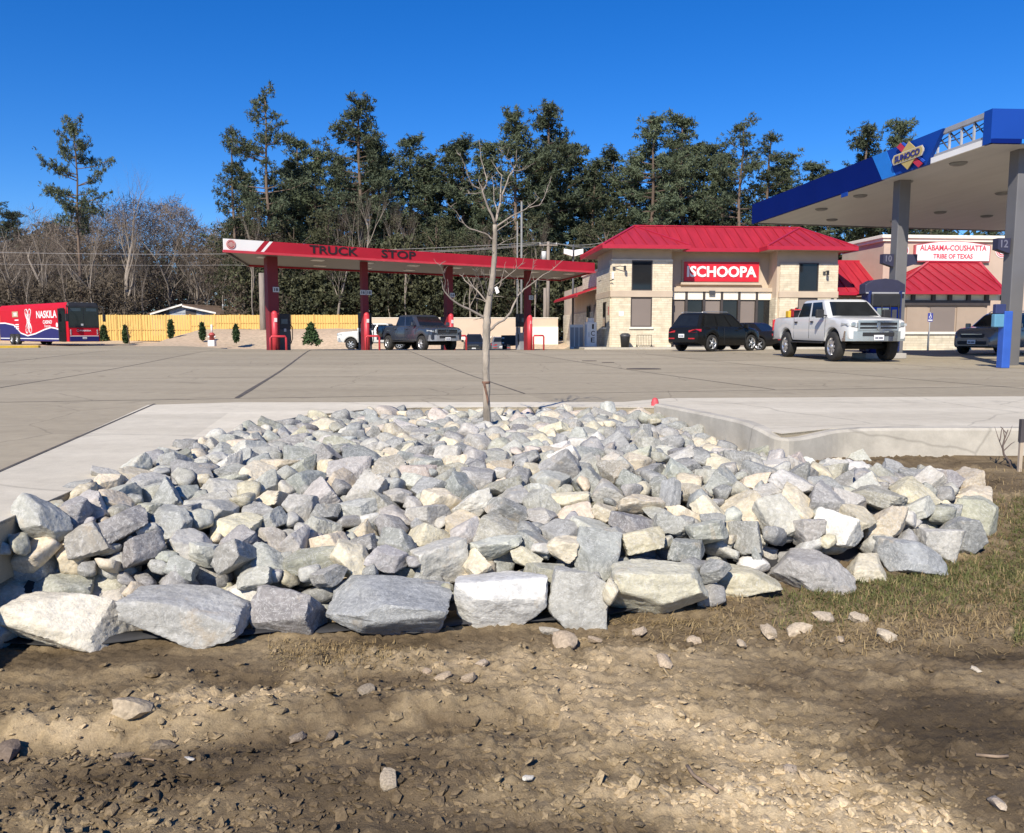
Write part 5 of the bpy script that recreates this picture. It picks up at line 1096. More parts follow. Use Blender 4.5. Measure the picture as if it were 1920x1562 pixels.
# ================================================================ THE RED BUS
th = R(50); h = hd(th); r_ = Vector((math.cos(th), math.sin(th))); b_ = 65.3; P1 = Vector((-.5501*b_, b_)); BLn, BW, BH = 15.2, 2.6, 3.55
cb_ = P1+r_*BW/2-h*BLn/2
bus = thing('coach_bus', 'red and blue wrapped coach bus with white lettering and open door', 'bus', (cb_.x, cb_.y, float(zlot(cb_.x, cb_.y))), math.atan2(h.y, h.x))
BRED = mat('bus_red', (.50, .009, .022), .5, var=.04, scale=1.5, spec=.2); BNAVY = mat('bus_navy', (.022, .022, .12), .5, var=.05, spec=.2); BWHT = mat('bus_white', (.80, .79, .78), .45, var=.02)
hw = BW/2; x1 = BLn/2; x0 = -BLn/2
def busring(x, w, zt, zb=.36): return [Vector(p) for p in ((x, -w, zb), (x, -w*1.0, 1.2), (x, -w*.99, zt-.45), (x, -w*.95, zt-.15), (x, -w*.84, zt), (x, w*.84, zt), (x, w*.95, zt-.15), (x, w*.99, zt-.45), (x, w, 1.2), (x, w, zb))]
MB().loft([busring(x0, hw*.96, BH-.08), busring(x0+.15, hw, BH), busring(x1-1.9, hw, BH)], smooth=False).build('body', BRED, bus, bevel=.02)
MB().loft([busring(x1-1.9, hw, BH), busring(x1-.55, hw, BH), busring(x1-.16, hw*.975, BH-.10), busring(x1, hw*.93, BH-.30)], smooth=False).build('nose', BRED, bus, bevel=.02)
# the side we see is the bus's right: y = -hw.  lower navy wave with a white edge
def wave2(x):
    tab = [(-6.85, 1.95), (-4.6, 1.75), (-3.2, 1.05), (-1.6, .82), (.2, 1.0), (2.2, 1.35), (3.6, 1.52), (4.5, 1.45), (5.5, 1.3)]; return lerp_tab(tab, x-.75)
for s in (-1, 1):
    xs_ = np.arange(x0+.03, x1-1.32, .16); nv = MB(); wl = MB()
    for a, b in zip(xs_[:-1], xs_[1:]):
        q = [(a, s*(hw+.004), .37), (b, s*(hw+.004), .37), (b, s*(hw+.004), wave2(b)), (a, s*(hw+.004), wave2(a))]; nv.slab(q if s < 0 else q[::-1], (0, s, 0), .003)
        q = [(a, s*(hw+.009), wave2(a)-.05), (b, s*(hw+.009), wave2(b)-.05), (b, s*(hw+.009), wave2(b)+.06), (a, s*(hw+.009), wave2(a)+.06)]; wl.slab(q if s < 0 else q[::-1], (0, s, 0), .004)
    nv.build('navy_wave', BNAVY, bus); wl.build('wave_line', BWHT, bus); MB().box(((x0+x1-1.3)/2, s*(hw+.007), .58), (BLn-1.5, .006, .07)).build('sill_line', BWHT, bus)
Ms = Matrix.Translation((.75, -hw, 0))                               # text on the right flank reads towards -y with +x to the right
for s_, xx, zz, w_, h_ in (('NASKILA', 2.75, 2.62, 4.3, .62), ('CASINO', 2.9, 1.98, 1.9, .30), ('Express', 2.9, 1.62, 1.25, .30)): text('letters', s_, BWHT, bus, Ms @ T(xx, -.006, zz), w_, h_, .006, .02 if s_ != 'Express' else -.004)
for dx, z, w in ((-4.3, 2.72, 1.4),): MB().box((dx+.75, -hw-.008, z), (w, .01, .5)).build('badge_panel', mat('badge_tan', (.45, .33, .20), .5, var=.3, scale=12), bus); MB().box((dx+.55, -hw-.014, z), (.16, .006, .3)).box((dx+.8, -hw-.014, z), (.16, .006, .3)).box((dx+1.05, -hw-.014, z), (.16, .006, .3)).build('badge_mark', BWHT, bus)
for z, w, dx in ((2.2, .9, -4.0), (1.8, .8, -3.95), (1.62, 1.1, -4.1), (1.45, .7, -3.9)): MB().box((dx+.75, -hw-.007, z), (w, .008, .10)).build('caption_line', BWHT, bus)
# flower emblem: four outlined petals, upper and lower pair
def petal(cx, cz, ang, ln, wd, m=None):
    n = 14; pts = []
    for k in range(n+1):
        a = math.pi*2*k/n; r_l = ln*(.5-.5*math.cos(a)); pts.append((r_l, wd*math.sin(a)*(.45+.55*r_l/ln)))
    return [(cx+p*math.cos(ang)-q_*math.sin(ang), -hw-.012, cz+p*math.sin(ang)+q_*math.cos(ang)) for p, q_ in pts]
em = MB()
for a in (63, 117, 243, 297):
    em.tube(petal(-.5, 2.08, R(a), 1.15, .36), .035, 4, False); em.tube(petal(-.5, 2.08, R(a), .7, .13), .022, 4, False)
for a in (0, 180): em.tube(petal(-.5, 2.08, R(a), .35, .16), .025, 4, False)
em.build('flower_emblem', BWHT, bus)
e_ = MB(); disc(e_, (5.6, -hw-.006, 1.72), .2, .008, 18); e_.build('round_emblem', BWHT, bus)
# wheels
for x in (-3.2, -4.45):
    for s in (-1, 1):
        MB().box((x, s*(hw-.14), .62), (1.2, .32, .70)).build('wheel_well', WELL, bus); wheel(bus, x, s*(hw-.05), .50, .30, s, 8, .55)
# door opening with the open door leaf, mirrors, windscreen, front mask
MB().box((x1-.88, -hw-.004, 1.72), (.86, .02, 2.75)).build('doorway', WELL, bus); dl = MB().box((x1-.30, -hw-.28, 1.70), (.09, .55, 2.65)).build('door', TRIM, bus, bevel=.02); MB().box((x1-.30, -hw-.285, 2.0), (.10, .42, 1.7)).build('pane', CARGLASS, dl)
MB().box((x1-.9, -hw+.4, 3.0), (.2, .1, .12)).build('lamp', LAMP, bus)
MB().box((x1+.005, 0, (1.5+BH-.31)/2), (.05, BW*.925, BH-.31-1.5)).build('windscreen_mask', TRIM, bus, bevel=.02)
MB().hexa([Vector(v) for v in ((x1-.16, -hw*.93, BH-.14), (x1+.02, -hw*.91, BH-.33), (x1+.02, hw*.91, BH-.33), (x1-.16, hw*.93, BH-.14), (x1-.18, -hw*.84, BH+.004), (x1+.01, -hw*.84, BH-.26), (x1+.01, hw*.84, BH-.26), (x1-.18, hw*.84, BH+.004))]).build('visor', TRIM, bus)
for s in (-1, 1):
    MB().box((x1+.032, s*hw*.45, (1.64+BH-.42)/2), (.012, hw*.86, BH-.42-1.64)).build('windscreen', CARGLASS, bus); MB().box((x1+.041, s*hw*.47, BH-.60), (.008, hw*.62, .24)).build('destination_sign', mat('smoked_sign', (.05, .075, .085), .3), bus)
    for k in range(3): MB().lathe([(0, .02), (.055, .02), (.065, 0), (0, 0)], (0, 0, 0), 'Z', 12).build('headlight', HLAMP, bus, (x1+.01, s*hw*.80, .98+.15*k)).rotation_euler = (0, R(90), 0)
    MB().tube([(x1-.25, s*hw*.9, BH-.25), (x1+.35, s*(hw+.12), BH-.35), (x1+.42, s*(hw+.16), BH-1.0)], .04, 6).build('mirror_arm', TRIM, bus); MB().box((x1+.42, s*(hw+.16), BH-1.25), (.14, .24, .62)).build('mirror', TRIM, bus, bevel=.04)
MB().box((x1+.005, 0, .58), (.06, BW*.88, .42)).build('front_bumper', BNAVY, bus, bevel=.03); MB().box((x1+.04, 0, .82), (.03, BW*.85, .05)).build('trim_line', BWHT, bus); plate(bus, x1+.05, .66, 1)
text('letters', 'NASKILA', BWHT, bus, Matrix.Translation((x1+.005, .12, 1.26)) @ Matrix.Rotation(R(90), 4, 'Z'), .85, .12, .012); b2 = MB(); ring(b2, (0, 0, 0), .08, .10, .012, 16); o = b2.build('round_emblem', BWHT, bus, (x1+.005, -.48, 1.26), R(90))
for k in range(5): MB().box((x1-.25, -.9+.45*k, BH-.01), (.09, .12, .05)).build('roof_marker', LAMP, bus)
MB().box((x1+.045, -.15, 1.74), (.006, .18, .16)).build('dash_notice', LGREY, bus)
# ================================================================ WOODS BEHIND THE SITE
def leaf_mat(name, c1, c2, scale=.6):
    m, n, p = _nodes(name); L = n.links.new; tc = N(n, 'ShaderNodeTexCoord'); oi = N(n, 'ShaderNodeObjectInfo')
    t = N(n, 'ShaderNodeTexNoise', i_Scale=scale, i_Detail=4.); L(tc.outputs['Object'], t.inputs['Vector'])
    mx = N(n, 'ShaderNodeMix', data_type='RGBA'); mx.inputs['A'].default_value = (*c1, 1); mx.inputs['B'].default_value = (*c2, 1)
    r = N(n, 'ShaderNodeMapRange'); r.inputs['From Min'].default_value = .35; r.inputs['From Max'].default_value = .65; L(t.outputs['Fac'], r.inputs['Value']); L(r.outputs[0], mx.inputs['Factor'])
    r4 = N(n, 'ShaderNodeMapRange'); r4.inputs['To Min'].default_value = .72; r4.inputs['To Max'].default_value = 1.3; L(oi.outputs['Random'], r4.inputs['Value'])
    vm = N(n, 'ShaderNodeVectorMath', operation='SCALE'); L(mx.outputs['Result'], vm.inputs[0]); L(r4.outputs[0], vm.inputs['Scale']); L(vm.outputs[0], p.inputs['Base Color'])
    p.inputs['Roughness'].default_value = .7; p.inputs['Specular IOR Level'].default_value = .25
    return m
PINE = leaf_mat('pine_needles', (.055, .075, .045), (.098, .115, .062)); BROAD = leaf_mat('evergreen_leaves', (.046, .052, .028), (.086, .088, .044))
CEDAR = leaf_mat('cypress_foliage', (.022, .045, .016), (.05, .085, .03), 3.)
BARK = mat('pine_bark', (.16, .115, .085), .95, var=.35, scale=3., stretch=(6, 6, .6)); GBARK = mat('grey_bark', (.25, .212, .172), .95, var=.3, scale=2., stretch=(5, 5, .6)); TWIG = mat('grey_twigs', (.175, .14, .11), .95, var=.3, scale=.5)
DKTWIG = mat('brown_brush', (.095, .075, .052), .95, var=.4, scale=.5)
def tufts(rs, centres, size, n_per, up=.2, thin=None):
    """needle or leaf sprays: small crossing triangles round each centre"""
    C = np.repeat(np.asarray(centres), n_per, 0); k = len(C)
    d = rs.normal(size=(k, 3)); d[:, 2] += up; d /= np.linalg.norm(d, axis=1)[:, None]
    s = rs.normal(size=(k, 3)); s -= (s*d).sum(1)[:, None]*d; s /= np.linalg.norm(s, axis=1)[:, None]
    ln = size*rs.uniform(.6, 1.3, (k, 1)); wd = ln*(rs.uniform(.28, .5, (k, 1)) if thin is None else thin*rs.uniform(.6, 1.4, (k, 1))); o = C+rs.normal(size=(k, 3))*size*.35
    v = np.stack([o-s*wd, o+s*wd, o+d*ln+s*wd*.25, o+d*ln-s*wd*.25], 1).reshape(-1, 3); f = np.arange(4*k).reshape(-1, 4)
    return v, f
def mesh_np(name, v, f, m):
    me = bpy.data.meshes.new(name); v = np.ascontiguousarray(v, np.float32); f = np.ascontiguousarray(f, np.int32)
    me.vertices.add(len(v)); me.vertices.foreach_set('co', v.ravel()); me.loops.add(f.size); me.loops.foreach_set('vertex_index', f.ravel()); me.polygons.add(len(f)); me.polygons.foreach_set('loop_start', np.arange(0, f.size, f.shape[1], dtype=np.int32)); me.materials.append(m); me.update(calc_edges=True); return me
def pine_meshes(seed, crown_from=.45, spread=.16, dens=1., skip=.82, lean=0.):
    """unit-height pine: trunk mesh and crown mesh"""
    rs = np.random.RandomState(seed); r = random.Random(seed); mb = MB()
    pth = []; x = y = 0.
    for k in range(9):
        pth.append((x, y, k/8)); x += r.gauss(lean*.01, .006); y += r.gauss(0, .006)
    rad = [.0125*(1-.85*k/8)+.0012 for k in range(9)]; mb.tube(pth, rad, 8); cs = []
    tx = lambda z: (np.interp(z, [p[2] for p in pth], [p[0] for p in pth]), np.interp(z, [p[2] for p in pth], [p[1] for p in pth]))
    z = crown_from
    while z < 1.0:
        f = (z-crown_from)/(1-crown_from); reach = spread*(.55+.75*math.sin(math.pi*min(1, f*1.02+.12)))*r.uniform(.65, 1.15)*(1-.35*f)
        for b in range(r.choice([2, 3, 3, 4])):
            if r.random() > skip: continue
            a = r.uniform(0, 6.283); rise = r.uniform(-.05, .30)+.35*f; L_ = reach*r.uniform(.55, 1.15); x0, y0 = tx(z)
            e = (x0+math.cos(a)*L_, y0+math.sin(a)*L_, z+L_*rise); mid = (x0+math.cos(a)*L_*.5, y0+math.sin(a)*L_*.5, z+L_*rise*.3)
            mb.tube([(x0, y0, z), mid, e], [.0032*(1.25-f), .002, .0008], 4, False)
            for q in np.linspace(.45, 1., int(4+7*L_/.16)):
                c = np.array(mid)*(1-q)*2+np.array(e)*(2*q-1) if q > .5 else np.array([x0, y0, z])*(1-2*q)+np.array(mid)*2*q
                for _ in range(2): cs.append(c+rs.normal(size=3)*np.array([.016, .016, .010]))
        z += r.uniform(.014, .028)
    for q in range(14): cs.append((tx(1)[0]+r.gauss(0, .012), tx(1)[1]+r.gauss(0, .012), 1-.03*r.random()))
    v, f = tufts(rs, cs, .0135, max(8, int(15*dens)), thin=.16)
    return mb.mesh('trunk'), mesh_np('crown', v, f, PINE)
def broad_meshes(seed, dens=1., wide=.28):
    rs = np.random.RandomState(seed); r = random.Random(seed); mb = MB(); mb.tube([(0, 0, 0), (.01, .0, .3), (-.01, .01, .6), (0, 0, .9)], [.013, .010, .006, .001], 7); cs = []
    for k in range(34):
        z = r.uniform(.16, .98); reach = wide*math.sqrt(max(0.02, 1-((z-.42)/.58)**2)); a = r.uniform(0, 6.283); rr_ = reach*math.sqrt(r.random())
        c = np.array((math.cos(a)*rr_, math.sin(a)*rr_, z)); mb.tube([(0, 0, max(.1, z-.15)), (c[0]*.6, c[1]*.6, z-.04), tuple(c)], [.004, .0025, .001], 4, False)
        n = int(26*dens); q = rs.normal(size=(n, 3)); q /= np.linalg.norm(q, axis=1)[:, None]; cs += list(c+q*np.array([.075, .075, .055])*rs.uniform(.5, 1, (n, 1)))
    v, f = tufts(rs, cs, .0115, 9); return mb.mesh('trunk'), mesh_np('crown', v, f, BROAD)
def bare_meshes(seed, fine=1., spread=.5, rad0=.0125):
    """leafless tree, unit height: trunk with limbs in one mesh, fine twigs in another"""
    r = random.Random(seed); lim, tw = MB(), MB()
    def grow(p, d, ln, rad, lvl):
        n = 3; pts = [p]; q = p; dd = d.copy()
        for k in range(n):
            dd = (dd+Vector((r.gauss(0, .16), r.gauss(0, .16), r.gauss(.06, .10)))).normalized(); q = q+dd*ln/n; pts.append(q)
        rads = [rad*(1-.55*k/n) for k in range(n+1)]
        (lim if lvl < 3 else tw).tube(pts, rads, 6 if lvl < 2 else (4 if lvl < 3 else 3), False)
        if lvl >= 5: return
        kids = {0: 6, 1: 4, 2: 4, 3: 4, 4: 2}[lvl]*(fine if lvl > 2 else 1)
        for k in range(int(round(kids))):
            t = r.uniform(.35 if lvl else .3, 1.) if k else 1.; i = min(n-1, int(t*n)); a = pts[i].lerp(pts[i+1], t*n-i)
            side = Vector((r.gauss(0, 1), r.gauss(0, 1), r.gauss(.15, .5))).normalized(); nd = (dd*(1-spread*.55)+side*spread*(1.1 if k else .5)+Vector((0, 0, .12))).normalized()
            grow(a, nd, ln*r.uniform(.48, .72)*(1 if lvl else .62), rads[i]*r.uniform(.42, .6), lvl+1)
    grow(Vector((0, 0, 0)), Vector((r.gauss(0, .03), r.gauss(0, .03), 1)), .58, rad0, 0)
    hgt = max(v[2] for v in lim.v+tw.v)
    for mbx in (lim, tw): mbx.v = [(a/hgt, b/hgt, c/hgt) for a, b, c in mbx.v]
    return lim.mesh('trunk', False), tw.mesh('twigs', False)
def zt_far(x, y): return float(np.where(y < 50, -1., zbank(x, y)))
PV = [pine_meshes(11+i, *p) for i, p in enumerate([(.42, .19, 1., .5), (.45, .11, .9, .45), (.45, .16, 1., .7), (.52, .20, 1., .58), (.35, .15, 1.1), (.40, .13, 1.), (.50, .16, 1.2), (.30, .14, 1.1)])]
BV = [broad_meshes(31+i, 1., w) for i, w in enumerate((.26, .32, .24, .30, .36))]
DV = [bare_meshes(51+i, f_, s_) for i, (f_, s_) in enumerate(((1.2, .55), (1., .45), (1.3, .6), (1.1, .5), (.9, .38)))]+[bare_meshes(78, 1.2, .40, .021)]
for a, b in PV: a.materials.append(BARK)
for a, b in BV: a.materials.append(BARK)
for a, b in DV: a.materials.append(GBARK); b.materials.append(TWIG)
def tree(kind, k, px, py, Y, name, label, group, wide=1., rz=None, rr=random.Random(5)):
    """stand a tree with its top at photo pixel (px, py) at forward distance Y"""
    top = at(px, py, Y); g = zt_far(top.x, Y)-.15; h = top.z-g; t = thing(name, label, 'tree', (top.x, Y, g), rr.uniform(0, 6.28) if rz is None else rz, group)
    a, b = {'p': PV, 'b': BV, 'd': DV}[kind][k % len({'p': PV, 'b': BV, 'd': DV}[kind])]
    for me, nm in ((a, 'trunk'), (b, 'twigs' if kind == 'd' else 'crown')):
        o = link(nm, me, t); o.scale = (h*wide, h*wide, h)
    return t
def spot(px):
    for lim, w in ((60, 'above the rear of the bus'), (130, 'above the lettering of the bus'), (200, 'above the nose of the bus'), (280, 'between the bus and the house'), (340, 'above the house gable'), (400, 'right of the house gable'), (470, 'behind the white end of the red canopy'), (540, 'behind the first red column'), (610, 'between the first two red columns'), (680, 'above the word TRUCK'), (760, 'above the word STOP'), (840, 'above the dark pickup'), (905, 'left of the young tree'), (990, 'right behind the young tree'), (1060, 'above the last red column'), (1120, 'left of the store roof'), (1200, 'behind the left store tower'), (1300, 'behind the store sign'), (1400, 'behind the store ridge'), (1500, 'behind the right store tower'), (1600, 'behind the tip of the blue canopy')):
        if px < lim: return w
    return 'behind the blue canopy'
EM = [(135, 236, 90, 3, .72, 'lone tall pine with bare lower trunk behind the bus'), (430, 241, 92, 1, .8, 'thin young pine with sparse tufts beside the taller pine'), (495, 179, 92, 0, .85, 'tallest pine, with open tiers, above the white end of the red canopy'),
      (672, 188, 95, 2, 1.05, 'big round-topped pine rising above the lettering of the red canopy'), (965, 212, 95, 2, 1., 'pine with a pointed top behind the young bare tree'), (1035, 208, 97, 6, 1.1, 'full-crowned pine to the right of the young bare tree top'),
      (1225, 231, 95, 6, 1.05, 'pine above the ridge of the store roof at its left tower'), (1290, 220, 97, 4, 1.1, 'broad dense pine above the middle of the store roof'), (1395, 231, 92, 0, .95, 'slim pine with pale visible trunk above the right store tower'),
      (1440, 252, 95, 1, 1., 'narrow pine between the slim pine and the blue canopy'), (1630, 247, 92, 6, 1.1, 'dark rounded pine top showing over the blue canopy edge'), (1693, 229, 94, 5, 1., 'smaller pine top just above the yellow diamond logo')]
for px, py, Y, k, w, lab in EM: tree('p', k, px, py, Y, 'pine_tree', lab, 'tall pines above the woods', w)
T2 = [(560, 264), (600, 282), (545, 300), (455, 325), (760, 267), (720, 295), (835, 281), (800, 300), (880, 276), (920, 268), (1080, 279), (1120, 305), (1165, 283), (1335, 268), (1190, 300), (1475, 292), (1512, 312), (640, 290), (700, 275), (1010, 290), (1255, 262), (1365, 292), (1560, 330), (1745, 300), (1860, 330)]
rr2 = random.Random(8)
for i, (px, py) in enumerate(T2): tree('p', 4+i % 4, px, py+rr2.uniform(-4, 6), rr2.uniform(97, 106), 'pine_tree', 'dense dark second-rank pine '+spot(px), 'second rank of pines', rr2.uniform(1.1, 1.5))
for i in range(34):                                              # lower evergreens that close the wood below
    px = 430+i*33+rr2.uniform(-14, 14); tree('b', i, px, rr2.uniform(395, 470), rr2.uniform(88, 95), 'evergreen_tree', 'leafy olive-green tree at the wood edge '+spot(px), 'evergreens at the foot of the wood', rr2.uniform(.9, 1.5))
for i in range(16):
    px = 455+i*70+rr2.uniform(-20, 20); tree('b', i+2, px, rr2.uniform(330, 380), rr2.uniform(99, 106), 'evergreen_tree', 'tall leafy evergreen deep in the wood '+spot(px), 'evergreens deep in the wood', rr2.uniform(.7, 1.))
for i, (px, py) in enumerate([(20, 398), (-30, 380), (95, 420), (-70, 430)]): tree('p', 5+i, px, py, 112, 'pine_tree', 'distant dark pine behind the bare trees by the bus', 'pines behind the bare trees', 1.5)
BARE = [(215, 279, 89, 5, .85, 'tall pale leafless tree beside the lone pine'), (100, 350, 94, 0, 1.1, None), (45, 385, 92, 2, 1.2, None), (270, 355, 95, 2, 1.1, None), (315, 395, 98, 3, 1.2, None), (360, 415, 98, 0, 1.1, None), (395, 455, 98, 3, 1.2, None), (160, 400, 98, 3, 1.2, None), (-20, 400, 95, 0, 1.2, None), (240, 400, 98, 2, 1.2, None), (75, 420, 100, 1, 1.4, None), (335, 440, 100, 2, 1.3, None), (10, 430, 90, 3, 1.2, None), (190, 430, 92, 0, 1.2, None), (130, 430, 90, 4, 1.2, None),
        (690, 330, 87.5, 4, .8, 'clump-forming bare tree against the pines above the lettering'), (625, 370, 87, 3, .9, 'bare pale-branched tree standing between the first two red columns'), (880, 420, 87, 1, .9, 'grey leafless tree against the pines left of the young tree')]
for px, py, Y, k, w, lab in BARE: tree('d', k, px, py, Y, 'bare_tree', lab or 'grey leafless tree in the wood '+spot(px), 'leafless trees', w)
# slender trunks one can see between the crowns
for i, px in enumerate((425, 455, 478, 520, 640, 735, 765, 900, 1008, 30, 58, 85, 120, 182, 255, 270)):
    Y = rr2.uniform(86.6, 91); b = at(px, 600, Y); g = zt_far(b.x, Y)-.2; t = thing('tree_trunk', 'slender bare trunk at the wood edge '+spot(px), 'tree', (b.x, Y, g), 0, 'slender trunks at the edge of the wood')
    h_ = rr2.uniform(9, 15); o = link('trunk', DV[4][0], t); o.scale = (h_*.55, h_*.55, h_); o.rotation_euler = (0, 0, rr2.uniform(0, 6)); link('twigs', DV[4][1], t).scale = o.scale
# undergrowth: nobody could count it
rs = np.random.RandomState(3)
def brush(name, n, x0, x1, y0, y1, hmax, m, size, per, label, thin=None):
    x = rs.uniform(x0, x1, n); y = rs.uniform(y0, y1, n); hh_ = hmax*(.25+1.0*fbm(x*.16, y*.05, 3, 6))*rs.uniform(0, 1, n)**.6
    hh_ = np.where((x > -41) & (x < -30) & (y < 97), hh_*.12, hh_)
    g = zbank(x, y); v, f = tufts(rs, np.stack([x, y, g+hh_], 1), size, per, .5, thin); o = link(name, mesh_np(name, v, f, m)); return tag(o, label, 'undergrowth', kind='stuff')
brush('undergrowth', 13000, -72, -24, 87, 97, 6.5, DKTWIG, .55, 4, 'brown tangled undergrowth along the edge of the wood', .09)
brush('woodland_foliage', 52000, -30, 46, 87, 101, 10, BROAD, .34, 3, 'dark foliage filling the wood between the trunks')
brush('twig_haze', 24000, -74, -27, 96, 110, 16, TWIG, .75, 4, 'grey mesh of fine twigs in the leafless wood', .035)
brush('distant_forest', 26000, -140, 120, 112, 130, 15, leaf_mat('far_forest', (.028, .036, .020), (.06, .068, .032), .2), .75, 3, 'distant forest closing the view behind the trees')
# ================================================================ YOUNG BARE TREE IN THE ROCK BED
yt = thing('young_tree', 'young leafless tree with pale bark growing out of the rock bed', 'tree', (-.29, 9.02, -.35))
YB_ = mat('young_pale_bark', (.31, .265, .21), .9, var=.42, scale=9., stretch=(1, 1, .35), bump=.5, bscale=60); YTW = mat('young_twig_bark', (.29, .245, .20), .9, var=.25, scale=14.)
def zp(q, y): p = at(800+q[0]/2.693, 240+q[1]/2.693, y); return Vector((p.x+.29, y-9.02, p.z+.35))
def branch(pts, r0, r1, slope=0., y0=0., m=None, n=7, parent=None, name='branch'):
    v = []; base = pts[0]
    for i, q in enumerate(pts): d = math.dist(q, base)/450.; v.append(zp(q, 9.02+y0+slope*d))
    # finer, slightly crooked path
    out = [v[0]]
    for a, b in zip(v[:-1], v[1:]):
        out += [a.lerp(b, .5)+Vector((random.gauss(0, .004), random.gauss(0, .004), random.gauss(0, .003))), b]
    k = len(out); rad = [r0+(r1-r0)*i/(k-1) for i in range(k)]
    o = MB().tube(out, rad, n).build(name, m or YTW, parent or yt); return o
random.seed(12)
trunk_pts = [(306, 1580), (306, 1520), (302, 1400), (300, 1300), (299, 1200), (300, 1100), (303, 1020), (304, 960), (313, 885), (322, 820), (335, 740), (342, 640), (345, 560), (345, 488)]
rad = [.052, .046, .041, .040, .040, .041, .043, .044, .036, .032, .030, .028, .026, .024]
path = [zp(q, 9.02) for q in trunk_pts]; fine = []; fr_ = []
for i in range(len(path)-1):
    for k in range(3): t_ = k/3; fine.append(path[i].lerp(path[i+1], t_)+Vector((random.gauss(0, .002), random.gauss(0, .002), 0))); fr_.append((rad[i]*(1-t_)+rad[i+1]*t_)*random.uniform(.96, 1.05))
fine.append(path[-1]); fr_.append(rad[-1])
MB().tube(fine, fr_, 14).build('trunk', YB_, yt)
BR = [([(345, 492), (330, 440), (305, 390), (285, 330), (281, 312)], .018, .012, -.3), ([(281, 315), (230, 290), (205, 230), (180, 160), (165, 130)], .010, .003, -.5), ([(283, 318), (300, 290), (303, 255), (285, 190), (272, 130), (265, 60)], .010, .002, .3),
      ([(245, 300), (215, 270), (205, 262)], .005, .002, .6), ([(283, 325), (240, 332), (190, 330), (165, 305)], .006, .002, -.8), ([(285, 315), (262, 270), (272, 235)], .005, .002, .9), ([(303, 255), (312, 225)], .004, .0015, .5),
      ([(347, 488), (358, 430), (372, 380), (380, 340), (400, 290), (415, 245), (440, 205), (455, 170), (455, 110)], .018, .003, .25), ([(372, 375), (375, 300), (380, 240), (350, 200), (325, 160)], .010, .002, .7), ([(415, 245), (440, 214), (470, 215), (500, 205), (525, 185)], .007, .002, .5), ([(440, 205), (420, 160), (400, 155), (378, 125), (368, 90)], .006, .002, -.5), ([(400, 150), (412, 120), (420, 95)], .004, .0015, -.4), ([(455, 165), (470, 150), (478, 135)], .004, .0015, .4), ([(380, 340), (355, 300), (345, 250)], .006, .002, -.9), ([(358, 430), (340, 370), (338, 300), (330, 240)], .008, .002, 1.1),
      ([(350, 500), (400, 465), (450, 435), (500, 410), (540, 380), (570, 350)], .013, .003, .4), ([(520, 402), (570, 390), (595, 350), (605, 320), (625, 270), (630, 240)], .008, .002, .6), ([(352, 522), (400, 490), (440, 465), (460, 440)], .008, .003, -.6), ([(595, 350), (600, 330), (590, 310)], .004, .0015, .2),
      ([(338, 565), (310, 540), (270, 525), (220, 510), (190, 485), (160, 440), (130, 405), (105, 378)], .011, .003, -.3), ([(190, 485), (165, 470), (150, 440)], .004, .0015, .3), ([(348, 600), (390, 575), (430, 560), (470, 540)], .006, .002, .7), ([(345, 640), (310, 600), (290, 575)], .005, .002, -.8),
      ([(300, 962), (270, 945), (215, 915), (160, 890), (120, 860), (90, 825), (80, 790), (72, 770)], .019, .005, -.45), ([(115, 855), (108, 800), (105, 765)], .006, .002, -.2), ([(90, 825), (95, 770), (80, 720), (60, 685)], .006, .002, -.8), ([(185, 895), (190, 860), (205, 820)], .005, .002, .6),
      ([(312, 890), (280, 850), (250, 815), (210, 785), (185, 755), (165, 740)], .013, .004, .5), ([(250, 820), (215, 770), (200, 745)], .006, .002, .9), ([(302, 870), (275, 790), (255, 735), (230, 710)], .007, .002, -.7), ([(300, 880), (270, 865), (240, 855)], .006, .002, .4), ([(318, 860), (300, 800), (292, 750), (285, 715)], .006, .002, -1.0), ([(320, 845), (325, 780), (315, 715)], .006, .002, .9),
      ([(316, 1022), (345, 995), (390, 970), (425, 930), (440, 890), (465, 840), (490, 815), (540, 780), (590, 740), (640, 710), (690, 665)], .020, .003, .3), ([(468, 835), (465, 790), (455, 750)], .006, .002, .8), ([(500, 805), (520, 770), (535, 710), (540, 660)], .006, .002, -.4), ([(560, 765), (600, 770), (620, 762)], .004, .0015, .6),
      ([(322, 850), (360, 850), (390, 855)], .006, .002, -.8), ([(326, 840), (370, 800), (380, 760), (395, 700)], .008, .002, .6), ([(333, 805), (400, 755), (450, 715), (485, 680), (495, 640)], .008, .002, -.5), ([(395, 720), (430, 750), (455, 770)], .005, .002, .7), ([(450, 715), (455, 690), (450, 660)], .004, .0015, .2), ([(300, 955), (255, 965), (235, 970)], .006, .002, .3)]
for pts, r0, r1, sl in BR: branch(pts, r0*.82, r1*.7, sl)
# twiglets along the branches
tw = MB(); rq = random.Random(4)
for pts, r0, r1, sl in BR:
    if len(pts) < 4: continue
    for _ in range(6):
        i = rq.randrange(1, len(pts)-1); a, b = pts[i], pts[i+1]; t_ = rq.random(); q = (a[0]+(b[0]-a[0])*t_, a[1]+(b[1]-a[1])*t_); d = math.dist(q, pts[0])/450.; y = 9.02+sl*d
        L_ = rq.uniform(18, 48); an = rq.uniform(-2.6, -.5); p0, p1, p2 = zp(q, y), zp((q[0]+math.cos(an)*L_*.5, q[1]+math.sin(an)*L_*.5), y+rq.gauss(0, .04)), zp((q[0]+math.cos(an+.2)*L_, q[1]+math.sin(an+.2)*L_), y+rq.gauss(0, .08)); tw.tube([p0, p1, p2], [.0028, .002, .0008], 4, False)
tag(tw.build('twigs', YTW, yt), kind='stuff')
STRAP = mat('brown_strap', (.16, .085, .055), .8, var=.3, scale=20)
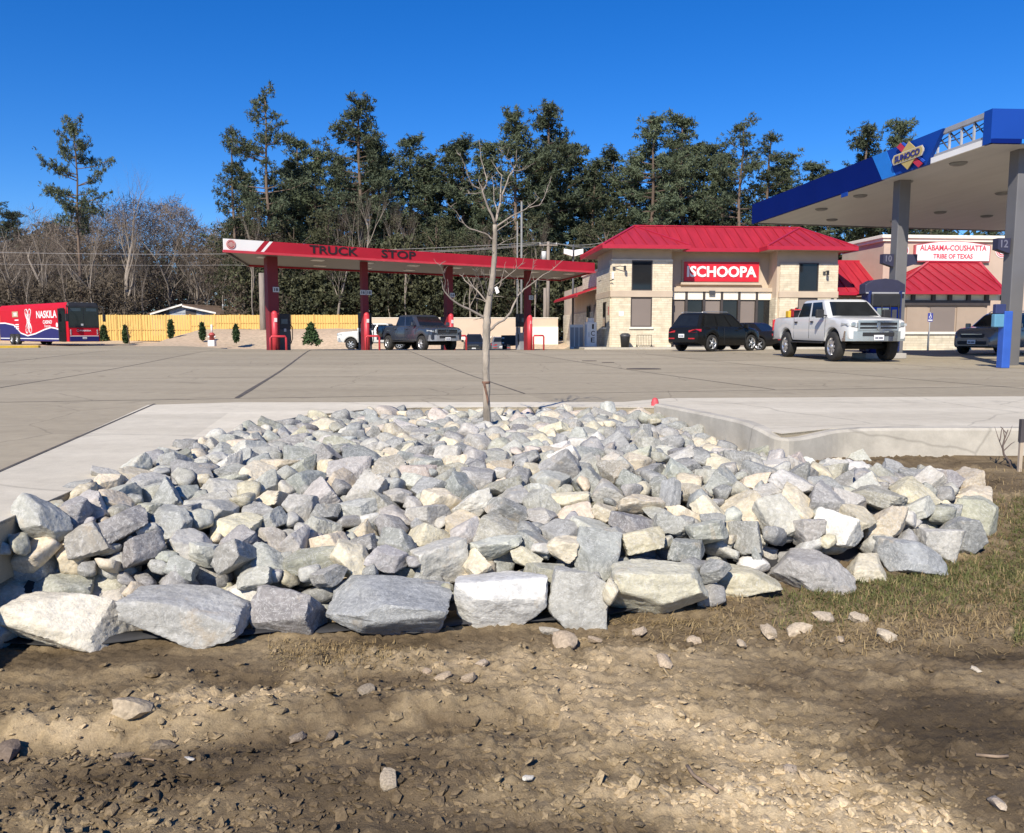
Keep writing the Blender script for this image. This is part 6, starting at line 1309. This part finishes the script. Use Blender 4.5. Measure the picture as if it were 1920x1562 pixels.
c = zp((300, 1285), 9.02); MB().lathe([(.044, -.012), (.047, -.008), (.047, .010), (.044, .014)], c, 'Z', 16).build('tree_strap', STRAP, yt)
MB().slab([c+Vector((-.035, -.05, 0)), c+Vector((-.008, -.055, 0)), c+Vector((.028, -.05, -.19)), c+Vector((.020, -.048, -.26)), c+Vector((-.012, -.05, -.10))], (0, -1, 0), .004).build('strap_tail', STRAP, yt)
c = zp((356, 820), 8.98); MB().slab([c+Vector(v) for v in ((-.03, 0, .03), (.0, 0, .045), (.025, 0, -.02), (-.008, 0, -.04))], (0, -1, 0), .003).build('tag', WHITE, yt)
# ================================================================ FENCE, WALL, HOUSE, POLES, SMALL PLANTS
def terr(px, py, y0=60., y1=95.):                                  # where the sight line meets the bank
    best = None
    for Y in np.arange(y0, y1, .1):
        p = at(px, py, Y)
        if p.z <= zt_far(p.x, Y): return Vector((p.x, Y, zt_far(p.x, Y)))
    return at(px, py, 82.)
WOODF = mat('new_pine_boards', (.66, .43, .13), .8, var=.14, scale=2., stretch=(7, 7, .5)); WOODP = mat('pine_rails', (.55, .34, .10), .8, var=.2, scale=2.)
YF = 84.0; fx0, fx1 = at(-60, 600, YF).x, at(681, 600, YF).x; fz1 = at(400, 590.5, YF).z
fence = thing('wooden_fence', 'new yellow wooden board fence on top of the bare bank', 'fence', (fx0, YF, 0))
npan = 16; pw = (fx1-fx0)/npan; rf_ = random.Random(2)
for k in range(npan):
    mb = MB(); x = k*pw
    gz = zt_far(fx0+x, YF)+.05
    n = 19
    for j in range(n):
        bx_ = x+(j+.5)*pw/n; mb.box((bx_, (0 if j % 2 else -.045)+rf_.gauss(0, .004), (gz+fz1)/2+rf_.gauss(0, .012)), (pw/n*(.99 if j % 2 else .93), .02, fz1-gz))
    mb.build('board_panel', WOODF, fence)
    MB().box((x, -.03, (gz+fz1)/2+.03), (.12, .12, fz1-gz+.1)).build('post', WOODP, fence)
    MB().box((x+pw/2, -.066, gz+(fz1-gz)*.42), (pw-.13, .02, .08)).build('rail', WOODP, fence)
# pale wall on the lower ground beyond the pumps
wz = at(870, 597, 76).z; a, b = at(690, 610, 76), at(1046, 610, 76)
TW = mat('tan_block_wall', (.56, .44, .33), .9, var=.05, scale=.5); WW = mat('white_block_wall', (.80, .76, .68), .9, var=.04, scale=.5)
wl = thing('retaining_wall', 'long tan masonry wall with white base beyond the pumps', 'wall', (a.x, 76, 0))
zs = at(870, 631, 76).z; zs2 = at(1020, 613, 76).z; xs1 = at(998, 610, 76).x-a.x
MB().box(((b.x-a.x)/2, .2, (zs+wz)/2), (b.x-a.x, .4, wz-zs)).build('upper_course', TW, wl); MB().box((xs1/2, .14, (zs-1.6)/2), (xs1, .5, zs+1.6)).build('white_base', WW, wl); MB().box(((xs1+b.x-a.x)/2+.02, .10, (zs2-1.6)/2), (b.x-a.x-xs1, .56, zs2+1.6)).build('white_base', WW, wl)
MB().box(((b.x-a.x)/2, .2, wz+.04), (b.x-a.x+.1, .5, .08)).build('coping', CREAM, wl)
# house roof showing over the fence
hp_ = at(350, 590, 86.5); hs_ = thing('house', 'grey gabled house with brown roof just showing over the wooden fence', 'house', (hp_.x, 86.5, .8))
hx = lambda px, py, Y=86.5: (at(px, py, Y).x-hp_.x, at(px, py, Y).z-.8)
A, B, Cq = hx(285, 588), hx(345, 573), hx(408, 589)
HG = mat('grey_siding', (.34, .37, .39), .8, var=.08); HB = mat('brown_shingles', (.13, .085, .055), .9, var=.25, scale=3); HW = mat('house_trim', (.72, .68, .60), .6)
MB().prism([(A[0], -2), (Cq[0], -2), (Cq[0], Cq[1]), B, (A[0], A[1])], 0, 8).build('wall', HG, hs_)
MB().hexa([Vector(v) for v in ((A[0]-.4, -.4, A[1]-.12), (B[0], -.4, B[1]+.02), (B[0], 8.4, B[1]+.02), (A[0]-.4, 8.4, A[1]-.12), (A[0]-.4, -.4, A[1]+.02), (B[0], -.4, B[1]+.16), (B[0], 8.4, B[1]+.16), (A[0]-.4, 8.4, A[1]+.02))]).build('roof', HB, hs_)
rB, rC = hx(436, 587, 93), hx(352, 574, 93)
MB().hexa([Vector(v) for v in ((B[0], -.4, B[1]+.02), (Cq[0]+.4, -.4, Cq[1]-.12), (rB[0]+1.4, 8.4, Cq[1]-.12), (B[0]+2.6, 8.4, B[1]+.02), (B[0], -.4, B[1]+.16), (Cq[0]+.4, -.4, Cq[1]+.02), (rB[0]+1.4, 8.4, Cq[1]+.02), (B[0]+2.6, 8.4, B[1]+.16))]).build('roof', HB, hs_)
for p, q in ((A, B), (B, Cq)): bar((p[0], -.46, p[1]-.16), (q[0], -.46, q[1]-.0), .1, .18, HW, 'barge_board', hs_)
for px in (308, 358): w_ = hx(px, 586); MB().box((w_[0], -.03, w_[1]-.2), (1.1, .08, .9)).build('window', BROWN, hs_)
MB().cyl((hx(393, 575)[0], 4, B[1]-1), (hx(393, 575)[0], 4, B[1]+.3), .08, 8).build('vent_pipe', GREY, hs_)
# power line and poles
WIRE = mat('wire', (.32, .31, .30), .5); POLE = mat('weathered_pole', (.24, .20, .165), .9, var=.25, scale=2, stretch=(6, 6, .5)); STEEL = mat('pole_steel', (.20, .20, .19), .7, var=.12)
def pole(px, ptop, Y, r, label, m=POLE, arm=False, name='utility_pole'):
    p = at(px, ptop, Y); g = -1.; t = thing(name, label, 'pole', (p.x, Y, g), 0, 'poles behind the fuel stop'); MB().cyl((0, 0, 0), (0, 0, p.z-g), r*1.25, 10, r).build('pole', m, t)
    if arm:
        MB().box((0, -.1, p.z-g-.35), (1.8, .1, .12)).build('cross_arm', m, t)
        for s in (-.8, 0, .8): MB().cyl((s, -.1, p.z-g-.29), (s, -.1, p.z-g-.12), .05, 8).build('insulator', LGREY, t)
        MB().cyl((-.42, -.1, p.z-g-1.8), (-.42, -.1, p.z-g-.95), .24, 14).build('transformer', LGREY, t)
    return p
p1 = pole(1028, 453, 80, .15, 'wooden utility pole with grey transformer near the store', POLE, True)
pole(978, 378, 82, .10, 'tall thin grey pole behind the red canopy and young tree', STEEL); pole(970, 415, 84, .07, 'short thin pole beside the tall grey one', STEEL); pole(490, 512, 80, .26, 'stout grey pole beside the first red column', POLE); pole(1646, 470, 75, .08, 'thin pole left of the tan building', STEEL)
pole(1022, 540, 78, .16, 'brown pole under the end of the red canopy', POLE)
def wire(label, pts, sag=.5, r=.022):
    o = []
    for a, b in zip(pts[:-1], pts[1:]):
        for k in range(12): t_ = k/12; o.append(a.lerp(b, t_)-Vector((0, 0, sag*4*t_*(1-t_))))
    o.append(pts[-1]); tag(MB().tube(o, r, 4).build('power_line', WIRE), label, 'wire', 'overhead wires')
wire('upper pale overhead wire crossing the bare trees', [at(-120, 470, 80), at(440, 476, 80), p1+Vector((-.8, -.1, -.1))], .15); wire('thin lower overhead wire crossing the bare trees', [at(-120, 493, 80), at(440, 497, 80), at(800, 505, 80)], .1, .014)
wire('upper wire from the red canopy to the store', [at(700, 472, 82), p1+Vector((0, -.1, -.1)), at(1130, 455, 80), at(1700, 462, 80)], .25); wire('lower wire from the red canopy to the store', [at(690, 475, 82), p1+Vector((.8, -.1, -.15)), at(1130, 461, 80), at(1700, 468, 80)], .25)
p = at(1075, 460, 70); t = thing('area_light', 'white twin-head parking lot lamp between red canopy and store', 'lamp post', (p.x, 70, -.6)); H_ = p.z+.6
MB().cyl((0, 0, 0), (0, 0, H_), .09, 10).build('pole', DKGREY, t)
for s in (-1, 1): MB().hexa([Vector(v) for v in ((s*.08, -.4, H_-.95), (s*.82, -.4, H_-.72), (s*.82, .2, H_-.72), (s*.08, .2, H_-.95), (s*.08, -.4, H_-.45), (s*.82, -.4, H_-.32), (s*.82, .2, H_-.32), (s*.08, .2, H_-.45))]).build('lamp_head', WHITE, t)
# planting along the bank
def conifer(px, py, ptop, wide, label, seed, kind='cypress'):
    b = terr(px, py); h = at(px, ptop, b.y).z-b.z; rs = np.random.RandomState(seed); t = thing('cypress_shrub' if kind == 'cypress' else 'young_pine', label, 'shrub', b, 0, 'young evergreens on the bank')
    n = 420; z = rs.uniform(0, 1, n)**.8; prof = (np.sin(np.pi*np.clip(z*.9+.12, 0, 1))**.8*(1-z*.35) if kind == 'cypress' else (1.05-z)); a = rs.uniform(0, 6.283, n); r_ = wide*prof*np.sqrt(rs.uniform(.25, 1, n))
    v, f = tufts(rs, np.stack([np.cos(a)*r_, np.sin(a)*r_, .08+z*h*.95], 1), h*(.10 if kind == 'cypress' else .12), 4, 1.2 if kind == 'cypress' else .2); link('crown', mesh_np('crown', v, f, CEDAR), t); MB().cyl((0, 0, -.05), (0, 0, h*.6), .04, 7).build('trunk', BARK, t)
conifer(321, 635, 602, .26, 'narrow dark cypress nearest the house gable on the bank', 1); conifer(380, 639, 607, .25, 'narrow cypress beside the white hydrant', 2); conifer(443, 643, 611, .26, 'narrow cypress left of the first red column', 3); conifer(236, 645, 612, .28, 'narrow cypress behind the bus on the bank', 4)
conifer(530, 648, 608, .6, 'bushy young pine just right of the first red column', 5, 'p'); conifer(584, 647, 609, .75, 'bushy young pine between the first two red columns', 6, 'p'); conifer(195, 640, 612, .5, 'dark bushy shrub at the nose of the bus', 7, 'p')
b = terr(243, 646); t = thing('bare_shrub', 'small bare reddish shrub behind the nose of the bus', 'shrub', b); o1, o2 = bare_meshes(91, .8, .7); o1.materials.append(BARK); rb_ = mat('reddish_twigs', (.26, .12, .07), .9, var=.3); o2.materials.append(rb_)
for me, nm in ((o1, 'trunk'), (o2, 'twigs')): link(nm, me, t).scale = (3.2, 3.2, 2.7)
# hydrant-like standpipe
b = at(398, 650, 66.5); b.z = -.12; t = thing('standpipe', 'white and red standpipe at the foot of the bank', 'hydrant', b)
MB().box((0, 0, .22), (.55, .5, .5)).build('base_box', WHITE, t, bevel=.03); MB().lathe([(.0, .46), (.2, .46), (.2, .85), (.26, .87), (.26, .95), (.14, 1.08), (.0, 1.12)], n=14).build('barrel', mat('hydrant_red', (.42, .07, .06), .5), t)
MB().cyl((0, 0, 1.05), (0, 0, 1.75), .07, 10).build('pipe', WHITE, t)
for s in (-1, 1): MB().cyl((s*.15, 0, .75), (s*.32, 0, .75), .07, 10).build('outlet', WHITE, t)
# yellow kerb by the bus
a, b = glot(-120, 654), glot(72, 652); y_ = MB(); d = (b-a).xy.normalized(); y_.hexa([Vector((*(a.xy+o), z)) for z in (a.z-.1, a.z+.17) for o in (Vector((0, 0)), (b-a).xy, (b-a).xy+Vector((0, .3)), Vector((0, .3)))]); struct(y_.build('yellow_kerb', mat('yellow_kerb_paint', (.68, .45, .05), .7, var=.12), bevel=.02))
# covers set in the lot
for px, py, w, lab in ((1105, 677, .5, 'small dark cover plate in the lot before the store'), (1207, 692, .95, 'long dark cover plate in the lot before the SUV'), (1140, 680, .4, 'round dark cover in the lot near the long plate')):
    p = glot(px, py); o = MB().lathe([(0, .012), (w*.46, .012), (w*.5, .008), (w*.5, .0)], n=20).build('cover_plate', mat('iron_cover', (.07, .055, .045), .8, var=.3), None, (p.x, p.y, p.z+.002)); o.scale = (1, .62, 1); tag(o, lab, 'cover', 'covers set in the lot')
# red marker at the start of the kerb
p = gr(1228, 757, .03); t = thing('marker_cap', 'small red plastic cap at the end of the kerb', 'marker', p); MB().lathe([(.05, -.1), (.052, .02), (.04, .06), (.02, .08), (.0, .085)], n=14).build('cap', mat('faded_red_plastic', (.52, .07, .08), .6, var=.2), t); MB().cyl((0, 0, -.3), (0, 0, -.02), .03, 8).build('stake', GREY, t)
# sapling with its stake by the right-hand kerb
b = grd(1893, 876); t = thing('dead_sapling', 'crooked dead sapling beside the stake at the picture edge', 'tree', (b.x, b.y, b.z-.02)); DB = mat('dark_sapling_bark', (.13, .10, .085), .9, var=.3)
def sp(px, py, y=0.): p = at(px, py, b.y+y); return p-Vector((b.x, b.y, b.z-.02))
MB().tube([sp(1895, 880), sp(1893, 866), sp(1882, 852), sp(1880, 838), sp(1884, 820), sp(1880, 802)], [.012, .011, .010, .009, .006, .003], 7).build('trunk', DB, t)
for pts in ([(1880, 842), (1872, 822), (1865, 800)], [(1881, 835), (1892, 815), (1898, 798)], [(1884, 822), (1890, 806)], [(1875, 826), (1878, 805)], [(1882, 845), (1896, 832), (1903, 828)], [(1887, 812), (1876, 800)]): MB().tube([sp(*q, k*.03) for k, q in enumerate(pts)], [.006, .004, .0015][:len(pts)], 5).build('branch', DB, t)
b2_ = grd(1911, 884); t = thing('wooden_stake', 'thin wooden stake with a dark top at the picture edge', 'stake', b2_); hS = at(1911, 788, b2_.y).z-b2_.z; MB().box((0, 0, hS/2-.03), (.03, .03, hS)).build('stake', mat('stake_wood', (.44, .36, .27), .9, var=.2), t); MB().box((0, 0, hS-.10), (.04, .04, .22)).build('wrap', mat('stake_wrap', (.07, .06, .06), .7), t)
# ================================================================ SMALL STUFF ON THE DIRT
# black landscape fabric peeping out under the front row
FAB = mat('black_fabric', (.025, .025, .027), .8, var=.3, scale=8); fb_ = MB(); rings = []
fe = [grd(q[0], q[1]) for q in ((-60, 1240), (60, 1242), (150, 1238), (240, 1228), (330, 1226), (420, 1224), (500, 1214), (590, 1208), (680, 1212), (770, 1212), (860, 1196), (950, 1192), (1040, 1190), (1130, 1182), (1230, 1176), (1300, 1160))]; rf2 = random.Random(6)
for i, p in enumerate(fe):
    z = soil_z(p.x, p.y); rings.append([Vector((p.x, p.y+.17+rf2.gauss(0, .012), z+.012+abs(rf2.gauss(0, .012)))), Vector((p.x, p.y+.20, z+.02+abs(rf2.gauss(0, .010)))), Vector((p.x, p.y+.30, z+.02))])
fb_.loft(rings, cap=False, smooth=True, closed=False); o = fb_.build('landscape_fabric', FAB, fix=False); so = o.modifiers.new('thick', 'SOLIDIFY'); so.thickness = .004; tag(o, 'black landscape fabric edge sticking out below the front boulders', 'fabric')
PALEF = mat('fabric_edge', (.55, .52, .46), .8, var=.2)
# bed floor under the rocks
xs = np.arange(-2.95, 4.1, .15); ys = np.arange(4.1, 11.1, .15); Z = np.zeros((len(ys), len(xs)))
for j, y in enumerate(ys):
    for i, x in enumerate(xs):
        Z[j, i] = bed_top(x, y)-.30-(1.0 if (x > 2.4 and y > 7.8) or (y > 10.5 and x > 1.8) or not in_bed(x, y) else 0)
o = link('bed_floor', grid_mesh('bed_floor', xs, ys, Z)); o.data.materials.append(FAB); struct(o)
# clods and crumbs of soil
def clod_shape(seed):
    v, f = rock_shape(seed, 1, (1, .8, .6), nplanes=6, rough=.09, soft=40.); return v, f
def clod2(seed): return rock_shape(seed, 2, (1, .8, .55), nplanes=7, rough=.05, soft=26.)
CL = [clod_shape(400+i) for i in range(10)]; CL2 = [clod2(450+i) for i in range(8)]; rs = np.random.RandomState(9); pieces = []
SOILC = [(.30, .225, .15), (.23, .17, .112), (.37, .285, .195), (.17, .125, .085)]
ROUGH = [(200, 1400, 260, 70, 1.), (120, 1520, 240, 60, 1.2), (560, 1300, 260, 60, .5), (900, 1270, 260, 50, .9), (1250, 1190, 330, 40, 1.4), (1550, 1180, 200, 30, 1.2), (1350, 1420, 330, 120, 1.), (1600, 1520, 260, 80, 1.1), (850, 1500, 300, 50, .8), (500, 1460, 300, 60, .7)]
def rough_at(px, py): return .22+sum(w*math.exp(-((px-a)/b)**2-((py-c)/d)**2) for a, c, b, d, w in ROUGH)
n = 0
while n < 6500:
    px, py = rs.uniform(-40, 1960), 1120+450*rs.uniform()**.8
    if rs.uniform() > rough_at(px, py)/1.5: continue
    p = grd(px, py)
    if any(abs(p.x-f[0]) < f[3]/2 and p.y > f[1]-f[4]*.6 for f in FRONT): continue
    if p.y > 4.9-.0*p.x and px < 1400: continue
    s = .0075*math.exp(abs(rs.normal())*.85); s = min(s, .05); z = soil_z(p.x, p.y); col = np.array(SOILC[rs.choice(4, p=[.4, .2, .28, .12])])*rs.uniform(.85, 1.15)
    tn = soil_tone(p.x, p.y); col = np.array([np.interp(tn, [q for q, _ in SOILRAMP], [c_[i_] for _, c_ in SOILRAMP]) for i_ in range(3)])*rs.uniform(.9, 1.25)
    pieces.append((CL[rs.randint(10)], Matrix.Translation((p.x, p.y, z+s*.04)) @ Euler((rs.normal()*.35, rs.normal()*.35, rs.uniform(0, 6.28))).to_matrix().to_4x4() @ Matrix.Diagonal((s*1.25, s*rs.uniform(.8, 1.2), s*rs.uniform(.5, 1.), 1)), tuple(col))); n += 1
def clod_mat(name, attr):
    m, nn, p = _nodes(name); L = nn.links.new; tc = N(nn, 'ShaderNodeTexCoord'); a = N(nn, 'ShaderNodeAttribute', attribute_name='stone') if attr else N(nn, 'ShaderNodeObjectInfo')
    t = N(nn, 'ShaderNodeTexNoise', i_Scale=90. if attr else 9., i_Detail=5.); L(tc.outputs['Object'], t.inputs['Vector']); r = N(nn, 'ShaderNodeMapRange'); r.inputs['From Min'].default_value = .3; r.inputs['From Max'].default_value = .7; r.inputs['To Min'].default_value = .72; r.inputs['To Max'].default_value = 1.25; L(t.outputs['Fac'], r.inputs['Value'])
    vm = N(nn, 'ShaderNodeVectorMath', operation='SCALE'); L(a.outputs['Color'], vm.inputs[0]); L(r.outputs[0], vm.inputs['Scale']); L(vm.outputs[0], p.inputs['Base Color']); p.inputs['Roughness'].default_value = .97; p.inputs['Specular IOR Level'].default_value = .15
    b = N(nn, 'ShaderNodeBump', i_Strength=.6, i_Distance=.01); L(t.outputs['Fac'], b.inputs['Height']); L(b.outputs[0], p.inputs['Normal']); return m
o = joined('soil_clods', pieces, clod_mat('soil_clod', True), 'stone'); tag(o, 'crumbs and small clods of dry soil scattered over the dirt', 'soil', kind='stuff'); o.data.polygons.foreach_set('use_smooth', [False]*len(o.data.polygons))
# larger clods and stones one can pick out
CM = clod_mat('soil_lump', False); CMESH = [smooth_mesh('clod', v, f, CM) for v, f in CL2]
BIG = [(255, 1350, .20, 'pale flat stone lying in the rut left of the bare tan patch', (.38, .31, .22)), (12, 1395, .16, 'dark knobbly lump of soil at the left picture edge', (.16, .125, .10)), (685, 1300, .10, 'upright dark clod between the tan patch and the front boulders', (.24, .20, .15)), (560, 1368, .09, 'grey clod in the rut below the tan patch', (.24, .195, .15)), (730, 1480, .11, 'pale flat chip in the dark rut', (.36, .30, .22)), (620, 1372, .07, 'dark chip beside the rut', (.2, .16, .12)),
       (1060, 1208, .20, 'broad tan stone in front of the upright grey boulder', (.40, .32, .23)), (1030, 1183, .13, 'small grey stone tucked under the upright grey boulder', (.36, .33, .28)), (1115, 1205, .09, 'tan chip beside the broad tan stone', (.42, .33, .23)), (1245, 1250, .12, 'angular tan chunk lying alone on the dirt', (.44, .35, .25)), (1440, 1190, .14, 'tan rubble chunk nearest the greenish boulder', (.44, .36, .26)), (1495, 1185, .17, 'largest tan rubble chunk in the row below the grass', (.45, .37, .27)), (1545, 1162, .15, 'tan rubble slab at the grass edge', (.43, .36, .27)), (1610, 1170, .12, 'tan rubble piece at the end of the row', (.42, .35, .26)), (1660, 1200, .13, 'pale wedge of rubble lying apart near the grass', (.47, .40, .30)), (1575, 1205, .09, 'small tan rubble piece in the row', (.42, .34, .25)), (1200, 1190, .10, 'tan chunk below the broad greenish boulder', (.42, .34, .25)), (1300, 1200, .09, 'low tan chunk left of the rubble row', (.41, .33, .24)), (1390, 1215, .08, 'small tan chip left of the rubble row', (.43, .35, .25)),
       (880, 1280, .09, 'tan clod at the edge of the rubble patch', (.37, .29, .2)), (830, 1275, .10, 'tan clod left of the rubble patch', (.38, .3, .21)), (800, 1262, .07, 'small tan clod below the ridged boulder', (.36, .28, .2)), (905, 1255, .08, 'pale clod below the bright white boulder', (.42, .34, .25)), (355, 1420, .05, 'white pebble in the dark rut', (.62, .58, .50)), (990, 1475, .05, 'white pebble on the dry soil', (.60, .56, .48)), (1300, 1490, .04, 'small white pebble near the twig', (.62, .58, .5)), (1480, 1435, .09, 'pale clod on the dry tan soil', (.46, .37, .27)), (1870, 1510, .10, 'pale clod near the right picture corner', (.45, .37, .28)), (1830, 1265, .06, 'pale pebble on the damp soil by the grass', (.48, .42, .33)), (305, 1385, .12, 'dark flat clod in the churned soil', (.2, .16, .115)), (230, 1405, .09, 'dark clod beside the flat one', (.19, .15, .11))]
for px, py, s, lab, c in BIG:
    p = grd(px, py); o = link('soil_lump', CMESH[int(px) % 8], None, (p.x, p.y, soil_z(p.x, p.y)+s*.16)); o.scale = (s*.85, s*.75, s*.7); o.rotation_euler = (px % 7*.12-.3, py % 5*.1-.2, px % 6.28); o.color = (*c, 1); tag(o, lab, 'stone', 'stones and clods on the dirt')
# sticks
STK = mat('dead_stick', (.26, .19, .13), .9, var=.3, scale=20)
for pts, r_, lab in (([(1288, 1440), (1300, 1455), (1322, 1480), (1345, 1492)], .007, 'curved dead twig on the dry soil'), ([(210, 1322), (222, 1328), (240, 1330)], .005, 'pale curved twig above the flat stone'), ([(265, 1403), (288, 1411)], .004, 'short straw stalk below the flat stone'), ([(1830, 1415), (1870, 1420), (1890, 1418)], .006, 'pale stick on the damp soil')):
    q = [grd(*a) for a in pts]; q = [Vector((p.x, p.y, soil_z(p.x, p.y)+.012)) for p in q]; tag(MB().tube(q, r_, 6).build('twig', STK), lab, 'twig', 'twigs on the dirt')
# grass and straw
def blades(name, n, region, dens, c_m, ln, label, flat=0.):
    v = []; f = []; rg = random.Random(len(name)); k = 0; tries = 0
    while k < n and tries < n*12:
        tries += 1; px, py = rg.uniform(region[0], region[1]), rg.uniform(region[2], region[3])
        if rg.random() > dens(px, py): continue
        p = grd(px, py); z = soil_z(p.x, p.y)
        if any(abs(p.x-q[0]) < q[3]/2 and p.y > q[1]-q[4]*.4 for q in FRONT): continue
        L_ = ln*rg.uniform(.5, 1.4); a = rg.uniform(0, 6.283); el = rg.uniform(.5, 1.4) if rg.random() > flat else rg.uniform(.0, .25); d = Vector((math.cos(a)*math.cos(el), math.sin(a)*math.cos(el), math.sin(el))); s = Vector((-math.sin(a), math.cos(a), 0))*rg.uniform(.0014, .0028)
        o_ = Vector((p.x, p.y, z-.004+(.008 if el < .3 else 0))); m_ = o_+d*L_*.55; e_ = o_+d*L_+Vector((math.cos(a), math.sin(a), -.7))*L_*.22; b = len(v); v += [o_-s, o_+s, m_+s*.8, m_-s*.8, e_]; f += [(b, b+1, b+2, b+3), (b+3, b+2, b+4)]; k += 1
    me = bpy.data.meshes.new(name); me.from_pydata([tuple(a) for a in v], [], f); me.materials.append(c_m); o = link(name, me); return tag(o, label, 'grass', kind='stuff')
GRN = leaf_mat('grass_green', (.070, .082, .024), (.145, .145, .050), 9.); STRAW = leaf_mat('dry_straw', (.24, .165, .075), (.40, .30, .15), 9.)
def d_green(px, py):
    edge = 1.-abs((py-(1120-.10*(px-1450)))/75.) if px < 1900 else .6
    return max(0, min(1, edge))*min(1, max(0, (px-1430)/120)) + (.30 if px > 1700 and py < 1010 else 0)
blades('grass', 15000, (1420, 2000, 930, 1215), d_green, GRN, .045, 'short green grass at the end of the rock bed')
blades('dry_grass', 10000, (1120, 2000, 880, 1230), lambda px, py: .9*math.exp(-((px-1300)/160)**2-((py-1160)/30)**2)+.7*(px > 1500)*math.exp(-((py-1150)/70)**2)+.5*(px > 1790)*(py < 1130), STRAW, .055, 'dry straw and dead grass round the boulders', .55)
blades('weeds', 1600, (500, 800, 1200, 1290), lambda px, py: math.exp(-((px-620)/120)**2-((py-1225)/25)**2), STRAW, .03, 'thin dead weeds below the ridged boulder', .4)
